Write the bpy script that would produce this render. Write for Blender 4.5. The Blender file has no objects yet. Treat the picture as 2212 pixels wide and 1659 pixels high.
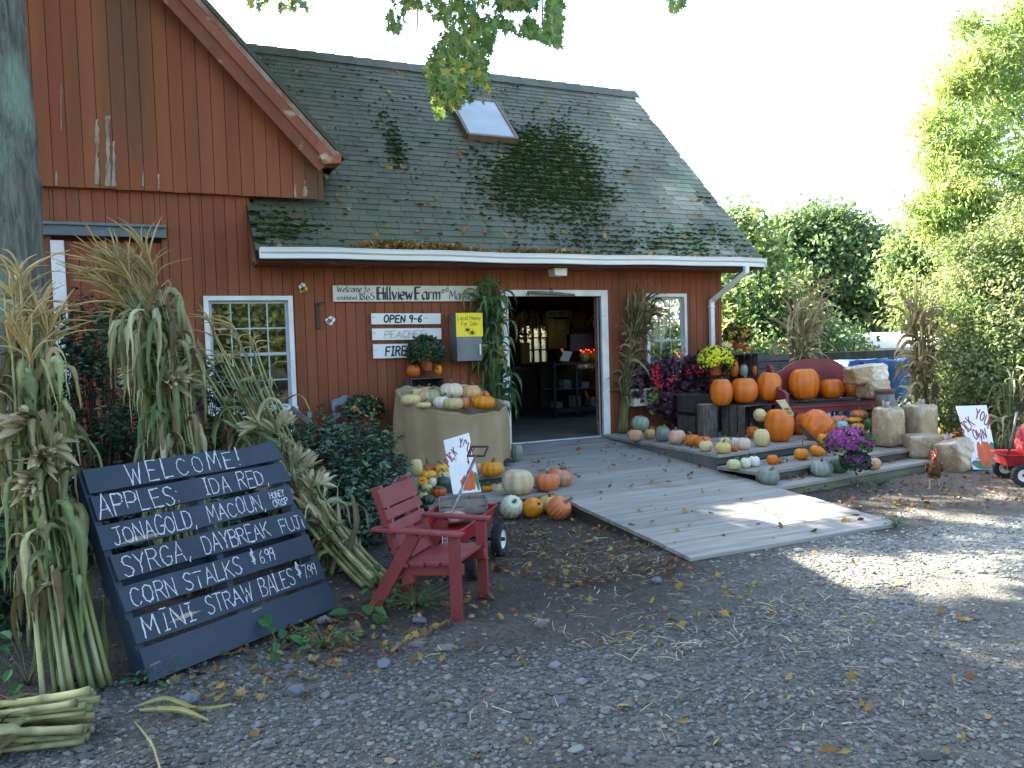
import bpy, math, random
import numpy as np
from mathutils import Vector, Matrix
from mathutils.geometry import tessellate_polygon
scene = bpy.context.scene
# ---------------------------------------------------------------- camera
PW, PH, FOC = 2212.0, 1659.0, 1740.0
CAM = np.array([-6.208, -10.175, 1.712])
def _rot(yaw, pitch, roll):
    fw = np.array([math.sin(yaw)*math.cos(pitch), math.cos(yaw)*math.cos(pitch), -math.sin(pitch)])
    r = np.array([math.cos(yaw), -math.sin(yaw), 0.0]); u = np.cross(r, fw)
    return fw, math.cos(roll)*r+math.sin(roll)*u, -math.sin(roll)*r+math.cos(roll)*u
FW, RT, UP = _rot(math.radians(24.55), math.radians(2.78), math.radians(-1.64))
cam = bpy.data.objects.new('camera', bpy.data.cameras.new('camera'))
scene.collection.objects.link(cam)
cam.matrix_world = Matrix(((RT[0], UP[0], -FW[0], CAM[0]), (RT[1], UP[1], -FW[1], CAM[1]), (RT[2], UP[2], -FW[2], CAM[2]), (0, 0, 0, 1)))
cam.data.sensor_width = 36.0
cam.data.lens = 36.0*FOC/PW
cam.data.clip_end = 2000.0
cam.data.clip_start = 0.05
scene.camera = cam
def P(px, py, x=None, y=None, z=None, dist=None):
    d = FW*FOC + RT*(px-PW/2) - UP*(py-PH/2)
    if x is not None: t = (x-CAM[0])/d[0]
    elif y is not None: t = (y-CAM[1])/d[1]
    elif z is not None: t = (z-CAM[2])/d[2]
    else: t = dist/FOC
    return CAM + d*t
def proj(p):
    q = np.asarray(p, float)-CAM
    zc = q@FW
    return np.stack([PW/2+FOC*(q@RT)/zc, PH/2-FOC*(q@UP)/zc, zc], -1)
# ---------------------------------------------------------------- world, sun, exposure
SUN_AZ, SUN_EL = math.radians(-28.0), math.radians(39.0)      # azimuth from +y towards +x
world = bpy.data.worlds.new('World'); scene.world = world; world.use_nodes = True
wn = world.node_tree
bgn = wn.nodes['Background']
sky = wn.nodes.new('ShaderNodeTexSky'); sky.sky_type = 'NISHITA'; sky.sun_disc = False
sky.sun_elevation = SUN_EL; sky.sun_rotation = SUN_AZ; sky.air_density = 1.0; sky.dust_density = 2.2; sky.ozone_density = 1.0
wn.links.new(sky.outputs[0], bgn.inputs[0]); bgn.inputs[1].default_value = 0.11
SUN_DIR = np.array([math.sin(SUN_AZ)*math.cos(SUN_EL), math.cos(SUN_AZ)*math.cos(SUN_EL), math.sin(SUN_EL)])
sl = bpy.data.lights.new('sun', 'SUN'); sl.energy = 5.0; sl.angle = math.radians(0.53); sl.color = (1.0, 0.93, 0.80)
sun = bpy.data.objects.new('sun', sl); scene.collection.objects.link(sun)
sun.rotation_euler = Vector(SUN_DIR).to_track_quat('Z', 'Y').to_euler()
scene.view_settings.view_transform = 'Standard'; scene.view_settings.look = 'None'
scene.view_settings.gamma = 1.0; scene.view_settings.exposure = 2.86
scene.cycles.max_bounces = 7; scene.cycles.diffuse_bounces = 3; scene.cycles.glossy_bounces = 3
scene.cycles.transmission_bounces = 5; scene.cycles.transparent_max_bounces = 6
scene.cycles.caustics_reflective = False; scene.cycles.caustics_refractive = False
scene.cycles.use_denoising = True
# ---------------------------------------------------------------- materials
MATS = {}
def _n(nt, kind, **kw):
    nd = nt.nodes.new(kind)
    for k, v in kw.items(): setattr(nd, k, v)
    return nd
def mat(name, c1, c2=None, scale=6.0, rough=0.6, bump=0.0, bscale=None, stretch=(1, 1, 1), tint=False, spec=0.4,
        transl=0.0, metal=0.0, detail=4.0, c3=None, s3=2.0, t3=(0.55, 0.7), st3=(1, 1, 1), lo=0.35, hi=0.65, coat=0.0, tcol=None, bdist=0.02):
    m = bpy.data.materials.new(name); m.use_nodes = True
    nt = m.node_tree; b = nt.nodes['Principled BSDF']; out = nt.nodes['Material Output']; L = nt.links.new
    b.inputs['Roughness'].default_value = rough; b.inputs['Metallic'].default_value = metal
    b.inputs['Specular IOR Level'].default_value = spec
    if coat: b.inputs['Coat Weight'].default_value = coat; b.inputs['Coat Roughness'].default_value = 0.15
    tc = _n(nt, 'ShaderNodeTexCoord'); mp = _n(nt, 'ShaderNodeMapping'); mp.inputs['Scale'].default_value = stretch
    L(tc.outputs['Object'], mp.inputs[0])
    col = None
    rgb = _n(nt, 'ShaderNodeRGB'); rgb.outputs[0].default_value = (*c1, 1); col = rgb.outputs[0]
    if c2 is not None:
        nz = _n(nt, 'ShaderNodeTexNoise'); nz.inputs['Scale'].default_value = scale; nz.inputs['Detail'].default_value = detail
        L(mp.outputs[0], nz.inputs['Vector'])
        mr = _n(nt, 'ShaderNodeMapRange'); mr.inputs[1].default_value = lo; mr.inputs[2].default_value = hi; L(nz.outputs[0], mr.inputs[0])
        mx = _n(nt, 'ShaderNodeMix', data_type='RGBA'); L(mr.outputs[0], mx.inputs[0]); L(col, mx.inputs[6]); mx.inputs[7].default_value = (*c2, 1); col = mx.outputs[2]
    if c3 is not None:
        mp3 = _n(nt, 'ShaderNodeMapping'); mp3.inputs['Scale'].default_value = st3; L(tc.outputs['Object'], mp3.inputs[0])
        nz = _n(nt, 'ShaderNodeTexNoise'); nz.inputs['Scale'].default_value = s3; nz.inputs['Detail'].default_value = 6; L(mp3.outputs[0], nz.inputs['Vector'])
        mr = _n(nt, 'ShaderNodeMapRange'); mr.inputs[1].default_value = t3[0]; mr.inputs[2].default_value = t3[1]; L(nz.outputs[0], mr.inputs[0])
        mx = _n(nt, 'ShaderNodeMix', data_type='RGBA'); L(mr.outputs[0], mx.inputs[0]); L(col, mx.inputs[6]); mx.inputs[7].default_value = (*c3, 1); col = mx.outputs[2]
    if tint:
        at = _n(nt, 'ShaderNodeAttribute', attribute_name='tint')
        mx = _n(nt, 'ShaderNodeMix', data_type='RGBA', blend_type='MULTIPLY'); mx.inputs[0].default_value = 1.0
        L(col, mx.inputs[6]); L(at.outputs['Color'], mx.inputs[7]); col = mx.outputs[2]
    L(col, b.inputs['Base Color'])
    if bump:
        nb = _n(nt, 'ShaderNodeTexNoise'); nb.inputs['Scale'].default_value = bscale or scale*4; nb.inputs['Detail'].default_value = 5
        L(mp.outputs[0], nb.inputs['Vector'])
        bp = _n(nt, 'ShaderNodeBump'); bp.inputs['Strength'].default_value = bump; bp.inputs['Distance'].default_value = bdist
        L(nb.outputs[0], bp.inputs['Height']); L(bp.outputs[0], b.inputs['Normal'])
    if transl:
        tr = _n(nt, 'ShaderNodeBsdfTranslucent')
        if tcol is None: L(col, tr.inputs['Color'])
        else:
            mx = _n(nt, 'ShaderNodeMix', data_type='RGBA', blend_type='MULTIPLY'); mx.inputs[0].default_value = 1.0
            L(col, mx.inputs[6]); mx.inputs[7].default_value = (*tcol, 1); L(mx.outputs[2], tr.inputs['Color'])
        ms = _n(nt, 'ShaderNodeMixShader'); ms.inputs[0].default_value = transl
        L(b.outputs[0], ms.inputs[1]); L(tr.outputs[0], ms.inputs[2]); L(ms.outputs[0], out.inputs['Surface'])
    MATS[name] = m
    return m
def glass_mat(name, tintc=(0.9, 0.95, 0.95), refl=0.25, rough=0.02):
    m = bpy.data.materials.new(name); m.use_nodes = True
    nt = m.node_tree; out = nt.nodes['Material Output']; nt.nodes.remove(nt.nodes['Principled BSDF']); L = nt.links.new
    tr = _n(nt, 'ShaderNodeBsdfTransparent'); tr.inputs[0].default_value = (*tintc, 1)
    gl = _n(nt, 'ShaderNodeBsdfGlossy'); gl.inputs['Roughness'].default_value = rough
    fr = _n(nt, 'ShaderNodeFresnel'); fr.inputs[0].default_value = 1.5
    ad = _n(nt, 'ShaderNodeMath', operation='ADD'); ad.inputs[1].default_value = refl; ad.use_clamp = True; L(fr.outputs[0], ad.inputs[0])
    ms = _n(nt, 'ShaderNodeMixShader'); L(ad.outputs[0], ms.inputs[0]); L(tr.outputs[0], ms.inputs[1]); L(gl.outputs[0], ms.inputs[2]); L(ms.outputs[0], out.inputs['Surface'])
    MATS[name] = m; return m
# ---------------------------------------------------------------- mesh helpers
class Geo:
    def __init__(s): s.v = []; s.q = []; s.t = []; s.c = []; s.n = 0
    def add(s, V, F, tint=(1, 1, 1)):
        V = np.asarray(V, float).reshape(-1, 3); F = np.asarray(F, int)
        if F.size:
            (s.q if F.shape[1] == 4 else s.t).append(F+s.n)
        s.v.append(V); c = np.asarray(tint, float)
        s.c.append(np.broadcast_to(c, (len(V), 3)) if c.ndim == 1 else c); s.n += len(V)
        return s
    def addf(s, V, Q=None, T=None, tint=(1, 1, 1)):
        n0 = s.n; s.add(V, np.zeros((0, 4), int), tint)
        if Q is not None and len(Q): s.q.append(np.asarray(Q, int)+n0)
        if T is not None and len(T): s.t.append(np.asarray(T, int)+n0)
        return s
    def merge(s, g, M=None, off=None):
        V = np.concatenate(g.v) if g.v else np.zeros((0, 3))
        if M is not None: V = V@np.asarray(M, float).T
        if off is not None: V = V+np.asarray(off, float)
        n0 = s.n; s.v.append(V); s.c.append(np.concatenate(g.c)); s.n += len(V)
        s.q += [a+n0 for a in g.q]; s.t += [a+n0 for a in g.t]
        return s
BOXQ = np.array([[0, 3, 2, 1], [4, 5, 6, 7], [0, 1, 5, 4], [1, 2, 6, 5], [2, 3, 7, 6], [3, 0, 4, 7]])
BOXV = np.array([[-1, -1, -1], [1, -1, -1], [1, 1, -1], [-1, 1, -1], [-1, -1, 1], [1, -1, 1], [1, 1, 1], [-1, 1, 1]])*0.5
def box(g, c, size, R=None, tint=(1, 1, 1)):
    V = BOXV*np.asarray(size, float)
    if R is not None: V = V@np.asarray(R).T
    return g.add(V+np.asarray(c, float), BOXQ, tint)
def box2(g, lo, hi, tint=(1, 1, 1)):
    lo = np.asarray(lo, float); hi = np.asarray(hi, float)
    return box(g, (lo+hi)/2, hi-lo, None, tint)
def rz(a): c, s = math.cos(a), math.sin(a); return np.array([[c, -s, 0], [s, c, 0], [0, 0, 1.]])
def rx(a): c, s = math.cos(a), math.sin(a); return np.array([[1, 0, 0], [0, c, -s], [0, s, c.real]])
def ry(a): c, s = math.cos(a), math.sin(a); return np.array([[c, 0, s], [0, 1, 0], [-s, 0, c]])
def unit(v): v = np.asarray(v, float); return v/max(np.linalg.norm(v), 1e-9)
def beam(g, a, b, w, h, up=(0, 0, 1), tint=(1, 1, 1)):
    """square timber from a to b, w across, h along up"""
    a = np.asarray(a, float); b = np.asarray(b, float); d = unit(b-a); sx = np.cross(d, up)
    if np.linalg.norm(sx) < 1e-6: sx = np.cross(d, (1, 0, 0))
    sx = unit(sx); u = np.cross(sx, d)
    V = np.array([p+sx*w/2*i+u*h/2*j for p in (a, b) for i, j in ((-1, -1), (1, -1), (1, 1), (-1, 1))])
    return g.add(V, [[0, 1, 2, 3], [7, 6, 5, 4], [0, 4, 5, 1], [1, 5, 6, 2], [2, 6, 7, 3], [3, 7, 4, 0]], tint)
def tube(g, pts, rad, seg=8, tint=(1, 1, 1), caps=True, flat=1.0):
    pts = np.asarray(pts, float); n = len(pts); rad = np.broadcast_to(np.asarray(rad, float), (n,))
    d = np.gradient(pts, axis=0); d /= np.maximum(np.linalg.norm(d, axis=1), 1e-9)[:, None]
    ref = np.array([0, 0, 1.]) if abs(d[0][2]) < 0.9 else np.array([1., 0, 0])
    V = np.zeros((n, seg, 3)); a = np.arange(seg)*2*math.pi/seg
    u = unit(np.cross(d[0], ref))
    for i in range(n):
        u = unit(u-d[i]*(u@d[i])); w = np.cross(d[i], u)
        V[i] = pts[i]+rad[i]*(np.cos(a)[:, None]*u+np.sin(a)[:, None]*w*flat)
    idx = np.arange(n*seg).reshape(n, seg); j = np.roll(idx, -1, axis=1)
    Q = np.stack([idx[:-1], j[:-1], j[1:], idx[1:]], -1).reshape(-1, 4)
    V = V.reshape(-1, 3); T = []
    if caps:
        V = np.vstack([V, pts[0], pts[-1]]); k = n*seg
        T = [[k, idx[0][(i+1) % seg], idx[0][i]] for i in range(seg)]+[[k+1, idx[-1][i], idx[-1][(i+1) % seg]] for i in range(seg)]
    tn = np.asarray(tint, float)
    if tn.ndim == 2 and len(tn) == n:
        tn = np.repeat(tn, seg, axis=0)
        if caps: tn = np.vstack([tn, tn[0], tn[-1]])
    return g.addf(V, Q, T, tn)
def lathe(g, prof, c=(0, 0, 0), seg=24, tint=(1, 1, 1), R=None):
    prof = np.asarray(prof, float); n = len(prof); a = np.arange(seg)*2*math.pi/seg
    V = np.stack([prof[:, None, 0]*np.cos(a), prof[:, None, 0]*np.sin(a), np.broadcast_to(prof[:, None, 1], (n, seg))], -1).reshape(-1, 3)
    if R is not None: V = V@np.asarray(R).T
    idx = np.arange(n*seg).reshape(n, seg); j = np.roll(idx, -1, axis=1)
    return g.add(V+np.asarray(c, float), np.stack([idx[:-1], j[:-1], j[1:], idx[1:]], -1).reshape(-1, 4), tint)
def prism(g, poly, o, ux, uy, depth, tint=(1, 1, 1)):
    """outline (2-D) placed at o along ux, uy and extruded by depth along ux x uy (both sides closed)"""
    poly = np.asarray(poly, float); o = np.asarray(o, float); ux = np.asarray(ux, float); uy = np.asarray(uy, float)
    nz = unit(np.cross(ux, uy)); n = len(poly)
    A = o+poly[:, :1]*ux+poly[:, 1:]*uy; B = A+nz*depth
    tri = [list(t) for t in tessellate_polygon([[Vector((p[0], p[1], 0)) for p in poly]])]
    T = tri+[[a+n, b+n, c+n] for a, c, b in tri]
    Q = [[i, (i+1) % n, (i+1) % n+n, i+n] for i in range(n)]
    return g.addf(np.vstack([A, B]), Q, T, tint)
COL = scene.collection
def thing(name, label, cat, loc=(0, 0, 0), group=None, rot=0.0):
    o = bpy.data.objects.new(name, None); COL.objects.link(o); o.empty_display_size = 0.1
    o.location = [float(k) for k in loc]; o.rotation_euler = (0, 0, rot)
    o['label'] = label; o['category'] = cat
    if group: o['group'] = group
    return o
def tag(o, label=None, cat=None, group=None, kind=None):
    for k, v in (('label', label), ('category', cat), ('group', group), ('kind', kind)):
        if v: o[k] = v
    return o
def part(name, g, m, parent=None, smooth=False, bevel=0.0, local=False, label=None, subsurf=0, solid=0.0, loc=None):
    """link Geo g as one mesh object; world coordinates are turned into the parent's unless local"""
    V = np.concatenate(g.v)
    origin = np.zeros(3)
    if not local and parent is not None:
        p = parent
        while p is not None:
            origin = origin+np.array(p.location); p = p.parent
    if loc is not None: origin = origin+np.asarray(loc, float)
    V = V-origin
    Q = np.concatenate(g.q) if g.q else np.zeros((0, 4), int); T = np.concatenate(g.t) if g.t else np.zeros((0, 3), int)
    me = bpy.data.meshes.new(name)
    me.vertices.add(len(V)); me.vertices.foreach_set('co', V.astype(np.float32).ravel())
    nl = Q.size+T.size; me.loops.add(nl); me.polygons.add(len(Q)+len(T))
    me.loops.foreach_set('vertex_index', np.concatenate([Q.ravel(), T.ravel()]).astype(np.int32))
    st = np.concatenate([np.arange(len(Q))*4, Q.size+np.arange(len(T))*3]).astype(np.int32)
    me.polygons.foreach_set('loop_start', st)
    me.polygons.foreach_set('use_smooth', np.full(len(st), bool(smooth)))
    me.update(calc_edges=True); me.validate()
    if m is not None and any(n.bl_idname == 'ShaderNodeAttribute' for n in m.node_tree.nodes):
        at = me.attributes.new('tint', 'FLOAT_COLOR', 'POINT')
        at.data.foreach_set('color', np.hstack([np.concatenate(g.c), np.ones((len(V), 1))]).astype(np.float32).ravel())
    if m is not None: me.materials.append(m)
    o = bpy.data.objects.new(name, me); COL.objects.link(o)
    if parent is not None: o.parent = parent
    if loc is not None: o.location = [float(k) for k in loc]
    if label: o['label'] = label
    if bevel:
        b = o.modifiers.new('bevel', 'BEVEL'); b.width = bevel; b.segments = 2; b.limit_method = 'ANGLE'
    if subsurf:
        b = o.modifiers.new('sub', 'SUBSURF'); b.levels = subsurf; b.render_levels = subsurf
    if solid:
        b = o.modifiers.new('solid', 'SOLIDIFY'); b.thickness = solid
    return o
def structure(name, g, m, **k): return tag(part(name, g, m, **k), kind='structure')
def stuff(name, g, m, label, cat, **k): return tag(part(name, g, m, **k), label, cat, kind='stuff')
def single(name, g, m, label, cat, loc, group=None, **k):
    """a thing that is one mesh, origin at loc (world geometry given)"""
    o = part(name, g, m, None, loc=loc, **k)
    return tag(o, label, cat, group)
# value noise for shaping
_rngn = np.random.default_rng(5); _tab = _rngn.random((64, 64))
def vnoise(x, y):
    x = np.asarray(x, float); y = np.asarray(y, float)
    xi = np.floor(x).astype(int); yi = np.floor(y).astype(int); fx = x-xi; fy = y-yi
    fx = fx*fx*(3-2*fx); fy = fy*fy*(3-2*fy)
    g = lambda a, b: _tab[a % 64, b % 64]
    return (g(xi, yi)*(1-fx)+g(xi+1, yi)*fx)*(1-fy)+(g(xi, yi+1)*(1-fx)+g(xi+1, yi+1)*fx)*fy
def frames(N, rng):
    """per-row orthonormal frames whose third axis is N"""
    h = rng.normal(size=N.shape); t = np.cross(N, h); t /= np.maximum(np.linalg.norm(t, axis=1), 1e-9)[:, None]
    return t, np.cross(N, t)
LEAF = {'oval': (np.array([[0, 0, 0], [.30, .5, .08], [0, 1, 0], [-.30, .5, .08]]), np.array([[0, 1, 2], [0, 2, 3]])),
        'slim': (np.array([[0, 0, 0], [.16, .45, .05], [0, 1, -.1], [-.16, .45, .05]]), np.array([[0, 1, 2], [0, 2, 3]])),
        'holly': (np.array([[0, 0, 0], [.2, .2, .06], [.26, .5, .1], [.16, .8, .05], [0, 1, -.03], [-.16, .8, .05], [-.26, .5, .1], [-.2, .2, .06]]),
                  np.array([[0, 1, 2], [0, 2, 3], [0, 3, 4], [0, 4, 5], [0, 5, 6], [0, 6, 7]]))}
_mp = [(0, 0), (.10, .12), (.42, .05), (.30, .25), (.62, .45), (.36, .52), (.34, .72), (.14, .62), (0, 1.0), (-.14, .62), (-.34, .72), (-.36, .52), (-.62, .45), (-.30, .25), (-.42, .05), (-.10, .12)]
_mv = np.array([(0, .38, 0.07)]+[(a, b, -.12*abs(a)) for a, b in _mp]); _mt = np.array([[0, i, i % 16+1] for i in range(1, 17)])
LEAF['maple'] = (_mv, _mt)
_sv = np.array([(0, .42, .03), (0, 0, 0), (.5, .12, -.08), (.22, .4, 0), (.52, .72, -.06), (.14, .62, .02), (0, 1.05, -.1), (-.14, .62, .02), (-.52, .72, -.06), (-.22, .4, 0), (-.5, .12, -.08)])
LEAF['star'] = (_sv, np.array([[0, i, i % 10+1] for i in range(1, 11)]))
def leaves(g, Pn, N, size, rng, kind='oval', tint=None, tip=None):
    """one leaf per row: base point, normal, size; tip = preferred direction of the tip"""
    n = len(Pn)
    if n == 0: return g
    V0, T0 = LEAF[kind]; N = N/np.maximum(np.linalg.norm(N, axis=1), 1e-9)[:, None]
    if tip is None: t, b = frames(N, rng)
    else:
        b = tip-N*np.sum(tip*N, axis=1)[:, None]; b /= np.maximum(np.linalg.norm(b, axis=1), 1e-9)[:, None]; t = np.cross(b, N)
    size = np.broadcast_to(np.asarray(size, float), (n,))
    V = Pn[:, None]+size[:, None, None]*(V0[None, :, 0:1]*t[:, None]+V0[None, :, 1:2]*b[:, None]+V0[None, :, 2:3]*N[:, None])
    F = T0[None]+(np.arange(n)*len(V0))[:, None, None]
    tn = np.ones((n, 3)) if tint is None else np.broadcast_to(tint, (n, 3))
    return g.add(V.reshape(-1, 3), F.reshape(-1, 3), np.repeat(tn, len(V0), axis=0))
def ribbon(g, pts, wid, side, tint=(1, 1, 1), fold=0.0):
    """strip along pts; side = direction across (one vector or one per point); fold raises a V along the middle"""
    pts = np.asarray(pts, float); n = len(pts); wid = np.broadcast_to(np.asarray(wid, float), (n,)); side = np.broadcast_to(np.asarray(side, float), (n, 3))
    d = np.gradient(pts, axis=0); d /= np.maximum(np.linalg.norm(d, axis=1), 1e-9)[:, None]
    s = side-d*np.sum(side*d, axis=1)[:, None]; s /= np.maximum(np.linalg.norm(s, axis=1), 1e-9)[:, None]
    up = np.cross(s, d)
    tn = np.asarray(tint, float)
    if fold:
        V = np.stack([pts-s*wid[:, None]/2+up*fold*wid[:, None], pts, pts+s*wid[:, None]/2+up*fold*wid[:, None]], 1); k = 3
    else:
        V = np.stack([pts-s*wid[:, None]/2, pts+s*wid[:, None]/2], 1); k = 2
    i = np.arange(n-1)[:, None]*k+np.arange(k-1)[None]
    Q = np.stack([i, i+1, i+1+k, i+k], -1).reshape(-1, 4)
    if tn.ndim == 1: tn = np.broadcast_to(tn, (n, 3))
    tn = np.repeat(tn, k, axis=0)
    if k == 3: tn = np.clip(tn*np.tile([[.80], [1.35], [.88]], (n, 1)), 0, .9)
    return g.add(V.reshape(-1, 3), Q, tn)
# ================================================================ the barn and its market wing
rng = np.random.default_rng(11)
M_red = mat('barn_red_paint', (0.255, 0.080, 0.036), (0.205, 0.064, 0.030), scale=1.6, rough=0.75, bump=0.25, bscale=40, stretch=(3, 3, .35), tint=True,
            c3=(0.13, 0.065, 0.038), s3=1.3, t3=(.56, .76), st3=(2.2, 2.2, .3), spec=.25)
M_redgable = mat('weathered_gable_paint', (0.275, 0.086, 0.038), (0.215, 0.068, 0.032), scale=1.1, rough=0.8, bump=0.3, bscale=40, stretch=(3, 3, .3), tint=True,
                 c3=(0.13, 0.070, 0.040), s3=.8, t3=(.5, .68), st3=(1.6, 1.6, .25), spec=.25)
M_redtrim = mat('red_trim_paint', (0.27, 0.080, 0.042), (0.22, 0.062, 0.034), scale=4, rough=.7, c3=(0.36, 0.27, 0.22), s3=3.5, t3=(.6, .68), st3=(1, 1, 2), bump=.2, tint=True)
M_white = mat('white_paint', (0.72, 0.72, 0.70), (0.60, 0.60, 0.58), scale=5, rough=.55, c3=(0.42, 0.38, 0.33), s3=14, t3=(.66, .72), bump=.1)
M_gutter = mat('white_gutter_enamel', (0.74, 0.76, 0.76), (0.64, 0.66, 0.65), scale=3, rough=.35, stretch=(.5, 4, 4), spec=.5)
M_dark = mat('dark_wood', (0.030, 0.024, 0.020), (0.018, 0.015, 0.013), scale=8, rough=.7)
M_joint = mat('dark_red_joint', (.055, .020, .012), rough=.9)
M_void = mat('dark_backing', (0.012, 0.009, 0.008), rough=.9)
M_shingle = mat('mossy_roof_shingle', (0.102, 0.103, 0.066), (0.074, 0.078, 0.050), scale=2.2, rough=.62, bump=.5, bscale=120, tint=True, spec=.45,
                c3=(0.058, 0.088, 0.040), s3=1.1, t3=(.54, .74), bdist=.006)
M_moss = mat('roof_moss', (0.050, 0.080, 0.026), (0.032, 0.056, 0.020), scale=30, rough=.95, bump=.6, bscale=160, tint=True, spec=.1)
M_interior = mat('brown_interior_board', (0.15, 0.090, 0.052), (0.09, 0.056, 0.034), scale=4, stretch=(6, 6, .6), rough=.75)
M_floorin = mat('worn_concrete_floor', (0.16, 0.15, 0.13), (0.10, 0.095, 0.085), scale=3, rough=.7)
M_glass = glass_mat('window_glass', (0.80, 0.84, 0.84), refl=.05)
M_skyglass = mat('painted_sky_glass', (.36, .41, .42), (.26, .30, .30), scale=1.5, rough=.18, spec=.9)  # pale sky reflection is put into the base colour
def boards(g, x0, x1, z0, z1, y, width=.127, openings=(), thick=.018, var=.09, face=-1, z0j=0.0):
    """vertical boards from x0 to x1 facing -y; z0 / z1 numbers or functions of x; openings = (xa, xb, za, zb)"""
    f0 = z0 if callable(z0) else (lambda x: z0); f1 = z1 if callable(z1) else (lambda x: z1)
    xs = list(np.arange(x0, x1-.02, width))+[x1]; cuts = sorted(set([round(v, 4) for o in openings for v in o[:2]]))
    for i in range(len(xs)-1):
        tt = 1-var/2+var*rng.random(); tn = np.array([tt, tt*(.97+.06*rng.random()), tt*(.95+.1*rng.random())])
        a, b = xs[i]+.0012, xs[i+1]-.0012
        seg = [a]+[c for c in cuts if a+.004 < c < b-.004]+[b]
        dz = z0j*rng.random(); yy = y-.003*rng.random()
        for s0, s1 in zip(seg[:-1], seg[1:]):
            mid = (s0+s1)/2; ops = sorted([(o[2], o[3]) for o in openings if o[0] < mid < o[1]])
            lo = None; spans = []; cur = 'bot'
            zs = [('f0', None)]
            for oa, ob in ops: zs += [('c', oa), ('c', ob)]
            zs.append(('f1', None))
            for k in range(0, len(zs), 2):
                A, B = zs[k], zs[k+1]
                za = [(f0(s)+dz if A[0] == 'f0' else A[1]) for s in (s0, s1)]; zb = [(f1(s) if B[0] == 'f1' else B[1]) for s in (s0, s1)]
                if zb[0]-za[0] < .01 and zb[1]-za[1] < .01: continue
                e = .0022
                V = [(s0, yy+thick, za[0]), (s1, yy+thick, za[1]), (s1, yy+thick, zb[1]), (s0, yy+thick, zb[0]),
                     (s0+e, yy, za[0]), (s1-e, yy, za[1]), (s1-e, yy, zb[1]), (s0+e, yy, zb[0])]
                g.add(V, [[4, 5, 6, 7], [0, 1, 5, 4], [1, 2, 6, 5], [2, 3, 7, 6], [3, 0, 4, 7]], tn)
barn = thing('farm_market_barn', 'red board barn with a shingled market wing and open doorway', 'barn', (-2.0, 0, 0))
WIN1 = (-5.53, -4.505, 1.0, 2.39); DOOR = (-1.60, -.11, .2, 2.40); WIN2 = (.66, 1.40, 1.02, 2.42); BDOOR = (-7.06, -5.95, .1, 3.05)
g = Geo(); boards(g, -13.5, 2.075, .02, lambda x: 3.75 if x < -4.97 else 2.86, 0.0, openings=(WIN1, DOOR, WIN2, BDOOR))
box2(g, (2.03, -.012, .02), (2.09, .03, 2.86)); part('front_wall', g, M_red, barn)
g = Geo()
def backing(x0, x1, z0, z1): box2(g, (x0, .019, z0), (x1, .06, z1))
backing(-13.5, -7.06, .0, 3.7); backing(-5.95, -5.53, 0, 3.7); backing(-5.53, -4.505, 0, 1.0); backing(-5.53, -4.97, 2.39, 3.7); backing(-4.97, -4.505, 2.39, 2.86)
backing(-7.06, -5.95, 3.05, 3.7); box2(g, (-7.06, .06, 0), (-5.95, .09, 3.05)); backing(-4.505, -1.6, 0, 2.86); backing(-1.6, -.11, 2.40, 2.86); backing(-.11, .66, 0, 2.86); backing(.66, 1.4, 0, 1.02); backing(.66, 1.4, 2.42, 2.86); backing(1.4, 2.03, 0, 2.86)
part('wall_sheathing', g, M_joint, barn)
# right end wall with a window in it (seen through the front window), back wall with two windows
g = Geo()
for a, b, c, d in ((.03, .75, .02, 3.4), (2.35, 5.8, .02, 3.4), (.75, 2.35, .02, 1.05), (.75, 2.35, 2.4, 3.4)): box2(g, (2.04, a, c), (2.08, b, d), (.95, .95, .95))
prism(g, [(.03, 3.4), (5.8, 3.4), (2.9, 6.3)], (2.04, 0, 0), (0, 1, 0), (0, 0, 1), .04)
part('end_wall', g, M_red, barn)
wA = P(1122, 700, y=5.6); wB = P(1149, 700, y=5.6); wC = P(1153, 700, y=5.6); wD = P(1180, 700, y=5.6); wb = P(1150, 782, y=5.6)[2]; wt = P(1150, 704, y=5.6)[2]
g = Geo()
xs = [-4.9, wA[0], wB[0], wC[0], wD[0], 2.04]
for i in range(5):
    if i in (1, 3): box2(g, (xs[i], 5.6, .3), (xs[i+1], 5.68, wb)); box2(g, (xs[i], 5.6, wt), (xs[i+1], 5.68, 3.4))
    else: box2(g, (xs[i], 5.6, .3), (xs[i+1], 5.68, 3.4))
for i in (1, 3):
    xm = (xs[i]+xs[i+1])/2; box2(g, (xm-.02, 5.59, wb), (xm+.02, 5.67, wt))
    for k in (1, 2): zz = wb+(wt-wb)*k/3; box2(g, (xs[i], 5.592, zz-.015), (xs[i+1], 5.668, zz+.015))
box2(g, (-4.95, .07, .3), (-4.9, 5.6, 3.4)); box2(g, (-4.9, .07, 2.78), (2.04, 5.6, 2.82))
part('interior_wall', g, M_interior, barn)
M_dimglass = glass_mat('dim_back_glass', (.30, .33, .30), refl=.0)
for i in (1, 3): g = Geo(); g.add([(xs[i], 5.64, wb), (xs[i+1], 5.64, wb), (xs[i+1], 5.64, wt), (xs[i], 5.64, wt)], [[0, 1, 2, 3]]); part('back_window_pane', g, M_dimglass, barn)
g = Geo(); box2(g, (-4.9, .07, .1), (2.04, 5.6, .335)); box2(g, (-1.60, -.03, .1), (-.11, .07, .335)); part('interior_floor', g, M_floorin, barn)
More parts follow.
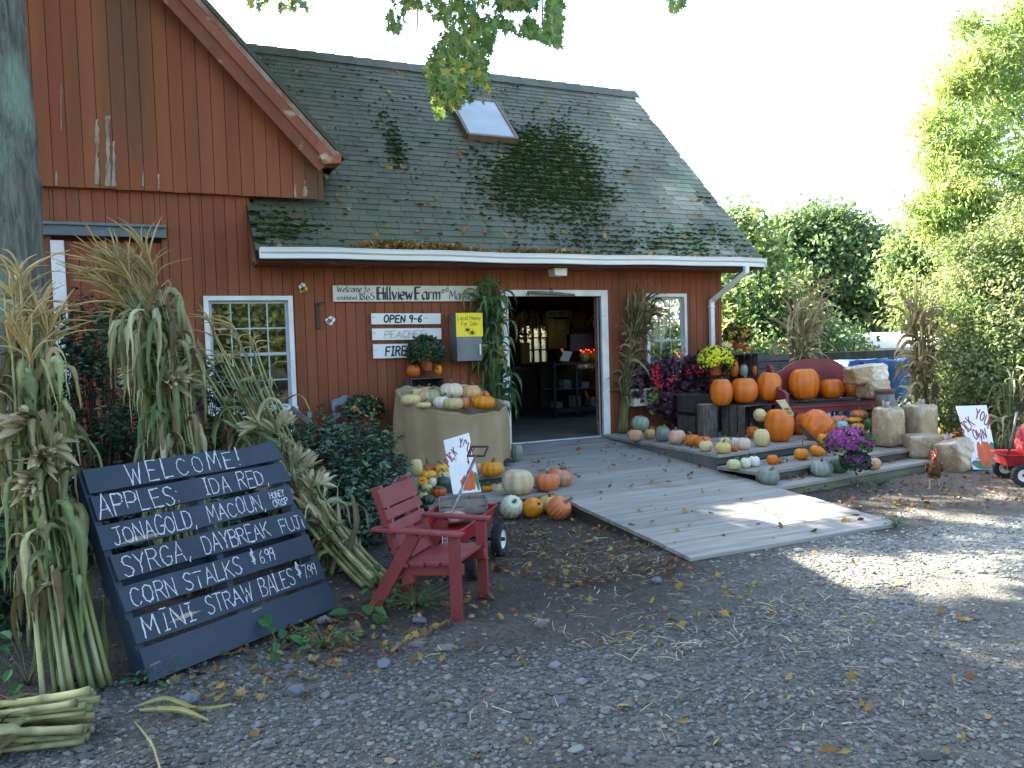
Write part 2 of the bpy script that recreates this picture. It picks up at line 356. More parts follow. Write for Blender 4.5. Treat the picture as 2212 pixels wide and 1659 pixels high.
# market roof: every shingle tab a slab
RS = 3.48
def roofpt(x, v, h=0.0): return np.array([x, -.62+v/math.sqrt(2)-h/math.sqrt(2), RS-.62+v/math.sqrt(2)+h/math.sqrt(2)])
g = Geo(); rows = 40; vmax = 3.54*math.sqrt(2); ex = vmax/rows
for r_ in range(rows):
    x = -4.99+(.16 if r_ % 2 else 0)-.32*rng.random()*.3; v0 = r_*ex
    while x < 2.42:
        w = .27+.05*rng.random(); a = max(x, -4.99); b = min(x+w-.006, 2.42+.012*rng.random())
        if b-a > .03:
            xm = (a+b)/2; t_ = .86+.28*rng.random()
            lich_sheen = max(0., min(1., (xm+.2)/1.7-.25*(v0/vmax)))*vnoise(xm*1.7+9, v0*1.3)*1.5     # lichen, plus sky sheen painted into the tab colour, toward the open end
            tn = np.array([t_*(1+1.7*lich_sheen), t_*(1+1.75*lich_sheen), t_*(1+2.0*lich_sheen)])
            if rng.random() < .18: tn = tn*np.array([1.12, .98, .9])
            j = .010*(rng.random()-.5); lift = .011+.008*rng.random()
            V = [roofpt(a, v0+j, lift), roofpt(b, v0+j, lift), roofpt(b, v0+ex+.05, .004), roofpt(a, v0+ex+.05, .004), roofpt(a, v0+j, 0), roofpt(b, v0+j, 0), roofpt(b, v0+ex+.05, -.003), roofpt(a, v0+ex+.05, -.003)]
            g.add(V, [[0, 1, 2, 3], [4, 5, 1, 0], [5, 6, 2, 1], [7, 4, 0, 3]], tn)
        x += w
for k in range(25):                                                      # ridge caps
    a = -4.99+k*.3; g.add([(a, 2.74, 6.26), (a+.31, 2.74, 6.27), (a+.31, 2.92, 6.46), (a, 2.92, 6.445), (a+.31, 3.1, 6.27), (a, 3.1, 6.26)], [[0, 1, 2, 3], [3, 2, 4, 5]], np.ones(3)*(.8+.3*rng.random()))
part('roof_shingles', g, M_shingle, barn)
g = Geo()
for s in (1, -1):
    A = np.array([-4.99, 2.92, 6.385]); d = np.array([0, -s, -1.])
    V = [A, A+[7.40, 0, 0], A+np.array([7.40, 0, 0])+d*3.54, A+d*3.54]; V = V+[p-np.array([0, 0, .09]) for p in V]
    g.add(V, [[0, 1, 2, 3], [7, 6, 5, 4], [0, 4, 5, 1], [1, 5, 6, 2], [2, 6, 7, 3], [3, 7, 4, 0]])
part('roof_deck', g, M_void, barn)
g = Geo()                                                                # red rake boards, soffit, boxed end
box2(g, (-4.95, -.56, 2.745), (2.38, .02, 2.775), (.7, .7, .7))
prism(g, [(-.58, 2.775), (-.02, 2.775), (-.02, 3.36), (-.58, 2.8)], (-4.965, 0, 0), (0, 1, 0), (0, 0, 1), .03)
prism(g, [(-.58, 2.775), (.05, 2.775), (.05, 3.42), (-.58, 2.8)], (2.355, 0, 0), (0, 1, 0), (0, 0, 1), .03)
beam(g, (2.37, -.5, 2.86), (2.37, 2.9, 6.26), .025, .14, (0, -1, 1)); box2(g, (-4.93, -.585, 2.775), (2.35, -.562, 2.85))
part('eave_soffit', g, M_redtrim, barn)
# gutter and downspout
gut = Geo(); prof = [(0, 0), (-.012, -.045), (-.05, -.062), (-.062, -.115), (0, -.12)]
prof = [(-.005, -.125), (-.06, -.125), (-.068, -.118), (-.072, -.07), (-.098, -.05), (-.105, -.012), (-.112, -.008), (-.112, 0), (-.098, 0), (-.098, -.01), (-.064, -.07), (-.06, -.11), (-.012, -.11), (-.012, 0), (-.005, 0)]
n = len(prof)
def guty(x): return -.59, 2.90+.006*math.sin(x*1.3)+.004*math.sin(x*4.1)
xs = np.linspace(-4.95, 2.40, 30); V = []
for x in xs:
    y0, z0 = guty(x); V += [(x, y0+p[0], z0+p[1]) for p in prof]
Q = [[i*n+k, i*n+(k+1) % n, (i+1)*n+(k+1) % n, (i+1)*n+k] for i in range(29) for k in range(n)]
gut.add(V, Q)
for xe in (-4.95, 2.40): y0, z0 = guty(xe); box2(gut, (xe-.004, y0-.10, z0-.122), (xe+.004, y0-.01, z0-.006))
gut = part('gutter', gut, M_gutter, barn)
g = Geo()
def rect_tube(g, pts, w, h, tint=(1, 1, 1)):
    for a, b in zip(pts[:-1], pts[1:]): beam(g, a, b, w, h, (0, 0, 1) if abs(unit(np.subtract(b, a))[2]) < .9 else (0, 1, 0), tint)
rect_tube(g, [(2.03, -.66, 2.79), (2.03, -.66, 2.68)], .075, .06); rect_tube(g, [(2.03, -.665, 2.70), (1.865, -.06, 2.30)], .075, .06); rect_tube(g, [(1.86, -.055, 2.33), (1.86, -.055, .45)], .075, .06)
box2(g, (1.815, -.09, 2.2), (1.905, -.015, 2.235)); box2(g, (1.815, -.09, 1.2), (1.905, -.015, 1.235))
part('downspout', g, M_gutter, gut, bevel=.008)
# skylight
def Proof(px, py, h=.11):
    d = FW*FOC+RT*(px-PW/2)-UP*(py-PH/2); nrm = np.array([0, -1, 1])/math.sqrt(2)
    t = (np.array([0, 0, RS])+nrm*h-CAM)@nrm/(d@nrm); return CAM+d*t
bl = Proof(1012, 288); br = Proof(1113, 290); tl = Proof(972, 190)
x0 = bl[0]; x1 = br[0]; vb = (bl[1]+.62)*math.sqrt(2)+.1; vt = vb+1.12
g = Geo()
for a, b in (((x0, vb), (x1, vb)), ((x0, vt), (x1, vt)), ((x0, vb), (x0, vt)), ((x1, vb), (x1, vt))):
    beam(g, roofpt(a[0], a[1], .055), roofpt(b[0], b[1], .055), .05, .12, (0, -1, 1), (.8, .7, .6))
skyl = part('skylight', g, mat('copper_brown_frame', (0.16, 0.11, 0.08), (0.22, 0.17, 0.13), scale=8, rough=.45, tint=True), barn)
g = Geo(); g.add([roofpt(x0, vb, .10), roofpt(x1, vb, .10), roofpt(x1, vt, .10), roofpt(x0, vt, .10)], [[0, 1, 2, 3]])
part('skylight_pane', g, M_skyglass, skyl)
# upper gable wall, barn roof, rake trim
RK = lambda x: 4.02+(-3.9-x)*1.075 if x > -8.6 else 4.02+(x+13.3)*1.075
g = Geo(); boards(g, -13.0, -4.08, 3.57, lambda x: RK(x)-.16, -.085, width=.150, var=.16, z0j=.012)
gab = part('gable_siding', g, M_redgable, barn)
g = Geo(); g.addf([(-13, -.064, 3.6), (-4.09, -.064, 3.6), (-4.09, -.064, RK(-4.1)-.14), (-8.6, -.064, RK(-8.6)-.14), (-13, -.064, RK(-13)-.14)], None, [[0, 1, 2], [0, 2, 3], [0, 3, 4]]); part('gable_sheathing', g, M_joint, barn)
M_peel = mat('bare_peeled_wood', (0.34, 0.30, 0.25), (0.22, 0.15, 0.11), scale=9, stretch=(3, 3, .5), rough=.85)
# strips where the paint has peeled to bare wood
def peel(px0, px1, pt, pb, seed):
    r_ = np.random.default_rng(seed); n = 26; A = []; B = []
    for k in range(n):
        py = pt+(pb-pt)*k/(n-1); fr = k/(n-1)
        e_ = vnoise(py*.05+seed*7, seed); f_ = vnoise(py*.16+seed*3, seed+5); A.append(P(px0+(px1-px0)*((.55-.35*fr)*e_+.25*f_*r_.random()), py, y=-.0905)); B.append(P(px0+(px1-px0)*(1-(.5-.4*fr)*f_-.3*e_*r_.random()), py, y=-.0905))
    g = Geo(); g.add(np.vstack([A, B]), [[k, k+1, n+k+1, n+k] for k in range(n-1)]); part('peeled_paint', g, M_peel, gab)
for a in ((203, 216, 258, 398, 1), (226, 240, 250, 402, 2), (239, 252, 305, 402, 3), (118, 125, 370, 400, 4), (340, 346, 375, 410, 5), (634, 641, 395, 425, 6), (651, 665, 390, 424, 7), (130, 134, 180, 280, 8), (306, 312, 350, 402, 9)): peel(*a)
g = Geo()
for sg, xe in ((1, -3.87), (-1, -13.33)):
    A = np.array([-8.6, 0, 9.10]); B = np.array([xe, 0, 4.02]); up = unit(np.cross(unit(B-A), (0, 1, 0))*sg); up = up if up[2] > 0 else -up
    V = [p+np.array([0, yy, 0])+up*h for h in (0.0, .05) for p, yy in ((A, -.36), (B, -.36), (B, 9.), (A, 9.))]
    g.add(V, [[0, 1, 2, 3], [7, 6, 5, 4], [0, 4, 5, 1], [1, 5, 6, 2], [2, 6, 7, 3], [3, 7, 4, 0]], (.7, .72, .7))
part('barn_roof', g, M_shingle, barn)
g = Geo(); box2(g, (-13.2, .1, 0), (-13.1, 8.6, 4.1)); box2(g, (-13.2, 8.6, 0), (-4.0, 8.7, 4.1)); box2(g, (-5.0, 5.7, 0), (-4.95, 8.6, 4.0)); prism(g, [(-13.1, 4.0), (-4.0, 4.0), (-8.6, 8.9)], (0, 8.65, 0), (1, 0, 0), (0, 0, 1), .05); part('rear_wall', g, M_interior, barn)
g = Geo()
A = np.array([-8.6, -.335, 9.02]); B = np.array([-3.98, -.335, 4.045]); up = np.array([1.075, 0, 1.])/1.468
beam(g, A-up*.05, B-up*.05, .03, .15, up); beam(g, A-up*.20+[0, .03, 0], B-up*.19+[0, .03, 0], .03, .15, up, (.82, .8, .8))
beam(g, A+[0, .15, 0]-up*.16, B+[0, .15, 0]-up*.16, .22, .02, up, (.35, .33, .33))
beam(g, np.array([-8.6, -.335, 9.02])-[1, 0, -1.], np.array([-13.2, -.335, 4.07]), .03, .2, (-1.075, 0, 1))
rk = part('rake_board', g, M_redtrim, barn)
g = Geo(); beam(g, A+[0, -.018, 0]+up*.02, B+[0, -.018, 0]+up*.02, .012, .055, up); part('weathered_rake_edge', g, mat('flaking_trim', (.34, .24, .2), (.22, .09, .06), scale=7, stretch=(1, 1, 1), rough=.8), rk)
g = Geo()
cp = [(693, 300), (716, 318), (738, 333), (737, 352), (698, 354), (690, 330), (681, 318)]
pts = [P(a, b, y=-.355) for a, b in cp]; prism(g, [(p[0], p[2]) for p in pts], (0, -.355, 0), (1, 0, 0), (0, 0, 1), -.27, (1.25, 1.35, 1.2)); part('eave_return', g, M_redtrim, barn)
# windows, door frame
M_sash = mat('dull_window_sash', (.44, .47, .48), (.36, .39, .41), scale=6, rough=.6)
def window(name, W, y, fw=.055, rows=2, cols=3, meet=True):
    x0, x1, z0, z1 = W; g = Geo()
    for a in ((x0, z0, x0+fw, z1), (x1-fw, z0, x1, z1), (x0+fw, z1-fw, x1-fw, z1)): box2(g, (a[0], y-.03, a[1]), (a[2], y+.06, a[3]))
    box2(g, (x0-.01, y-.05, z0-.03), (x1+.01, y+.06, z0+.035))
    fr = part('window', g, M_white, barn, bevel=.004)
    g = Geo(); a, b, c, d = x0+fw, x1-fw, z0+.035, z1-fw; m = (c+d)/2
    for lo, hi, yy in ((c, m+.02, y+.012), (m-.02, d, y+.032)):
        s = .035
        box2(g, (a, yy, lo), (a+s, yy+.02, hi)); box2(g, (b-s, yy, lo), (b, yy+.02, hi)); box2(g, (a+s, yy, lo), (b-s, yy+.02, lo+s)); box2(g, (a+s, yy, hi-s), (b-s, yy+.02, hi))
        for k in range(1, cols+1): xx = a+s+(b-a-2*s)*k/(cols+1); box2(g, (xx-.008, yy+.004, lo+s), (xx+.008, yy+.016, hi-s))
        for k in range(1, rows): zz = lo+s+(hi-lo-2*s)*k/rows; box2(g, (a+s, yy+.005, zz-.008), (b-s, yy+.015, zz+.008))
    part('sash', g, M_sash, fr)
    g = Geo(); g.add([(a, y+.024, c), (b, y+.024, c), (b, y+.024, m), (a, y+.024, m)], [[0, 1, 2, 3]]); g.add([(a, y+.044, m), (b, y+.044, m), (b, y+.044, d), (a, y+.044, d)], [[0, 1, 2, 3]])
    part('pane', g, M_glass, fr)
window('w', WIN1, -.02, cols=3, rows=2); window('w', WIN2, -.02, fw=.05, cols=2, rows=2)
g = Geo()
box2(g, (-.11, -.035, .33), (0.0, .10, 2.47)); box2(g, (-1.71, -.035, .33), (-1.60, .10, 2.47)); box2(g, (-1.60, -.035, 2.385), (-.11, .10, 2.47)); box2(g, (-1.61, -.06, .33), (-.105, .03, .345))
part('door_frame', g, M_white, barn, bevel=.004)
g = Geo(); beam(g, (-.125, .12, 1.365), (.62, .95, 1.365), .04, 2.03, tint=(.5, .4, .4)); d_ = part('door', g, M_redtrim, barn)
M_rusty = mat('rusty_iron', (.09, .05, .035), (.05, .035, .03), scale=20, rough=.7, metal=.3)
for zz in (.75, 1.35, 1.95):
    g = Geo(); box2(g, (-.172, .10, zz), (-.115, .118, zz+.08))
    part('hinge', g, M_rusty, d_)
g = Geo(); boards(g, -7.0, -5.95, .1, 3.0, .03, width=.2); bd = part('barn_door', g, M_red, barn)
g = Geo(); box2(g, (-7.07, -.03, .05), (-6.94, .03, 3.0)); part('door_post', g, M_white, bd)
g = Geo(); box2(g, (-7.3, -.10, 3.05), (-5.9, .01, 3.16), (1, 1, 1)); box2(g, (-7.3, -.14, 3.16), (-5.9, .01, 3.19), (1.1, 1.1, 1.05)); part('lintel', g, mat('slate_blue_paint', (.13, .16, .18), (.10, .12, .13), scale=5, rough=.6, tint=True), bd)
# moss clumps on the shingles, fallen leaves on roof and in the gutter
def blobs(g, Pn, rad, flat, rng, tint):
    t_ = (1+5**.5)/2; iv = np.array([(-1, t_, 0), (1, t_, 0), (-1, -t_, 0), (1, -t_, 0), (0, -1, t_), (0, 1, t_), (0, -1, -t_), (0, 1, -t_), (t_, 0, -1), (t_, 0, 1), (-t_, 0, -1), (-t_, 0, 1)])/1.902
    it = np.array([(0, 11, 5), (0, 5, 1), (0, 1, 7), (0, 7, 10), (0, 10, 11), (1, 5, 9), (5, 11, 4), (11, 10, 2), (10, 7, 6), (7, 1, 8), (3, 9, 4), (3, 4, 2), (3, 2, 6), (3, 6, 8), (3, 8, 9), (4, 9, 5), (2, 4, 11), (6, 2, 10), (8, 6, 7), (9, 8, 1)])
    n = len(Pn); J = .72+.5*rng.random((n, 12, 1)); sc = np.ones((n, 1, 3)); sc[:, 0, :] = (.7+.6*rng.random((n, 3)))*flat
    V = iv[None]*J*rad[:, None, None]*sc; a = rng.random(n)*6.283; c, s = np.cos(a)[:, None], np.sin(a)[:, None]
    V = np.stack([V[..., 0]*c-V[..., 1]*s, V[..., 0]*s+V[..., 1]*c, V[..., 2]], -1)+Pn[:, None]
    return g.add(V.reshape(-1, 3), (it[None]+(np.arange(n)*12)[:, None, None]).reshape(-1, 3), np.repeat(tint, 12, axis=0))
g = Geo(); pts = []
def mossdens(x, v):
    p = proj(roofpt(x, v, 0)); a, b = p[0], p[1]; d = 0
    d += math.exp(-(((a-1165)/85)**2+((b-385)/65)**2)*1.0)*1.3
    d += math.exp(-(((a-1215-(b-300)*.35)/40)**2+((b-395)/70)**2))
    d += math.exp(-(((a-1130)/30)**2+((b-315)/28)**2))*1.0
    d += math.exp(-(((a-610)/55)**2+((b-500)/30)**2))*.9+math.exp(-(((a-850-(b-310)*.35)/14)**2+((b-310)/45)**2))*.7
    d += math.exp(-(((a-1420)/170)**2+((b-525)/26)**2))*.3+.006
    return d*(.35+1.3*vnoise(x*5, v*6))
while len(pts) < 12500:
    x = -4.95+7.3*rng.random(); v = (rng.integers(0, rows)*ex+.02*rng.normal()) if rng.random() < .75 else vmax*rng.random()
    if rng.random() < mossdens(x, max(v, 0)): pts.append(roofpt(x, max(v, 0.01), .014))
pts = np.array(pts); n = len(pts); tn = (.6+.8*rng.random((n, 1)))*np.array([[1, 1, 1]])*np.where(rng.random((n, 1)) < .12, np.array([[1.7, 1.5, 1.1]]), 1)
blobs(g, pts, .008+.024*rng.random(n)**2, np.array([1.8, 1.0, .36]), rng, tn)
part('moss', g, M_moss, barn)['kind'] = 'stuff'
M_dryleaf = mat('fallen_leaf', (.9, .9, .9), rough=.75, tint=True, transl=.25, spec=.25)
LEAFC = np.array([(.42, .30, .08), (.34, .22, .06), (.25, .14, .05), (.16, .085, .04), (.22, .12, .06), (.36, .27, .13), (.45, .13, .05), (.28, .05, .04)])
def leafcol(n, rng, w=(.16, .16, .16, .2, .16, .12, .03, .01)):
    w = np.array(w)/sum(w); return LEAFC[rng.choice(8, n, p=w)]*(.7+.6*rng.random((n, 1)))
g = Geo(); n = 1500; xx = np.concatenate([-3.95+1.9*rng.beta(1.5, 2.2, 850), -2.0+1.35*rng.beta(1.6, 1.6, 400), -4.8+7.1*rng.random(250)])
hump = np.interp(xx, [-4, -3.6, -2.4, -1.9, -1.2, -.6, 2.4], [0, .07, .05, .01, .035, .01, .0])
Pn = np.stack([xx, -.63+.06*rng.random(n)+.35*hump*rng.random(n), 2.885+(hump+.015)*rng.random(n)*1.4], -1)
leaves(g, Pn, rng.normal(size=(n, 3))+[0, -.5, 1.2], .05+.04*rng.random(n), rng, 'maple', leafcol(n, rng, (.22, .25, .2, .1, .1, .1, .03, 0)))
stuff('gutter_leaf_litter', g, M_dryleaf, 'brown and gold fallen leaves heaped along the white gutter', 'leaves')
g = Geo(); n = 150; xx = -4.6+6.8*rng.random(n); vv = vmax*rng.random(n)**1.1; Pn = np.array([roofpt(a, b, .022) for a, b in zip(xx, vv)])
leaves(g, Pn, np.array([0, -.7, .7])+.35*rng.normal(size=(n, 3)), .06+.05*rng.random(n), rng, 'maple', leafcol(n, rng, (.35, .25, .1, .05, .05, .2, .05, 0))*.9)
stuff('roof_leaf_litter', g, M_dryleaf, 'scattered yellow leaves lying on the mossy shingle roof', 'leaves')
# ================================================================ ground, ramp, steps
rng = np.random.default_rng(21)
_b = np.array([P(a, b, z=0)[:2] for a, b in ((-200, 1560), (150, 1530), (330, 1510), (700, 1400), (1000, 1400), (1250, 1345), (1480, 1235), (1925, 1125), (2212, 1085), (2600, 1040))])
def gravel(x, y): return np.clip((np.interp(x, _b[:, 0], _b[:, 1])-y)/.7+.5+1.4*(vnoise(x*2.3+3, y*2.3)-.5), 0, 1)
def gz(x, y): return .018*(vnoise(x*1.1, y*1.1)-.5)+.012*(vnoise(x*4+7, y*4)-.5)+.006*(vnoise(x*13, y*13)-.5)
xs = np.concatenate([-12-np.geomspace(.3, 500, 24)[::-1], np.arange(-12, 6, .07), 6+np.geomspace(.1, 500, 26)])
ys = np.concatenate([-13-np.geomspace(.3, 400, 24)[::-1], np.arange(-13, -.6, .07), -.6+np.geomspace(.1, 600, 30)])
X, Y = np.meshgrid(xs, ys, indexing='ij'); near = (np.abs(X+3) < 10) & (Y < .5) & (Y > -14)
Z = np.where(near, gz(X, Y), -.01)
gr = gravel(X, Y)[..., None]; big = (.6*vnoise(X*.85+11, Y*1.2+5)+.4*vnoise(X*2.1+4, Y*2.3))[..., None]; fine = vnoise(X*6, Y*6)[..., None]
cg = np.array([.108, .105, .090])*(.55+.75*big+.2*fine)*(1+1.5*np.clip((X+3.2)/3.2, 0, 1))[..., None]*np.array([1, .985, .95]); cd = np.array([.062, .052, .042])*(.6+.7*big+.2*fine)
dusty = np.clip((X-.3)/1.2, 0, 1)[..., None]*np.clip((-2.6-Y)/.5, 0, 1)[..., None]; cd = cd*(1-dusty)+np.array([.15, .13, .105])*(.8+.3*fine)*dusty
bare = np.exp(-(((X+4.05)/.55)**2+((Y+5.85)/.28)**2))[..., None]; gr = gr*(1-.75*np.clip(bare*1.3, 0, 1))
far = np.clip((np.hypot(X+3, Y+5)-14)/8, 0, 1)[..., None]
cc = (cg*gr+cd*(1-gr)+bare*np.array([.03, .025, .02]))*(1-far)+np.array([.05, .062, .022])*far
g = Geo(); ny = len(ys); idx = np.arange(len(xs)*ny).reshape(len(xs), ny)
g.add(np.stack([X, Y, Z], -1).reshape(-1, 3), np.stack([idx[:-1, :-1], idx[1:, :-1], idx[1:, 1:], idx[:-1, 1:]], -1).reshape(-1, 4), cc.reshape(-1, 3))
m = bpy.data.materials.new('gravel_and_dirt'); m.use_nodes = True; nt = m.node_tree; b = nt.nodes['Principled BSDF']; L = nt.links.new
tc = _n(nt, 'ShaderNodeTexCoord'); at = _n(nt, 'ShaderNodeAttribute', attribute_name='tint')
vo = _n(nt, 'ShaderNodeTexVoronoi'); vo.inputs['Scale'].default_value = 46; L(tc.outputs['Object'], vo.inputs['Vector'])
vo2 = _n(nt, 'ShaderNodeTexVoronoi'); vo2.inputs['Scale'].default_value = 110; L(tc.outputs['Object'], vo2.inputs['Vector'])
mr = _n(nt, 'ShaderNodeMapRange'); mr.inputs[3].default_value = .62; mr.inputs[4].default_value = 1.35
sep = _n(nt, 'ShaderNodeSeparateColor'); L(vo.outputs['Color'], sep.inputs[0]); L(sep.outputs[0], mr.inputs[0])
mx = _n(nt, 'ShaderNodeMix', data_type='RGBA', blend_type='MULTIPLY'); mx.inputs[0].default_value = 1; L(at.outputs['Color'], mx.inputs[6]); L(mr.outputs[0], mx.inputs[7]); L(mx.outputs[2], b.inputs['Base Color'])
ad = _n(nt, 'ShaderNodeMath', operation='ADD'); L(vo.outputs['Distance'], ad.inputs[0]); L(vo2.outputs['Distance'], ad.inputs[1])
bp = _n(nt, 'ShaderNodeBump', invert=True); bp.inputs['Strength'].default_value = .9; bp.inputs['Distance'].default_value = .012; L(ad.outputs[0], bp.inputs['Height']); L(bp.outputs[0], b.inputs['Normal'])
b.inputs['Roughness'].default_value = .85; b.inputs['Specular IOR Level'].default_value = .3
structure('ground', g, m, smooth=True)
# loose gravel: angular stones, denser and larger toward the viewer
M_stone = mat('grey_trap_rock', (.9, .9, .9), rough=.8, tint=True, spec=.35)
def visible(pts, pad=60):
    p = proj(pts); return (p[:, 2] > .4) & (p[:, 0] > -pad) & (p[:, 0] < PW+pad) & (p[:, 1] < PH+pad+60)
N = 170000; q = np.stack([-9+13*rng.random(N), -9.6+6.2*rng.random(N)], -1); p3 = np.hstack([q, gz(q[:, 0], q[:, 1])[:, None]])
on_ramp = (q[:, 0] > -2.5) & (q[:, 0] < -.1) & (q[:, 1] > -5.16)
keep = visible(p3) & ~on_ramp & (rng.random(N) < gravel(q[:, 0], q[:, 1])*.94+.06) & (rng.random(N) < np.clip(1.25-np.linalg.norm(p3-CAM, axis=1)/11, .12, 1))
keep &= rng.random(N) < np.clip((vnoise(q[:, 0]*.85+11, q[:, 1]*1.2+5)-.18)*2.6, .12, 1)
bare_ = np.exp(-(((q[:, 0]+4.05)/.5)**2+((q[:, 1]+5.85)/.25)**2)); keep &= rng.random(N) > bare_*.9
p3 = p3[keep]; n = len(p3); rad = .0045+.011*rng.random(n)**1.9; bigs = rng.random(n) < np.where(p3[:, 0] < -4.2, .022, .005); rad = np.where(bigs, 0.014+.022*rng.random(n)**1.5, rad)
p3[:, 2] += rad*.25
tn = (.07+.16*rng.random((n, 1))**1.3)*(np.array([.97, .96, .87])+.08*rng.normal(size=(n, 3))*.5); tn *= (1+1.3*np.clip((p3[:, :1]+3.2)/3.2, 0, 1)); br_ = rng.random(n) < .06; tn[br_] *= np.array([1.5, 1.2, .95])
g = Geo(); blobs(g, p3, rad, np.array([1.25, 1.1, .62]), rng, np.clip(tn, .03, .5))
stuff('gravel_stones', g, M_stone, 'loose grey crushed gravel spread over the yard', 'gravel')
# ramp: planks run across, slope down to the yard; z = .34 + .06 y
RZ = lambda y: .34+.06*y
M_deck = mat('weathered_grey_plank', (.305, .288, .245), (.215, .205, .175), scale=2.4, stretch=(.6, 9, 9), rough=.75, bump=.35, bscale=30, tint=True,
             c3=(.13, .12, .10), s3=1.2, t3=(.58, .78), spec=.35)
RX0, RX1 = -2.42, -.16
ramp = thing('entrance_ramp', 'wide weathered grey plank ramp sloping down from the doorway to the gravel', 'ramp', (-1.3, -2.6, .1))
g = Geo(); y = -.05; k = 0
while y > -5.12:
    w = .142 if y > -2.8 else .235; y1 = max(y-w, -5.14)
    tn = (.86+.26*rng.random())*np.array([1, 1, 1+.03*rng.random()])*(1.0 if y > -2.8 else 1.10)
    gap = .004 if y > -2.8 else .007; z0, z1 = RZ(y), RZ(y1); j = .003*rng.random()
    xa, xb = RX0-.012*rng.random(), RX1+.012*rng.random()
    V = [(xa, y1+gap, z1-.035), (xb, y1+gap, z1-.035), (xb, y, z0-.035), (xa, y, z0-.035), (xa, y1+gap, z1+j), (xb, y1+gap, z1+j), (xb, y, z0+j*.5), (xa, y, z0+j*.5)]
    g.add(V, BOXQ, tn); y = y1
part('planks', g, M_deck, ramp, bevel=.004)
g = Geo()
for xx in (RX0+.03, RX1-.03): prism(g, [(-.06, -.02), (-5.02, -.02), (-5.02, .0), (-.06, RZ(-.06)-.036)], (xx+.02, 0, 0), (0, 1, 0), (0, 0, 1), -.04)
part('side_beam', g, mat('dark_treated_timber', (.055, .048, .038), (.035, .04, .03), scale=6, rough=.8, bump=.2), ramp)
# right platform with two steps; fronts turned 7.7 degrees
SA = math.radians(7.5); sd = np.array([math.cos(SA), math.sin(SA), 0]); sn = np.array([math.sin(SA), -math.cos(SA), 0])
steps = thing('display_steps', 'grey plank platform with two long steps where pumpkins are set out', 'steps', (1.2, -2.0, 0))
M_riser = mat('mossy_riser_board', (.085, .100, .085), (.06, .066, .058), scale=2.5, stretch=(1, 6, 6), rough=.8, tint=True, c3=(.12, .10, .075), s3=1.4, t3=(.52, .66))
def tread(name, A, length, depth, z, back=None, n=3, th=.038, end=None):
    g = Geo(); w = depth/n
    for k in range(n):
        a = A-sn*(k*w); tn = (.85+.3*rng.random())*np.ones(3)
        V = [];
        for zz in (z-th, z):
            V += [a+[0, 0, zz], a+sd*length+[0, 0, zz], a+sd*length-sn*(w-.005)+[0, 0, zz], a-sn*(w-.005)+[0, 0, zz]]
        g.add(V, BOXQ, tn)
    return part(name, g, M_deck, steps, bevel=.004)
PA = np.array([-.20, -2.72, 0]); MA = np.array([-.155, -3.36, 0]); BA = np.array([-.155, -3.64, 0])
# platform planks run along the front edge, back to the wall
g = Geo(); k = 0
for k in range(19):
    w = .145; a = PA-sn*(k*w)
    if a[1]+.16 > -.04: break
    x_ = -.20 if k else -.20
    L_ = 3.75; tn = (.85+.3*rng.random())*np.ones(3); V = []
    a0 = np.array([-.20, a[1]-(a[0]+.20)*math.tan(SA), 0]); a1 = a0+sd*L_
    if a1[1]+w > -.03: a1 = a0+sd*min(L_, max(.1, (-.05-w-a0[1])/sd[1]))
    b0 = np.array([-.20, a0[1]+(w-.005)/math.cos(SA), 0]); b1 = a1-sn*(w-.005)
    for zz in (.332, .37): V += [a0+[0, 0, zz], a1+[0, 0, zz], b1+[0, 0, zz], b0+[0, 0, zz]]
    g.add(V, BOXQ, tn)
box2(g, (2.1, -.45, .33), (3.6, 1.6, .366), (.9, .9, .9))
part('platform', g, M_deck, steps, bevel=.004)
tread('step', MA, 3.0, .64, .245); tread('step', BA, 2.86, .30, .125, n=2)
g = Geo()
for A, Ln, z0, z1 in ((PA, 3.7, .25, .331), (MA, 2.98, .125, .206), (BA, 2.84, -.01, .086)):
    a = A-sn*.035; V = []
    for zz in (z0, z1): V += [a+[0, 0, zz], a+sd*Ln+[0, 0, zz], a+sd*Ln-sn*.03+[0, 0, zz], a-sn*.03+[0, 0, zz]]
    g.add(V, BOXQ, np.ones(3) if z0 > 0 else np.array([2.2, 1.9, 1.6]))
box2(g, (-.19, -2.66, .12), (-.16, -.1, .331), (1.3, 1.3, 1.35))
part('riser', g, M_riser, steps)
# left wing deck
wing = thing('side_deck', 'low grey plank deck beside the ramp carrying the burlap bin and pumpkins', 'deck', (-3, -1.2, .2))
g = Geo()
for k in range(15): box2(g, (-4.0, -2.20+k*.143, .272), (RX0-.02, -2.20+k*.143+.138, .31), (.8+.3*rng.random())*np.ones(3))
part('deck_planks', g, M_deck, wing, bevel=.003)
g = Geo()
for k in range(4): box2(g, (-3.75, -2.76+k*.143, .125), (RX0-.02, -2.76+k*.143+.138, .163), (.8+.3*rng.random())*np.ones(3))
part('step', g, M_deck, wing, bevel=.003)
g = Geo(); box2(g, (-4.0, -2.17, .0), (RX0-.03, -2.14, .27)); box2(g, (-3.75, -2.72, -.01), (RX0-.03, -2.69, .124)); part('riser', g, M_riser, wing)
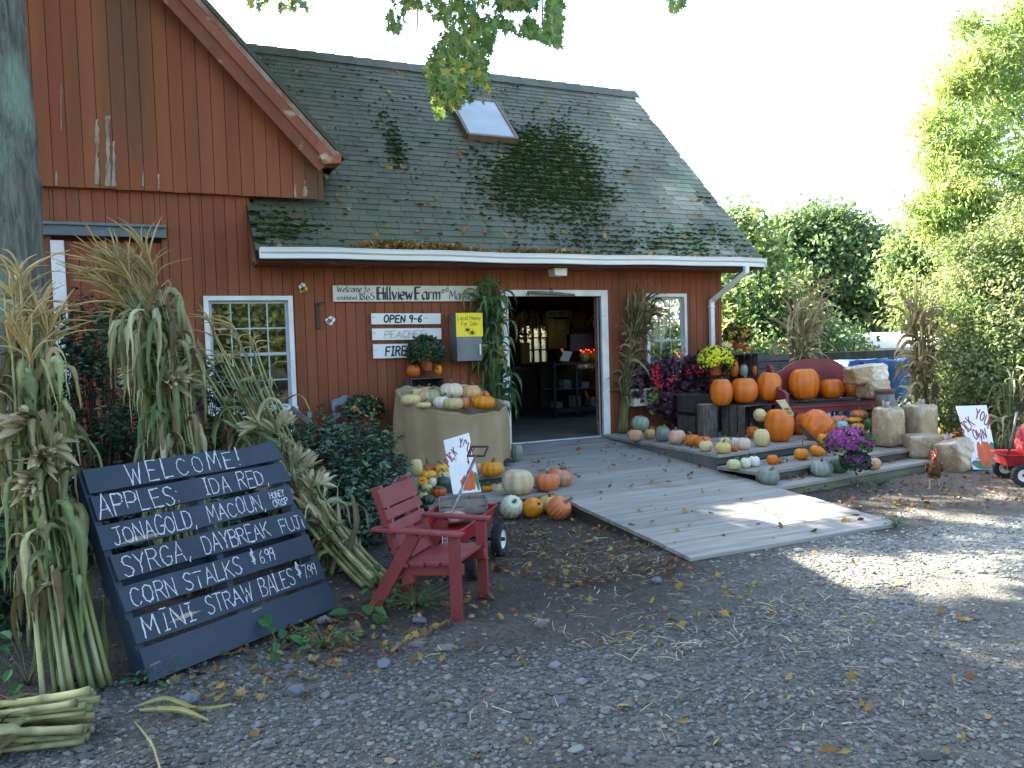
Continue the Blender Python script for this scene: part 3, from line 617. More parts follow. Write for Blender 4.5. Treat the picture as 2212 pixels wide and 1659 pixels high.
# ================================================================ trees, shrubs, corn stalks
rng = np.random.default_rng(33)
def leafmat(name, transl=.42, tcol=(1.25, 1.3, .85), rough=.5, spec=.35): return mat(name, (1, 1, 1), rough=rough, spec=spec, tint=True, transl=transl, tcol=tcol)
M_lbright = leafmat('sunny_ash_leaf', .62); M_lmaple = leafmat('maple_leaf', .42); M_lshrub = leafmat('small_shrub_leaf', .45); M_lholly = leafmat('glossy_holly_leaf', .06, rough=.28, spec=.6)
M_bark = mat('grey_tree_bark', (.20, .20, .165), (.085, .082, .068), scale=5, stretch=(5, 5, .7), rough=.9, bump=1.0, bscale=14, bdist=.06, c3=(.22, .29, .22), s3=3, t3=(.50, .62), st3=(1, 1, .5))
M_twig = mat('brown_twig', (.07, .05, .035), (.04, .03, .022), scale=10, rough=.85)
def inpoly(p, poly):
    poly = np.asarray(poly, float); x, y = p[:, 0], p[:, 1]; r = np.zeros(len(p), bool); j = len(poly)-1
    for i in range(len(poly)):
        xi, yi = poly[i]; xj, yj = poly[j]
        r ^= ((yi > y) != (yj > y)) & (x < (xj-xi)*(y-yi)/(yj-yi+1e-12)+xi); j = i
    return r
def clusters(blobs_, rng, shell=.55):
    out = []
    for c, r, n in blobs_:
        d = rng.normal(size=(n, 3)); d /= np.linalg.norm(d, axis=1)[:, None]; rr = (shell+(1-shell)*rng.random(n))**.8*(1+.18*rng.normal(size=n))
        out.append(np.asarray(c)+d*rr[:, None]*np.asarray(r))
    return np.vstack(out)
def leafmass(g, C, per, spread, size, rng, kind, cols, vert=.8, up=(0, 0, .6), reject=None, keep=None):
    n = len(C)*per; ci = np.repeat(np.arange(len(C)), per)
    Pn = C[ci]+rng.normal(size=(n, 3))*np.array([spread, spread, spread*vert])
    N = rng.normal(size=(n, 3))+np.asarray(up)
    cols = np.asarray(cols); cc = cols[rng.integers(0, len(cols), len(C))]*(.75+.5*rng.random((len(C), 1))); tn = cc[ci]*(.75+.5*rng.random((n, 1)))
    k = np.ones(n, bool)
    if reject is not None: k &= ~reject(Pn)
    tip = rng.normal(size=(n, 3))+[0, 0, -.7]
    return leaves(g, Pn[k], N[k], (size*(.65+.7*rng.random(n)))[k], rng, kind, tn[k], tip[k])
def tree(name, label, cat, base, hgt, blobs_, per, spread, size, cols, m, kind='oval', trunk=.16, group=None, limbs=10, shell=.5, reject=None, bark=None, up=(0, 0, .6)):
    base = np.asarray(base, float); t = thing(name, label, cat, base, group); C = clusters(blobs_, rng, shell)
    cen = np.mean([b[0] for b in blobs_], axis=0)
    g = Geo(); leafmass(g, C, per, spread, size, rng, kind, cols, reject=reject, up=up); part('crown', g, m, t)
    g = Geo(); top = np.array([cen[0]*.5+base[0]*.5, cen[1]*.5+base[1]*.5, base[2]+hgt*.55]); k = np.linspace(0, 1, 7)[:, None]
    pts = base+(top-base)*k+.05*hgt*.1*rng.normal(size=(7, 3))*np.array([1, 1, 0])*k; tube(g, pts, trunk*(1-.55*k[:, 0]), 9)
    for i in rng.choice(len(C), min(limbs, len(C)), replace=False):
        a = pts[int(rng.integers(3, 7))]; b = C[i]; mid = (a+b)/2+[0, 0, .12*np.linalg.norm(b-a)*rng.random()]; kk = np.linspace(0, 1, 7)[:, None]
        tube(g, (1-kk)**2*a+2*kk*(1-kk)*mid+kk**2*b, trunk*.38*(1-.8*kk[:, 0]), 6)
    part('trunk', g, bark or M_bark, t)
    return t
YG = [(.37, .43, .19), (.31, .40, .17), (.41, .44, .21), (.23, .33, .13)]
MG = [(.115, .190, .098), (.145, .215, .10), (.090, .155, .09), (.25, .30, .15), (.19, .26, .12)]
SG = [(.25, .29, .14), (.18, .24, .11), (.32, .33, .18), (.12, .18, .08)]
def B(px, py, d, r, n, ry=None, rz_=None): return (P(px, py, dist=d), (r, ry or r, rz_ or r), n)
lit = [[(1550, 1174), (1650, 1178), (1760, 1186), (1950, 1188), (2300, 1188), (2300, 1330), (2080, 1318), (1930, 1285), (1800, 1262), (1760, 1300), (1715, 1295), (1640, 1230)],
       [(1690, 1240), (1740, 1235), (1850, 1270), (1960, 1300), (1900, 1318), (1780, 1310), (1715, 1290)], [(1820, 1308), (1900, 1300), (1960, 1318), (1920, 1332)],
       [(1500, 1128), (1560, 1112), (1640, 1105), (1600, 1090), (1700, 1060), (1790, 1080), (1920, 1125), (1840, 1150), (1700, 1165), (1620, 1140)],
       [(1900, 1100), (2000, 1095), (2260, 1120), (2260, 1150), (2090, 1135), (1950, 1122)], [(1990, 1088), (2100, 1065), (2260, 1030), (2260, 1085), (2080, 1090)],
       [(2040, 1165), (2160, 1160), (2190, 1178), (2060, 1185)], [(1920, 1440), (2010, 1412), (2110, 1452), (1990, 1490)], [(1430, 1555), (1530, 1530), (1590, 1580), (1470, 1610)], [(2105, 1405), (2180, 1385), (2230, 1425), (2130, 1445)]]
def shade_reject(Pn):
    """true for leaves of the added canopy that would cover a lit patch or show in view"""
    gnd = Pn-SUN_DIR*(Pn[:, 2:3]/SUN_DIR[2]); gnd = gnd+np.random.default_rng(1).normal(size=gnd.shape)*np.array([.15, .15, 0]); p = proj(gnd); r = np.zeros(len(Pn), bool)
    for q in lit: r |= inpoly(p, q)
    s = proj(Pn); r |= (s[:, 2] > .3) & (s[:, 0] > -60) & (s[:, 0] < 1960) & (s[:, 1] > -45) & (s[:, 1] < PH)
    return r
def lit_reject(Pn):
    gnd = Pn-SUN_DIR*(Pn[:, 2:3]/SUN_DIR[2]); p = proj(gnd); r = np.zeros(len(Pn), bool)
    for q in lit[:6]: r |= inpoly(p, q)
    return r
# the great ash right of the market: low crown in view, trunk beyond the frame
ash_base = P(2640, 900, dist=15.5); ash_base[2] = 0
t = thing('shade_ash_tree', 'tall yellow green ash tree leaning into the right edge of the yard', 'tree', ash_base)
g = Geo()
low = [B(2290, 330, 15, 1.7, 240), B(2180, 170, 15.5, .9, 90), B(2110, 130, 15, .55, 45), B(2090, 330, 15, .75, 80), B(2060, 420, 14.5, .6, 60), B(2160, 470, 14.5, .9, 110), B(2200, 60, 15.5, .7, 50),
       B(2030, 470, 14.5, .35, 26), B(2015, 260, 15, .32, 18), B(2030, 340, 15, .3, 18), B(2060, 200, 15, .4, 28), B(2230, 560, 14.5, .9, 110), B(2085, 60, 15.5, .3, 14), B(1985, 440, 14.6, .18, 7), B(2100, 540, 14.5, .5, 40)]
C2 = clusters(low, rng, .2); leafmass(g, C2, 58, .18, .115, rng, 'slim', YG, vert=.6, up=(0, 0, .3)); part('crown', g, M_lbright, t)
g = Geo(); kk = np.linspace(0, 1, 9)[:, None]; top = ash_base+[-.6, .4, 11.0]; tube(g, ash_base+(top-ash_base)*kk, .34*(1-.6*kk[:, 0]), 12)
for px, py, d in ((2120, 165, 15), (2085, 330, 15), (2040, 450, 14.5), (2180, 420, 14.6)):
    a = ash_base+(top-ash_base)*.35; b = P(px, py, dist=d); mid = P((px+2330)/2, (py+420)/2+40, dist=15); tube(g, (1-kk)**2*a+2*kk*(1-kk)*mid+kk**2*b, .075*(1-.8*kk[:, 0]), 6)
part('trunk', g, M_bark, t)
# trees behind the fence
tree('round_maple_tree', 'dense dark green maple with a rounded top beyond the fence', 'tree', [*P(1850, 800, dist=24)[:2], 0], 5, [B(1840, 600, 24, 2.0, 330, 1.6, 1.6), B(1760, 520, 24, 1.0, 130), B(1885, 590, 23.5, .85, 100), B(1945, 690, 23, .9, 100), B(1720, 640, 23.5, 1.1, 130), B(1690, 510, 24, .6, 50), B(1900, 720, 22.5, 1.2, 120), B(1800, 505, 24, .7, 60)], 56, .24, .145, MG, M_lmaple, limbs=14, trunk=.2)
tree('sunlit_maple_tree', 'bright yellow green leafy tree just right of the gutter end', 'tree', [*P(1640, 830, dist=18)[:2], 0], 3.4, [B(1620, 570, 18, .8, 130), B(1600, 650, 17.5, .8, 130), B(1660, 680, 17, .8, 120), B(1590, 500, 18, .5, 50), B(1630, 740, 17, .8, 110), B(1700, 760, 17, .6, 80)], 36, .2, .13, YG+MG[:3], M_lmaple, limbs=12, trunk=.1)
tree('pale_leafed_tree', 'pale sunlit bushy tree between the round maple and the ash', 'tree', [*P(2000, 800, dist=20)[:2], 0], 4, [B(2010, 560, 20, .9, 120), B(1975, 600, 20, .7, 70), B(2060, 600, 19.5, 1.0, 120), B(1960, 530, 20, .35, 24), B(2010, 680, 19, .9, 90)], 34, .2, .13, YG[:2]+MG+SG, M_lmaple, limbs=9, trunk=.1)
tree('yew_shrub', 'tall small leaved shrub filling the right edge behind the pumpkin sign', 'shrub', [*P(2150, 940, dist=12.5)[:2], 0], 2.0, [B(2150, 700, 12.5, .95, 300), B(2115, 650, 12.7, .6, 120), B(2200, 600, 12.5, .8, 190), B(2100, 780, 12.6, .5, 120), B(2160, 820, 12.0, .75, 220), B(2110, 880, 12.3, .42, 90), B(2240, 800, 12, .7, 120), B(2110, 560, 12.8, .5, 80), B(2210, 500, 12.6, .5, 70)], 40, .12, .065, SG, M_lshrub, limbs=34, trunk=.06, bark=mat('pale_branch', (.26, .21, .13), (.15, .12, .08), scale=8, rough=.8))
for i, (px, py, d, r, lab) in enumerate(((1640, 800, 15, .65, 'dark hedge clump behind the stacked crates'), (1800, 770, 16, .8, 'sunlit hedge clump behind the red bench'), (1770, 735, 18, .6, 'pale hedge clump showing between the two corn shocks'), (2045, 885, 13.4, .4, 'shaded hedge clump behind the right hand corn shock'))):
    tree('hedge_shrub', lab, 'shrub', [*P(px, py+60, dist=d)[:2], 0], 1.3, [B(px, py, d, r, 90, r, r*.8), B(px-40, py+50, d, r*.8, 60), B(px+50, py+40, d, r*.8, 60)], 40, .15, .10, MG+YG[:1], M_lmaple, limbs=8, trunk=.04, group='hedge behind the platform')
for i, (x, y) in enumerate(((-2.6, 10.5), (1.0, 11.5), (5.0, 8.5))):
    tree('backyard_tree', ('bushy tree seen through the back windows', 'leafy tree seen through the doorway windows', 'bright tree seen through the side window')[i], 'tree', (x, y, 0), 4, [((x, y, 2.6), (1.8, 1.5, 1.7), 150), ((x+.8, y-.5, 1.4), (1.3, 1.2, 1.0), 90), ((x+.8, y+1.2, 5.2), (2.4, 1.8, 1.8), 260)], 34, .25, .16, YG+MG[:2], M_lmaple, limbs=6, trunk=.12)  # topmost crown blob added to keep the sun out of the back windows
for i, (x, y, r) in enumerate(((-11, -25, 4.2), (-3, -28, 4.6), (5.5, -25, 4.2))):
    tree('roadside_tree', ('yellow green tree across the yard, left in the window reflection', 'broad tree across the yard facing the barn', 'golden tree across the yard toward the road')[i], 'tree', (x, y, 0), 7, [((x, y, 5.0), (r, r*.7, 3.6), 240), ((x+1.5, y+1, 2.6), (r*.7, 2, 1.6), 110)], 30, .4, .30, YG+MG, M_lmaple, limbs=8, trunk=.25)
# the old maple at the left edge: bark trunk in view, branch hanging across the top
TB = np.array([-7.27, -2.5, 0]); t = thing('old_maple_tree', 'old maple with thick furrowed lichen grey trunk at the left edge', 'tree', TB)
seg = 56; zs = np.concatenate([np.linspace(-.05, 5.4, 80), [6.5, 8]]); a = np.arange(seg)*2*math.pi/seg; V = []
for z in zs:
    r0 = .455+.22*math.exp(-z/.45)-.012*z; rid = 1-.11*np.abs(np.sin(a*13+1.7*vnoise(a*1.6, z*1.3+0*a)*4+z*.35))**.5+.03*vnoise(a*7, z*2.2+0*a)
    V.append(np.stack([TB[0]+r0*rid*np.cos(a)-.012*z, TB[1]+r0*rid*np.sin(a), 0*a+z], -1))
idx = np.arange(len(zs)*seg).reshape(len(zs), seg); j = np.roll(idx, -1, axis=1)
g = Geo(); g.add(np.vstack(V), np.stack([idx[:-1], j[:-1], j[1:], idx[1:]], -1).reshape(-1, 4))
high = []
for gx in np.arange(-3.4, 3.6, 1.2):
    for gy in np.arange(-10.4, -4.3, 1.2):
        if gx < -4.6: continue
        z = 9.6
        while True:                                              # added yard-shading canopy: moved up the sun ray until out of view
            c = np.array([gx, gy, 0])+SUN_DIR*z/SUN_DIR[2]; s_ = proj(c)
            if s_[1] < -150 or s_[0] > 2400 or s_[0] < -200: break
            z += .25
        high.append((c+rng.normal(size=3)*.25, (1.15, 1.15, .75), 95))
hangs = [(P(1000, -110, dist=8.6), .07), (P(560, -160, dist=8.4), .05), (P(1470, -140, dist=9.5), .04)]
kk = np.linspace(0, 1, 10)[:, None]
for b, r in hangs:
    A_ = TB+[0, 0, 5.8]; mid = (A_+b)/2+[0, 0, 1.4]; tube(g, (1-kk)**2*A_+2*kk*(1-kk)*mid+kk**2*b, r*(1-.6*kk[:, 0]), 7)
for px in (1000, 900, 1100, 1170, 560): tube(g, [P(px-8, -140, dist=8.6), P(px, -40, dist=8.6), P(px+2, 60 if px > 700 else -10, dist=8.6), P(px-14, 170 if px == 1000 else (90 if px > 700 else 0), dist=8.6)], [.016, .011, .007, .003], 5)
for i in range(0, len(high), 3):
    A_ = TB+[0, 0, 7.6]; b = high[i][0]; mid = (A_+b)/2+[0, 0, 1.5]; cv = (1-kk)**2*A_+2*kk*(1-kk)*mid+kk**2*b; pv = proj(cv)
    if not ((pv[:, 2] > .3) & (pv[:, 0] > -60) & (pv[:, 0] < 2270) & (pv[:, 1] > -30)).any(): tube(g, cv, .12*(1-.8*kk[:, 0]), 6)
part('trunk', g, M_bark, t, smooth=True)
hp = [([(880, -60), (1215, -60), (1222, 60), (1205, 105), (1150, 80), (1075, 60), (1060, 110), (1045, 180), (1058, 235), (1010, 205), (985, 235), (960, 240), (925, 185), (922, 140), (965, 60), (915, 25), (880, 20)], 2300),
      ([(836, -50), (890, -50), (884, 15), (862, 75), (836, 72), (846, 20)], 170), ([(525, -50), (590, -50), (672, -40), (660, 24), (610, 28), (580, 12), (545, 30), (530, 6)], 170), ([(1436, -50), (1495, -50), (1480, 22), (1452, 36), (1440, 8)], 110), ([(920, 140), (1050, 150), (1062, 215), (985, 240), (945, 262), (925, 200)], 330), ([(1060, -50), (1222, -50), (1224, 60), (1206, 108), (1150, 86), (1085, 72)], 800)]
Pn = []
for poly, n in hp:
    q = np.array(poly); lo, hi = q.min(0), q.max(0); c = 0
    while c < n:
        s = lo+(hi-lo)*rng.random((400, 2)); cl = vnoise(s[:, 0]/26., s[:, 1]/34.); s = s[inpoly(s, poly) & (rng.random(400) < np.clip((cl-.13)*2.4, 0, 1))][:n-c]; c += len(s)
        Pn += [P(x, y-10, dist=8.6+.75*rng.normal()) for x, y in s]
Pn = np.array(Pn); n = len(Pn); yel = rng.random((n, 1)) < .18
tn = np.where(yel, np.array([[.36, .35, .08]]), np.array([[.150, .235, .075]]))*(.65+.7*rng.random((n, 1)))
g = Geo(); leaves(g, Pn, rng.normal(size=(n, 3))*[1, 1, .5], .066+.034*rng.random(n), rng, 'star', tn, rng.normal(size=(n, 3))*.4+[0, 0, -1])
up_ = [((TB[0]+dx, TB[1]+dy, 8.2+.5*k), (1.6, 1.6, 1.1), 60) for k, (dx, dy) in enumerate(((0, 0), (1.6, .8), (-1.8, 0), (.4, -2), (3, -.6), (.8, 2)))]
def out_frame(Pn): s = proj(Pn); return (s[:, 2] > .3) & (s[:, 1] > -40) & (s[:, 0] > -60) & (s[:, 0] < 2270)
leafmass(g, clusters(up_, rng, .3), 16, .3, .2, rng, 'oval', MG, reject=out_frame); CH = clusters(high, rng, .2); leafmass(g, CH, 8, .26, .20, rng, 'oval', MG, reject=shade_reject); part('crown', g, M_lmaple, t)
# hollies and other shrubs: twigs carrying leaves
def shrub(name, label, base, cen, rad, n, per, size, cols, m, kind='holly', berries=0, group=None, stem=.012, lean=.55):
    base = np.asarray(base, float); t = thing(name, label, 'shrub', base, group); g = Geo(); gl = Geo(); cen = np.asarray(cen, float); rad = np.asarray(rad, float); PP = []; NN = []; TT = []; CC = []
    for k in range(n):
        d = unit(rng.normal(size=3)); b = cen+d*rad*(.55+.5*rng.random()); b[2] = max(b[2], .06); ln = .16+.16*rng.random()
        dr = unit(unit(b-base)+lean*rng.normal(size=3)*.6+[0, 0, .3]); a = b-dr*ln; q = np.linspace(0, 1, 5)[:, None]; tw = a+(b-a)*q+np.array([0, 0, -.03])*q**2
        tube(g, tw, .003, 4, caps=False)
        if k % 3 == 0:
            mid = (base+a)/2+rng.normal(size=3)*.06; q = np.linspace(0, 1, 6)[:, None]; tube(g, (1-q)**2*base+2*q*(1-q)*mid+q**2*a, stem*(1-.75*q[:, 0]), 5, caps=False)
        s = rng.random(per); o = rng.normal(size=(per, 3)); o -= dr*(o@dr)[:, None]; o /= np.linalg.norm(o, axis=1)[:, None]
        PP.append(a+(b-a)*s[:, None]+o*.004); TT.append(o+dr*.7+[0, 0, -.1]); NN.append(np.cross(o, dr)*.6*rng.normal(size=(per, 1))+dr*.6+[0, 0, .7]+.3*rng.normal(size=(per, 3)))
        c = np.asarray(cols)[rng.integers(0, len(cols))]*(.7+.6*rng.random()); CC.append(c*(.75+.5*rng.random((per, 1))))
    PP = np.vstack(PP); leaves(gl, PP, np.vstack(NN), size*(.7+.6*rng.random(len(PP))), rng, kind, np.vstack(CC), np.vstack(TT))
    part('foliage', gl, m, t); part('branches', g, M_twig, t)
    if berries:
        g = Geo(); i = rng.integers(0, len(PP), berries); blobs(g, PP[i]+.012*rng.normal(size=(berries, 3)), np.full(berries, .0065), np.array([1, 1, 1.]), rng, np.ones((berries, 3))); part('berries', g, mat('red_berry', (.45, .02, .02), rough=.3), t)['kind'] = 'stuff'
    return t
HG = [(.032, .088, .050), (.040, .105, .055), (.025, .068, .042), (.055, .12, .05)]
shrub('holly_shrub', 'broad glossy holly in front of the wall between window and burlap bin', (-4.55, -2.65, 0), (-4.72, -2.65, .52), (.88, .58, .70), 580, 17, .052, HG, M_lholly)
t_ = P(905, 900, y=-2.2); 
shrub('holly_shrub', 'low glossy holly just behind the red chair back', (-4.75, -3.35, 0), (-4.72, -3.3, .34), (.50, .42, .38), 170, 16, .048, HG, M_lholly)
shrub('holly_shrub', 'tall dark holly with red berries beside the tree trunk', (-6.55, -2.5, 0), (-6.45, -2.55, 1.15), (.74, .5, 1.15), 560, 16, .060, HG, M_lholly, berries=60)
shrub('holly_shrub', 'holly sprays rising behind the corn shock against the left window', (-5.55, -2.2, 0), (-5.5, -2.2, .95), (.55, .4, .90), 280, 15, .055, HG, M_lholly, berries=12)
shrub('holly_shrub', 'dark holly filling the gap behind the leaning pallet sign', (-5.9, -3.3, 0), (-5.9, -3.35, .45), (.62, .45, .5), 210, 15, .052, HG, M_lholly)
shrub('holly_shrub', 'shadowed holly under the left corn shock by the frame edge', (-7.15, -4.2, 0), (-7.1, -4.3, .75), (.5, .6, .8), 240, 15, .058, HG, M_lholly, berries=8)
# corn shocks
M_stalk = mat('dry_corn_stalk', (1, 1, 1), (.7, .7, .6), scale=6, stretch=(1, 1, .3), rough=.6, tint=True)
M_blade = mat('dry_corn_leaf', (1, 1, 1), (.78, .76, .68), scale=5, stretch=(2, 2, .6), rough=.65, tint=True, transl=.22, spec=.3)
PAL = {'straw': [(.30, .28, .15), (.25, .255, .125), (.19, .225, .10), (.14, .19, .08), (.37, .345, .215), (.15, .115, .06)],
       'dry': [(.42, .33, .19), (.35, .27, .15), (.48, .40, .25), (.25, .18, .10), (.30, .27, .13)],
       'brown': [(.22, .17, .09), (.16, .12, .065), (.27, .22, .12), (.12, .10, .05), (.17, .16, .07)],
       'green': [(.060, .130, .050), (.045, .105, .045), (.085, .150, .055), (.035, .085, .04), (.13, .17, .06)]}
def corn(name, label, Bp, Wp, Tp, rb, rw, rt, n, pal, blades=7, bl=.55, bw=.045, tassel=True, husk=4, srad=.013, group='corn shocks around the market', droop=1.0, scol=None, twine=True, seed=0, tl=.26, up0=.9):
    r_ = np.random.default_rng(900+seed); Bp, Wp, Tp = (np.asarray(v, float) for v in (Bp, Wp, Tp)); t = thing(name, label, 'corn stalks', Bp, group); pal_ = np.array(PAL[pal]); ax = unit(Tp-Bp)
    e1 = unit(np.cross(ax, (.3, 1, .1))); e2 = np.cross(ax, e1)
    for k in range(n):
        an = 6.283*(k*.618+.1*r_.random()); q = math.sqrt((k+.5)/n); off = math.cos(an)*e1+math.sin(an)*e2
        a = Bp+off*rb*q+ax*.02*r_.normal(); w = Wp+off*rw*q; c = Tp+off*rt*(q+.2*r_.random())+ax*(.13*r_.normal()-.10)
        s = np.linspace(0, 1, 31)[:, None]; ctl = 2*w-(a+c)/2; pth = (1-s)**2*a+2*s*(1-s)*ctl+s**2*c; pth[:, 2] = np.maximum(pth[:, 2], .012)
        gm = (r_.random()**2*.7)*(.5+.5*np.sin(np.arange(31)[:, None]*.4+r_.random()*6)); rad = srad*(.65+.5*r_.random())*(1-.6*s[:, 0])*(1+.28*(np.arange(31) % 5 == 0)); col = pal_[r_.integers(0, 3)]*(.85+.4*r_.random()) if scol is None else np.array(scol)*(.8+.5*r_.random())
        cs = (col*(1-gm)+np.array([.16, .22, .07])*gm)*(1+.18*r_.normal(size=(31, 1)))*np.where((np.arange(31) % 5 == 0)[:, None], .55, 1)*np.array([1-.12*r_.random(), 1, 1-.2*r_.random()])
        g = Geo(); tube(g, pth, rad, 8, np.clip(cs, .02, .8)); st = part('corn_stalk', g, M_stalk, t, smooth=True)
        g = Geo()
        for b in range(blades):
            u = .16+.70*(b+r_.random())/blades; i = min(29, int(u*30)); p0 = pth[i]; tan = unit(pth[i+1]-pth[i]); o = unit(math.cos(an+r_.normal()*1.1)*e1+math.sin(an+r_.normal()*1.1)*e2)
            L_ = bl*(.6+.7*r_.random()); m_ = 14; d = unit(tan*up0+o*(.30+.45*r_.random())); ds = L_/m_; pts = [p0]; sd_ = unit(np.cross(d, o)+.2*r_.normal(size=3)); tw = r_.normal()*.20; sides = [sd_]; gr = (.16+.34*r_.random())*droop
            for q_ in range(m_):
                d = unit(d*np.array([1-.16*droop, 1-.16*droop, 1])+np.array([0, 0, -gr*(.5+q_/m_*1.3)])+.15*r_.normal(size=3)); pts.append(pts[-1]+d*ds); sd_ = unit(sd_-d*(sd_@d)); sd_ = unit(math.cos(tw)*sd_+math.sin(tw)*np.cross(d, sd_)); sides.append(sd_)
            pts = np.array(pts); pts[:, 2] = np.maximum(pts[:, 2], .012); f = np.linspace(0, 1, m_+1); wd = bw*(.45+.65*r_.random())*np.minimum(1, .45+f*4)*(1-f**2.2)*(.8+.4*r_.random(m_+1))+.003
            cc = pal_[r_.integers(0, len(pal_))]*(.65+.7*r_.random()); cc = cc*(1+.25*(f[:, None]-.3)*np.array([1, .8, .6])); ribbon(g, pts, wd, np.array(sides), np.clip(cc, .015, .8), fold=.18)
        part('leaf_blades', g, M_blade, st)
        if tassel and r_.random() < .8:
            g = Geo(); tp = pth[-1]; tan = unit(pth[-1]-pth[-3])
            for b in range(9):
                d = unit(tan+.24*r_.normal(size=3)) if b else tan; L_ = tl*(.7+.5*r_.random()); q_ = np.linspace(0, 1, 6)[:, None]; tube(g, tp-tan*.02*b*.3+d*L_*q_+(np.array([0, 0, -.10])+.10*r_.normal(size=3)*[1, 1, .4])*q_**2, np.array([.003, .0055, .006, .0055, .004, .0015])*(.7+.6*r_.random()), 4, np.array([.36, .26, .10])*(.8+.4*r_.random()) if pal != 'green' else np.array([.16, .17, .07]), caps=False)
            part('tassel', g, M_stalk, st)
    for k in range(husk):                                                       # ears in pale husks
        u = .42+.3*r_.random(); p0 = Bp+(Wp-Bp)*min(1, u*2)+(Tp-Wp)*max(0, u*2-1); an = 6.283*r_.random(); o = math.cos(an)*e1+math.sin(an)*e2; o = o if o@(CAM-p0) > 0 else -o
        p0 = p0+o*(rw*.9); d = unit(ax*.5+o*.8+[0, 0, -.5]); g = Geo()
        for b in range(7):
            dd = unit(d+.28*r_.normal(size=3)); q_ = np.linspace(0, 1, 7); pts = p0+dd*(.19*q_[:, None])+np.array([0, 0, -.03])*q_[:, None]**2; ribbon(g, pts, .05*np.sin(.35+q_*2.7)+.002, np.cross(dd, r_.normal(size=3)), np.array([.46, .40, .26] if pal != 'green' else [.30, .30, .12])*(.75+.5*r_.random()), fold=.3)
        part('ear_husk', g, M_blade, t)
    if twine:
        g = Geo(); th = np.linspace(0, 6.283, 25)
        for dz in (0, .02): tube(g, [Wp+(math.cos(q)*e1+math.sin(q)*e2)*(rw+.02)+ax*(dz+.01*math.sin(3*q)) for q in th], .004, 5, (.35, .29, .18), caps=False)
        part('twine', g, M_stalk, t)
    return t
A0 = P(165, 1505, z=0); A1 = P(85, 1000, y=-5.25); A2 = P(58, 670, y=-5.05)
corn('corn_shock', 'tall straw coloured corn shock at the left edge beside the pallet sign', A0, A1, A2, .17, .10, .10, 20, 'straw', blades=10, bl=.52, bw=.055, srad=.014, seed=1, droop=2.2, husk=9, up0=.55, tl=.30)
B0 = np.array([-5.98, -4.05, 0]); B1 = P(365, 850, y=-3.75); B2 = P(275, 575, y=-3.6)
corn('corn_shock', 'tallest corn shock with feathery tassels standing behind the pallet sign', B0, B1, B2, .16, .11, .16, 26, 'straw', blades=10, bl=.62, bw=.058, srad=.013, seed=2, droop=2.2, husk=7, tl=.36, up0=.55)
C0 = P(815, 1262, z=.02); C1 = P(640, 1050, dist=6.6); C2 = P(470, 740, dist=7.2)
corn('corn_shock', 'corn shock slumped sideways with its cut butts beside the red chair leg', C0, C1, C2, .11, .15, .26, 20, 'straw', blades=11, bl=.5, bw=.05, srad=.014, seed=3, tassel=True, husk=9, scol=(.36, .31, .16), tl=.22)
D0 = P(195, 1560, z=.06); D2 = P(-420, 1600, z=.14)
corn('corn_shock', 'corn shock lying flat at the lower left corner with butts pointing right', D0, (D0+D2)/2, D2, .16, .12, .2, 26, 'straw', blades=6, bl=.5, srad=.017, seed=4, tassel=False, husk=4, scol=(.40, .34, .19), twine=False, up0=1.4)
G0 = P(1088, 945, y=-.14); G0[2] = .33; G1 = P(1062, 740, y=-.16); G2 = P(1050, 588, y=-.16)
corn('corn_shock', 'fresh green corn stalks tied to the left door jamb', G0, G1, G2, .06, .07, .10, 18, 'green', blades=8, bl=.55, bw=.070, srad=.010, seed=5, tassel=False, husk=4, scol=(.14, .18, .07), droop=1.0)
H0 = P(1345, 940, y=-.16); H0[2] = .36; H1 = P(1368, 740, y=-.18); H2 = P(1400, 630, y=-.24)
corn('corn_shock', 'brown dry corn stalks leaning on the wall right of the doorway', H0, H1, H2, .07, .10, .30, 20, 'brown', blades=8, bl=.46, bw=.060, srad=.009, seed=6, tassel=False, husk=1, droop=.45, up0=2.1, scol=(.20, .17, .07))
E0 = P(1735, 830, y=-.75); E0[2] = .4; E1 = P(1730, 770, y=-.75); E2 = P(1752, 625, y=-.75)
corn('corn_shock', 'tan corn shock flaring behind the red bench', E0, E1, E2, .13, .11, .30, 17, 'dry', blades=8, bl=.52, bw=.078, srad=.011, seed=7, tassel=True, husk=7, droop=.6, tl=.2, up0=2.0)
F0 = P(2015, 905, y=-1.7); F0[2] = .3; F1 = P(1990, 790, y=-1.6); F2 = P(1985, 610, y=-1.5)
corn('corn_shock', 'tall corn shock with sunlit top at the right end of the platform', F0, F1, F2, .24, .12, .22, 19, 'dry', blades=9, bl=.50, bw=.072, srad=.012, seed=8, tassel=False, husk=5, droop=.7, up0=1.9, scol=(.28, .25, .11))
K0 = P(2200, 960, dist=11.2); K0[2] = .0; K1 = P(2195, 900, dist=11.2); K2 = P(2215, 790, dist=11.2)
corn('corn_shock', 'pale corn shock half cut off by the right frame edge behind the wagon', K0, K1, K2, .2, .16, .28, 14, 'straw', blades=8, bl=.6, bw=.05, srad=.011, seed=9, tassel=False, husk=3)
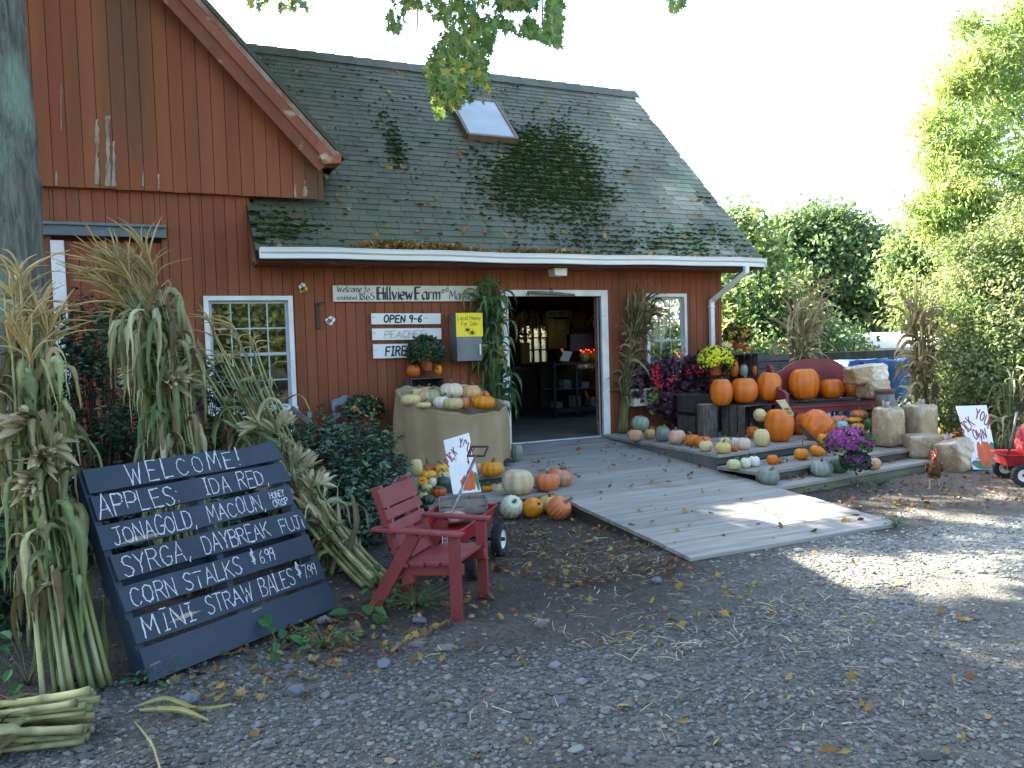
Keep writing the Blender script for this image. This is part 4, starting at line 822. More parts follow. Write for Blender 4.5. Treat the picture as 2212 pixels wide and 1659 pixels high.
# ================================================================ pumpkins, squashes and gourds, every one a thing of its own
rng = np.random.default_rng(44)
def pk(name, c, c2, rough=.42, c3=None, **k): return mat('pumpkin_skin_'+name, c, c2, scale=4, stretch=(1.2, 1.2, .5), rough=rough, tint=True, spec=.45, c3=c3 or tuple(.55*a+b for a, b in zip(c, (.05, .045, .02))), s3=7, t3=(.6, .8), bump=.16, bscale=30, **k)
SK = {'orange': pk('orange', (.62, .165, .008), (.54, .125, .006)), 'deep': pk('deep_orange', (.50, .10, .006), (.42, .085, .008)), 'gold': pk('golden', (.66, .25, .01), (.58, .20, .008)),
      'salmon': pk('salmon', (.58, .19, .075), (.52, .155, .055), c3=(.40, .25, .13)), 'cream': pk('cream', (.62, .52, .27), (.55, .44, .20)), 'white': pk('white', (.68, .66, .55), (.60, .57, .46), c3=(.55, .58, .42)),
      'peach': pk('peach', (.60, .40, .24), (.55, .33, .18)), 'pink': pk('pink', (.60, .37, .27), (.56, .32, .22)), 'blue': pk('blue_grey', (.185, .225, .195), (.145, .18, .155), c3=(.30, .30, .22)),
      'teal': pk('teal', (.19, .275, .215), (.145, .215, .165), c3=(.34, .36, .24)), 'green': pk('green', (.07, .16, .085), (.10, .19, .12)), 'dark': pk('dark_green', (.018, .035, .024), (.03, .055, .03)),
      'yellow': pk('yellow', (.64, .40, .03), (.60, .33, .02)), 'tan': pk('tan', (.52, .37, .14), (.46, .31, .11)), 'beige': pk('beige', (.55, .46, .31), (.48, .39, .24), rough=.55, c3=(.40, .32, .20)),
      'lime': pk('pale_green', (.42, .44, .16), (.34, .38, .13)), 'mint': pk('mint_white', (.58, .63, .50), (.52, .57, .44), c3=(.42, .50, .36))}
M_stem = mat('pumpkin_stem', (.17, .14, .07), (.10, .09, .05), scale=14, rough=.8, bump=.3, tint=True)
def pumpkin_geo(r, h, ribs, dep, seed, dimple=.13, lump=.03, tone=None, pear=0.0):
    R = np.random.default_rng(seed); ns = max(36, ribs*5) if ribs else 36; nv = 18; a = np.arange(ns)*2*math.pi/ns; t = np.linspace(0, math.pi, nv)
    ph = R.random()*6.28; rib = (1-dep*(1-np.abs(np.sin((a*ribs+ph)/2+.25*np.sin(a*2+ph)))**.7)) if ribs else np.ones(ns)
    am = 1+.06*(vnoise(np.cos(a)*2+seed, np.sin(a)*2)-.5)
    V = []; C = []
    for k in range(nv):
        pr = math.sin(t[k])**.82; zz = math.cos(t[k]); z = (abs(zz)**.92)*np.sign(zz)*.5
        dz = -dimple*math.exp(-(pr/.33)**2) if zz > 0 else dimple*.45*math.exp(-(pr/.3)**2)
        rr = pr*(rib if pr > .05 else 1)*am*(1+lump*(vnoise(np.cos(a)*3+k*.6+seed, np.sin(a)*3+seed)-.5))*(1-pear*z)
        zc = (z+dz+dep*.25*(rib-1)*pr)*h
        V.append(np.stack([rr*np.cos(a)*r, rr*np.sin(a)*r, zc+0*a], -1))
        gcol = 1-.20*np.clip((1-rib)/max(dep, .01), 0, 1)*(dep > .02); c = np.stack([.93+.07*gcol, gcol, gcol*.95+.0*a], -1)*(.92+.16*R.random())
        if tone is not None: c = c*tone(zz, a)[:, None] if np.ndim(tone(zz, a)) == 1 else c*tone(zz, a)
        C.append(c)
    idx = np.arange(nv*ns).reshape(nv, ns); j = np.roll(idx, -1, axis=1); g = Geo()
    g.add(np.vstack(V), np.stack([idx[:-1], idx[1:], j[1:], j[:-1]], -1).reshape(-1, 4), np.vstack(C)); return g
NPK = 0
def pumpkin(label, px, pb, w, h, s, skin, ribs=10, dep=.09, stem=1.0, tilt=(0, 0), y=None, cat='pumpkin', group='pumpkins and gourds on display', name='pumpkin', tone=None, pear=0.0, stc=(1, 1, 1), lump=.04, slen=None, dimple=.13):
    """px, pb = picture position of centre and bottom, w/h size there; s = height of the surface it rests on (or a plane y)"""
    global NPK; NPK += 1; seed = NPK*7+3; R = np.random.default_rng(seed); zc = 9.0
    for _ in range(12):
        H = h*zc/FOC
        c = P(px, pb-h/2, y=y) if y is not None else P(px, pb-h*.5, z=s+H*.5)
        zc = float((c-CAM)@FW)
    r = w/2*zc/FOC; H = h*zc/FOC*1.02
    if y is not None and s is not None: c[2] = s+H/2
    o = thing(name, label, cat, c-np.array([0, 0, H/2]), group); M = rx(tilt[0])@ry(tilt[1])
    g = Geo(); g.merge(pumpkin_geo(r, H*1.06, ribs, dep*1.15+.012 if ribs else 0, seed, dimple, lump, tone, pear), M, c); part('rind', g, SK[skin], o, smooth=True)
    if stem:
        L_ = (slen if slen else .055*stem); q = np.linspace(0, 1, 8)[:, None]; be = R.normal(size=2)*.5; k = H*.53-dimple*H*1.02
        pts = np.hstack([q**2*be[0]*L_, q**2*be[1]*L_, k-.01+q*L_]) if L_ < .12 else np.hstack([.04*np.sin(q*4)*q, .05*q**2*np.cos(q*3), k-.01+q*L_*(1-.25*q)])
        rr = (.016 if L_ < .12 else .007)*min(1.2, max(.55, r/.12))*np.array([1.9, 1.25, 1, .95, .9, .9, 1.0, 1.08]); g2 = Geo(); tube(g2, pts, rr, 7, stc); g = Geo(); g.merge(g2, M, c); part('stem', g, M_stem, o, smooth=True)
    return o
def Zm(ox, oy, k): return lambda x, y: ((ox+k*x)*.85340, (oy+k*y)*.85340)
def many(Zf, k, rows):
    for row in rows:
        label, x, yb, w, h, s, skin = row[:7]; kw = row[7] if len(row) > 7 else {}
        a, b = Zf(x, yb); pumpkin(label, a, b, w*k*.8534, h*k*.8534, s, skin, **kw)
turb = lambda zz, a: np.array([.12, .45, 1.2])*np.ones((len(a), 3)) if zz < -.05 else np.ones((len(a), 3))
darkb = lambda zz, a: (np.array([.10, .32, 1.0]) if zz < .1 else np.array([1, 1, 1.]))*np.ones((len(a), 3))
grnt = lambda zz, a: (np.array([.35, .9, 1.2]) if zz > .25 else np.array([1, 1, 1.]))*np.ones((len(a), 3))
strp = lambda zz, a: np.where((np.sin(a*9) > .45)[:, None], np.array([[.55, .75, .55]]), np.ones((1, 3)))
pl, md, bt = .37, .245, .125
k = .31646; Z5 = Zm(1550, 1000, k)
many(Z5, k, [
 ('teal ribbed pumpkin perched on top of the row by the door', 225, 280, 145, 112, .55, 'teal', dict(ribs=9, dep=.16, tilt=(.1, .15), stem=.5)),
 ('small peach pumpkin at the wall end of the row, under the teal one', 183, 367, 125, 92, pl, 'peach', dict(ribs=9, dep=.07)),
 ('small tan pumpkin between the peach and blue grey ones near the door', 300, 352, 92, 82, pl, 'tan', {}),
 ('little orange pumpkin hidden behind the tan one near the door', 322, 310, 62, 60, None, 'deep', dict(y=-.30)),
 ('flat blue grey pumpkin in the row along the platform edge', 402, 370, 130, 112, pl, 'blue', dict(ribs=8, dep=.07)),
 ('cream pumpkin peeping over the flat blue grey one', 402, 310, 110, 62, None, 'beige', dict(y=-.42, stem=0, slen=.09)),
 ('pale pink round pumpkin right of the blue grey one', 517, 392, 142, 115, pl, 'pink', dict(ribs=8, dep=.05)),
 ('bright orange pumpkin right of the pale pink one', 640, 403, 128, 88, pl, 'orange', dict(ribs=11, dep=.06)),
 ('orange pumpkin half behind the small cream one on the platform corner', 730, 420, 130, 90, pl, 'orange', dict(ribs=11, dep=.06)),
 ('small cream pumpkin in front of the orange pair on the platform', 748, 450, 110, 86, pl, 'cream', dict(ribs=10, dep=.06)),
 ('pale yellow smooth pumpkin nearest the platform corner', 886, 467, 128, 92, pl, 'cream', dict(ribs=6, dep=.02, tone=lambda zz, a: np.array([.95, .88, .65])*np.ones((len(a), 3)))),
 ('pale yellow pumpkin half hidden behind the one at the corner', 898, 412, 96, 74, pl, 'cream', dict(ribs=6, dep=.02)),
 ('tiny orange gourd between the yellow and white pumpkins at the corner', 975, 452, 62, 48, pl, 'deep', dict(stem=.4)),
 ('white and green striped pumpkin behind the pinkish white one', 990, 425, 92, 86, pl, 'white', dict(ribs=10, dep=.08, tone=strp)),
 ('pinkish white ribbed pumpkin on the platform corner', 1052, 438, 108, 98, pl, 'pink', dict(ribs=10, dep=.12, tone=lambda zz, a: np.array([1.05, 1.35, 1.6])*np.ones((len(a), 3)))),
 ('upright cream oval squash left of the biggest orange pumpkin', 1192, 410, 128, 140, pl, 'cream', dict(ribs=8, dep=.04, stem=.4)),
 ('orange pumpkin in shade behind the cream oval squash', 1125, 345, 110, 98, pl, 'deep', {}),
 ('cream squash lying on top of the shaded orange pumpkin', 1182, 252, 108, 86, .60, 'cream', dict(ribs=7, dep=.03, tilt=(0, 1.2), stem=.4, y=-1.75)),
 ('biggest tall orange pumpkin standing on the platform edge', 1337, 372, 232, 262, pl, 'orange', dict(ribs=9, dep=.05, pear=-.12, stem=.6)),
 ('orange pumpkin behind the biggest tall one', 1492, 315, 130, 200, pl, 'deep', dict(ribs=9, dep=.05)),
 ('large orange pumpkin lying on its side with the stem toward the bench', 1640, 358, 262, 228, pl, 'orange', dict(ribs=12, dep=.05, tilt=(.35, .75), lump=.1)),
 ('flattened salmon ribbed pumpkin below the bench seat', 1815, 225, 150, 95, .47, 'salmon', dict(ribs=16, dep=.10, tone=lambda zz, a: np.array([1, 1.1, 1.1])*np.ones((len(a), 3)), y=-2.12)),
 ('small white and green turban gourd beside the salmon ribbed pumpkin', 1838, 262, 96, 80, .44, 'white', dict(tone=grnt, name='gourd', cat='gourd', y=-2.28)),
 ('peach ribbed pumpkin stacked at the back near the milk can', 1972, 195, 135, 78, .55, 'salmon', dict(ribs=12, dep=.1, tone=lambda zz, a: np.array([1, 1.2, 1])*np.ones((len(a), 3)), y=-2.1)),
 ('orange topped turban squash with a dark base by the milk can', 1938, 238, 128, 66, .50, 'gold', dict(ribs=9, dep=.15, tone=darkb, name='turban_squash', cat='squash', y=-2.28)),
 ('golden star shaped gourd in front of the dark turban squash', 1965, 292, 104, 68, .43, 'gold', dict(ribs=8, dep=.28, name='gourd', cat='gourd', y=-2.4)),
 ('dark green acorn squash beside the upright wrapped bale', 2060, 318, 98, 104, .40, 'green', dict(ribs=8, dep=.1, name='acorn_squash', cat='squash', y=-2.3)),
 ('blackish green squash behind the acorn squash by the milk can', 2048, 215, 90, 76, .52, 'dark', dict(ribs=8, dep=.08, name='acorn_squash', cat='squash', y=-2.0)),
 ('dark squash under the golden star gourd', 1955, 300, 150, 60, .37, 'dark', dict(ribs=8, name='acorn_squash', cat='squash', y=-2.32)),
 ('little orange pumpkin with upright stem stacked at the step edge', 1692, 402, 100, 92, .37, 'gold', dict(ribs=7, dep=.04, slen=.07)),
 ('squat orange pumpkin leaning on the purple mum', 1640, 487, 120, 84, md, 'gold', dict(ribs=7, dep=.04, tilt=(.2, .1), stem=.3)),
 ('orange pumpkin with a long curly stem on the middle step', 1512, 514, 120, 86, md, 'gold', dict(ribs=9, dep=.04, slen=.17)),
 ('smallest orange ribbed pumpkin alone on the middle step', 1281, 553, 96, 74, md, 'orange', dict(ribs=9, dep=.09, stem=.4)),
 ('pale lime pumpkin at the left end of the middle step', 970, 593, 112, 78, md, 'lime', dict(ribs=11, dep=.04, stem=0, tone=lambda zz, a: np.array([1.3, 1.25, 1.7])*np.ones((len(a), 3)))),
 ('dark green pumpkin behind the pale lime one', 965, 535, 100, 58, md, 'green', dict(tone=lambda zz, a: np.array([1, .8, .6])*np.ones((len(a), 3)))),
 ('white pumpkin in the middle of the three pale ones on the step', 1067, 583, 84, 82, md, 'white', dict(ribs=8, dep=.04, slen=.09)),
 ('whitest pumpkin at the right of the three pale ones on the step', 1134, 571, 96, 82, md, 'white', dict(ribs=8, dep=.03, tone=lambda zz, a: np.array([1.08, 1.1, 1.28])*np.ones((len(a), 3)))),
 ('blue green knobbly pumpkin where the bottom step meets the ramp', 1250, 713, 180, 124, bt, 'teal', dict(ribs=9, dep=.13, tilt=(.25, .1), tone=lambda zz, a: np.array([.95, .85, .9])*np.ones((len(a), 3)))),
 ('frosty grey green ribbed pumpkin on the bottom step', 1675, 648, 175, 122, bt, 'blue', dict(ribs=9, dep=.17, tone=lambda zz, a: np.array([1.45, 1.45, 1.5])*np.ones((len(a), 3)))),
 ('dark green ribbed pumpkin under the purple mum', 1815, 618, 155, 114, bt, 'green', dict(ribs=8, dep=.15)),
 ('peach ribbed pumpkin at the right of the purple mum', 2080, 595, 132, 94, bt, 'peach', dict(ribs=9, dep=.12, stem=.5)),
 ('green and yellow gourd tucked above the purple mum', 1782, 328, 102, 56, .37, 'lime', dict(tone=lambda zz, a: np.array([.5, .85, .6])*np.ones((len(a), 3)) if zz < .2 else np.array([1.2, 1, .5])*np.ones((len(a), 3)), name='gourd', cat='gourd')),
 ('small orange gourd touching the big lying pumpkin', 1795, 290, 82, 46, .42, 'gold', dict(name='gourd', cat='gourd', y=-2.45)),
 ('tiny round orange gourd left of the golden star gourd', 1852, 298, 58, 48, .40, 'orange', dict(name='gourd', cat='gourd', y=-2.45)),
])
k = .33144; Z6 = Zm(1950, 700, k)
many(Z6, k, [
 ('tall orange pumpkin at the left end of the red bench', 257, 940, 232, 240, None, 'orange', dict(y=-1.64, ribs=13, dep=.05, stem=.3)),
 ('wide orange pumpkin in the middle of the red bench', 466, 932, 190, 152, None, 'orange', dict(y=-1.70, ribs=10, dep=.03, slen=.12)),
 ('small round orange pumpkin at the right of the red bench', 632, 918, 134, 112, None, 'orange', dict(y=-1.76, ribs=8, dep=.03, slen=.09)),
 ('orange pumpkin on the ground behind the wrapped bales', 1330, 1225, 125, 64, .02, 'orange', dict(ribs=11, dep=.06, stem=0)),
 ('deep orange pumpkin half hidden left of the painted sign', 1420, 1240, 90, 52, .02, 'deep', dict(ribs=11, dep=.06, stem=0))])
k = .33156; Z4 = Zm(1550, 700, k)
many(Z4, k, [
 ('tall orange pumpkin on the crates nearest the window box', 833, 985, 172, 205, .80, 'orange', dict(ribs=8, dep=.04, y=-1.38)),
 ('round orange pumpkin in the middle of the three on the crates', 1008, 972, 210, 195, .81, 'orange', dict(ribs=8, dep=.04, y=-1.40, stem=1.4)),
 ('lopsided orange pumpkin on the crates against the bench arm', 1197, 955, 192, 222, .82, 'orange', dict(ribs=9, dep=.05, lump=.14, y=-1.45, stem=1.2, tilt=(0, .1))),
 ('orange pumpkin inside the upper crate', 925, 765, 78, 130, None, 'orange', dict(y=-.72, ribs=8, dep=.04)),
 ('bluish white pumpkin inside the upper crate', 1003, 760, 66, 88, None, 'blue', dict(y=-.78, tone=lambda zz, a: np.array([1.7, 1.7, 1.75])*np.ones((len(a), 3)))),
 ('small orange pumpkin on the side of the upper crate', 1092, 757, 50, 78, None, 'orange', dict(y=-.85)),
 ('white ribbed pumpkin on the top crate beside the orange mum', 864, 576, 74, 76, None, 'cream', dict(y=-.7, ribs=12, dep=.06, stem=0)),
 ('tiny orange pumpkin on the top crate right of the mum pot', 1025, 572, 58, 52, None, 'gold', dict(y=-.7))])
k = .30139; Z3 = Zm(800, 650, k)
BY = -.95
many(Z3, k, [
 ('round orange pumpkin left of the mum pot on the wall crate', 817, 1012, 118, 106, None, 'deep', dict(y=-.2, ribs=6, dep=.02, stem=.3)),
 ('small golden pumpkin right of the mum pot on the wall crate', 1025, 990, 72, 84, None, 'gold', dict(y=-.2, ribs=6, dep=.02, stem=.3)),
 ('cream pumpkin against the left rim of the burlap bin', 795, 1248, 176, 95, None, 'cream', dict(y=-1.15, ribs=10, dep=.06)),
 ('peach and green pumpkin at the back left of the burlap bin', 945, 1258, 198, 148, None, 'peach', dict(y=-1.0, ribs=10, dep=.07, tone=lambda zz, a: np.where((np.cos(a+.9) > .55)[:, None], np.array([[.55, .85, .9]]), np.ones((1, 3))))),
 ('small orange peach pumpkin showing behind the peach green one in the bin', 938, 1153, 110, 62, None, 'peach', dict(y=-.75)),
 ('pinkish white ribbed pumpkin highest in the burlap bin', 1137, 1193, 202, 134, None, 'white', dict(y=-.8, ribs=11, dep=.1, tone=lambda zz, a: np.array([1.02, .92, .88])*np.ones((len(a), 3)))),
 ('smooth peach pumpkin at the back right of the burlap bin', 1300, 1211, 180, 136, None, 'peach', dict(y=-.8, ribs=11, dep=.06, tone=lambda zz, a: np.array([1, 1, .8])*np.ones((len(a), 3)))),
 ('white spotted pumpkin in the middle of the burlap bin', 1052, 1278, 147, 108, None, 'white', dict(y=-1.2, ribs=10, dep=.06)),
 ('tan ribbed pumpkin at the front of the burlap bin', 1150, 1285, 174, 103, None, 'beige', dict(y=-1.32, ribs=10, dep=.08, tone=lambda zz, a: np.array([1, 1, .75])*np.ones((len(a), 3)))),
 ('orange wedge of a pumpkin showing behind the tan one in the bin', 1248, 1278, 95, 99, None, 'salmon', dict(y=-1.15)),
 ('golden orange pumpkin at the right front of the burlap bin', 1402, 1278, 209, 119, None, 'gold', dict(y=-1.2, ribs=11, dep=.09, tilt=(.1, .1))),
 ('small cream pumpkin low at the left front of the burlap bin', 905, 1271, 128, 51, None, 'cream', dict(y=-1.35)),
 ('cream pumpkin wedged at the far left of the bin heap', 850, 1195, 130, 90, None, 'cream', dict(y=-.85)),
 ('pale pumpkin at the very back of the bin behind the smooth peach one', 1228, 1150, 130, 80, None, 'beige', dict(y=-.6)),
 ('salmon pumpkin at the right back of the burlap bin', 1400, 1205, 120, 80, None, 'salmon', dict(y=-.85))])
k = .22604; Z7 = Zm(1000, 1050, k); up_, lw = .31, .163
many(Z7, k, [
 ('cream pumpkin on top of the heap left of the painted sign', 405, 562, 192, 148, up_+.02, 'cream', dict(ribs=10, dep=.05)),
 ('tall pale squash at the left edge of the heap', 238, 690, 145, 195, None, 'cream', dict(y=-2.1, ribs=7, dep=.03, stem=0)),
 ('cream pumpkin peeping from behind the holly leaves', 60, 490, 132, 84, up_, 'beige', dict(ribs=8, dep=.04)),
 ('orange pumpkin directly below the cream one in the heap', 366, 665, 184, 108, up_, 'deep', dict(ribs=9, dep=.05, slen=.09)),
 ('yellow ribbed pumpkin touching the left side of the painted sign', 530, 672, 162, 124, up_, 'yellow', dict(ribs=10, dep=.07)),
 ('bumpy yellow squash in the middle of the heap', 370, 722, 198, 100, None, 'yellow', dict(y=-2.35, ribs=7, dep=.18, slen=.07)),
 ('cream tan pumpkin close to the painted sign', 550, 735, 160, 98, None, 'beige', dict(y=-2.35, ribs=8)),
 ('orange warty pumpkin with a dark hole at the left of the heap', 305, 820, 148, 116, None, 'gold', dict(y=-2.5, ribs=8, dep=.04, tilt=(.9, -.3), stem=.4)),
 ('small white gourd in the middle of the heap', 420, 802, 96, 96, None, 'white', dict(y=-2.5, name='gourd', cat='gourd', stem=0)),
 ('dark green squash leaning on the painted sign', 538, 842, 168, 150, None, 'dark', dict(y=-2.5, ribs=9, dep=.05, name='acorn_squash', cat='squash')),
 ('yellow green round gourd under the small white one', 357, 882, 130, 108, None, 'lime', dict(y=-2.65, ribs=0, dep=0, name='gourd', cat='gourd', stem=0)),
 ('red orange turban squash with a dark top at the front of the heap', 490, 925, 182, 128, None, 'deep', dict(y=-2.75, name='turban_squash', cat='squash', tone=lambda zz, a: (np.array([.1, .4, 1.2]) if zz > .45 else np.array([1, 1, 1.]))*np.ones((len(a), 3)), stem=.3)),
 ('teal green squash just behind the red chair back', 212, 865, 96, 160, None, 'green', dict(y=-2.7, ribs=9, dep=.1, name='acorn_squash', cat='squash', stem=0)),
 ('crooked yellow green gourd low in the heap', 312, 960, 122, 92, None, 'lime', dict(y=-2.85, name='gourd', cat='gourd')),
 ('warty blackish green gourd at the bottom of the heap', 372, 1005, 152, 108, None, 'dark', dict(y=-2.95, lump=.25, name='gourd', cat='gourd')),
 ('small green gourd half hidden by the red chair back', 258, 968, 80, 70, None, 'green', dict(y=-2.9, name='gourd', cat='gourd')),
 ('yellow orange ribbed pumpkin on the deck edge right of the painted sign', 1085, 688, 264, 168, up_, 'gold', dict(ribs=11, dep=.10, tone=lambda zz, a: np.array([1, 1.15, 1])*np.ones((len(a), 3)))),
 ('pinkish pumpkin sliver between painted sign and yellow orange pumpkin', 930, 665, 76, 122, up_, 'pink', dict(stem=0)),
 ('pale pumpkin peeping right of the painted sign on the low step', 988, 802, 84, 62, lw, 'cream', dict(stem=0)),
 ('small orange pumpkin on the low step behind the wagon crate', 1024, 860, 124, 66, lw, 'gold', {}),
 ('cream pumpkin on the low step left of the biggest beige one', 1150, 915, 222, 150, .08, 'cream', dict(ribs=9, dep=.06)),
 ('biggest beige ribbed pumpkin on the low step', 1372, 898, 362, 288, lw, 'beige', dict(ribs=8, dep=.14, stem=0, dimple=.16)),
 ('heart shaped salmon pumpkin right of the biggest beige one', 1705, 856, 292, 208, lw, 'salmon', dict(ribs=9, dep=.09, pear=-.25, stem=.8)),
 ('salmon pumpkin with tan scarring at the ramp edge', 1845, 805, 285, 205, .17, 'salmon', dict(ribs=10, dep=.08, tilt=(.1, .2), tone=lambda zz, a: np.where((np.cos(a+1.9) > .72)[:, None], np.array([[.62, 1.15, 2.0]]), np.array([[.95, .8, .8]])))),
 ('pale mint ribbed pumpkin tipped toward the yard beside the wagon', 1300, 1165, 266, 262, .0, 'mint', dict(ribs=13, dep=.10, tilt=(.85, -.05), stem=1.2)),
 ('golden orange smooth pumpkin tipped on its side by the ramp', 1541, 1150, 228, 218, .0, 'gold', dict(ribs=8, dep=.02, tilt=(.9, .45), stem=.5, stc=(.3, .3, .3))),
 ('yellow cream pumpkin behind the salmon ribbed one at the ramp foot', 1735, 1085, 275, 182, .0, 'tan', dict(ribs=11, dep=.08)),
 ('salmon finely ribbed pumpkin with a thick stem at the ramp side', 1835, 1172, 272, 252, .0, 'salmon', dict(ribs=17, dep=.09, tilt=(.75, .4), stem=1.9, stc=(1.3, 1.4, 1.1))),
 ('white pumpkin tucked between the burlap bin and the doorway', 1262, 470, 92, 172, .30, 'cream', dict(ribs=9, dep=.06, y=-1.0)),
 ('tall blue grey squash at the doorway side of the burlap bin', 1368, 532, 138, 208, .26, 'blue', dict(ribs=9, dep=.09, stem=.4)),
 ('pale pink ribbed pumpkin in the red wagon', 650, 1205, 300, 120, None, 'pink', dict(y=-4.10, ribs=10, dep=.1, stem=0)),
 ('tan yellow pumpkin in the red wagon', 866, 1148, 215, 172, None, 'tan', dict(y=-3.95, ribs=7, dep=.05)),
 ('cream pumpkin at the back of the red wagon', 672, 1085, 130, 74, None, 'peach', dict(y=-3.75)),
 ('orange pumpkin wedge at the right of the red wagon', 988, 1090, 84, 80, None, 'deep', dict(y=-3.75))])
# ================================================================ stroke lettering
FONT = {'A': '0,0 .3,1 .6,0|.1,.35 .5,.35', 'B': '0,0 0,1 .35,1 .48,.85 .45,.65 .3,.54 0,.54|.3,.54 .52,.4 .54,.2 .4,0 0,0', 'C': '.55,.82 .42,.97 .22,1 .06,.8 0,.5 .06,.2 .22,0 .42,.03 .56,.18',
 'D': '0,0 0,1 .28,1 .5,.8 .56,.5 .5,.2 .28,0 0,0', 'E': '.5,1 0,1 0,0 .5,0|0,.52 .4,.52', 'F': '.5,1 0,1 0,0|0,.52 .4,.52', 'G': '.55,.82 .42,.97 .22,1 .06,.8 0,.5 .06,.2 .22,0 .45,.03 .56,.2 .56,.42 .34,.42',
 'H': '0,0 0,1|.52,0 .52,1|0,.52 .52,.52', 'I': '0,1 .3,1|.15,1 .15,0|0,0 .3,0', 'i': '.06,.62 .06,0|.06,.85 .07,.82', 'J': '.1,1 .55,1|.36,1 .36,.2 .26,0 .1,.02 .02,.18', 'K': '0,0 0,1|.52,1 0,.45|.16,.6 .54,0', 'L': '0,1 0,0 .48,0',
 'M': '0,0 .06,1 .33,.3 .6,1 .68,0', 'N': '0,0 0,1 .52,0 .52,1', 'O': '.28,1 .08,.85 0,.5 .08,.15 .28,0 .5,.15 .58,.5 .5,.85 .28,1', 'P': '0,0 0,1 .35,1 .52,.85 .5,.6 .35,.48 0,.48', 'R': '0,0 0,1 .35,1 .5,.85 .48,.64 .33,.52 0,.52|.25,.52 .54,0',
 'S': '.5,.85 .36,1 .14,.98 .02,.8 .1,.6 .4,.42 .5,.22 .38,.02 .14,0 .0,.15', 'T': '0,1 .58,1|.29,1 .29,0', 'U': '0,1 0,.25 .12,.03 .3,0 .46,.05 .55,.25 .55,1', 'V': '0,1 .28,0 .56,1', 'W': '0,1 .18,0 .36,.75 .54,0 .74,1', 'Y': '0,1 .27,.5 .54,1|.27,.5 .25,0',
 '$': '.5,.8 .3,.92 .08,.8 .1,.6 .42,.42 .48,.22 .28,.08 .02,.2|.22,1.08 .22,-.08|.34,1.08 .34,-.08', '6': '.46,.95 .2,.75 .04,.4 .1,.08 .3,0 .46,.16 .44,.4 .26,.5 .08,.36', '9': '.44,.72 .3,.52 .08,.6 .04,.82 .2,1 .42,.92 .44,.6 .36,0', '7': '0,1 .48,1 .2,0', '8': '.26,.54 .06,.7 .1,.94 .3,1 .46,.88 .42,.68 .06,.34 .02,.12 .22,0 .46,.1 .46,.32 .26,.54', '5': '.46,1 .1,1 .06,.58 .3,.62 .48,.42 .44,.12 .22,0 .02,.1', '1': '.02,.8 .18,1 .18,0',
 '.': '.05,.0 .08,.05', ',': '.1,.08 .02,-.16', '!': '.05,1 .05,.3|.05,.05 .06,0', ':': '.05,.6 .06,.55|.05,.1 .06,.05', '-': '0,.48 .3,.48', "'": '.04,1 .02,.8',
 'a': '.42,.6 .18,.62 .03,.4 .06,.1 .22,0 .42,.2|.42,.64 .42,.1 .5,0', 'b': '0,1.05 0,.02|0,.42 .2,.62 .42,.5 .44,.2 .25,0 0,.1', 'c': '.4,.52 .22,.64 .04,.46 .03,.16 .2,0 .4,.1', 'd': '.42,1.05 .42,0|.42,.5 .22,.64 .03,.45 .04,.14 .22,0 .42,.14', 'e': '.04,.34 .42,.36 .38,.56 .22,.64 .05,.48 .03,.18 .2,0 .42,.1',
 'f': '.38,.98 .26,1.05 .16,.9 .16,0|.02,.6 .32,.6', 'h': '0,1.05 0,0|0,.42 .2,.62 .38,.52 .4,0', 'k': '0,1.05 0,0|.36,.62 0,.28|.12,.36 .4,0', 'l': '.06,1.05 .06,.08 .14,0', 'm': '0,.62 0,0|0,.46 .16,.63 .28,.5 .28,0|.28,.46 .44,.63 .56,.5 .56,0', 'n': '0,.62 0,0|0,.44 .2,.63 .38,.5 .38,0',
 'o': '.2,.64 .04,.48 .03,.16 .2,0 .38,.16 .38,.48 .2,.64', 'r': '0,.62 0,0|0,.4 .16,.6 .3,.58', 's': '.34,.54 .18,.64 .04,.5 .14,.36 .32,.24 .28,.04 .12,0 .0,.1', 't': '.14,.95 .14,.1 .26,0|.0,.62 .3,.62', 'v': '0,.64 .2,0 .4,.64', 'w': '0,.64 .14,0 .28,.5 .42,0 .58,.64', 'y': '0,.64 .2,.05|.42,.64 .14,-.3', 'z': '0,.62 .36,.62 0,0 .38,0'}
def word_width(s, sp=.16, sw=.38): return sum(sw if ch == ' ' else max(float(p.split(',')[0]) for st in FONT[ch].split('|') for p in st.split())+sp for ch in s)-sp
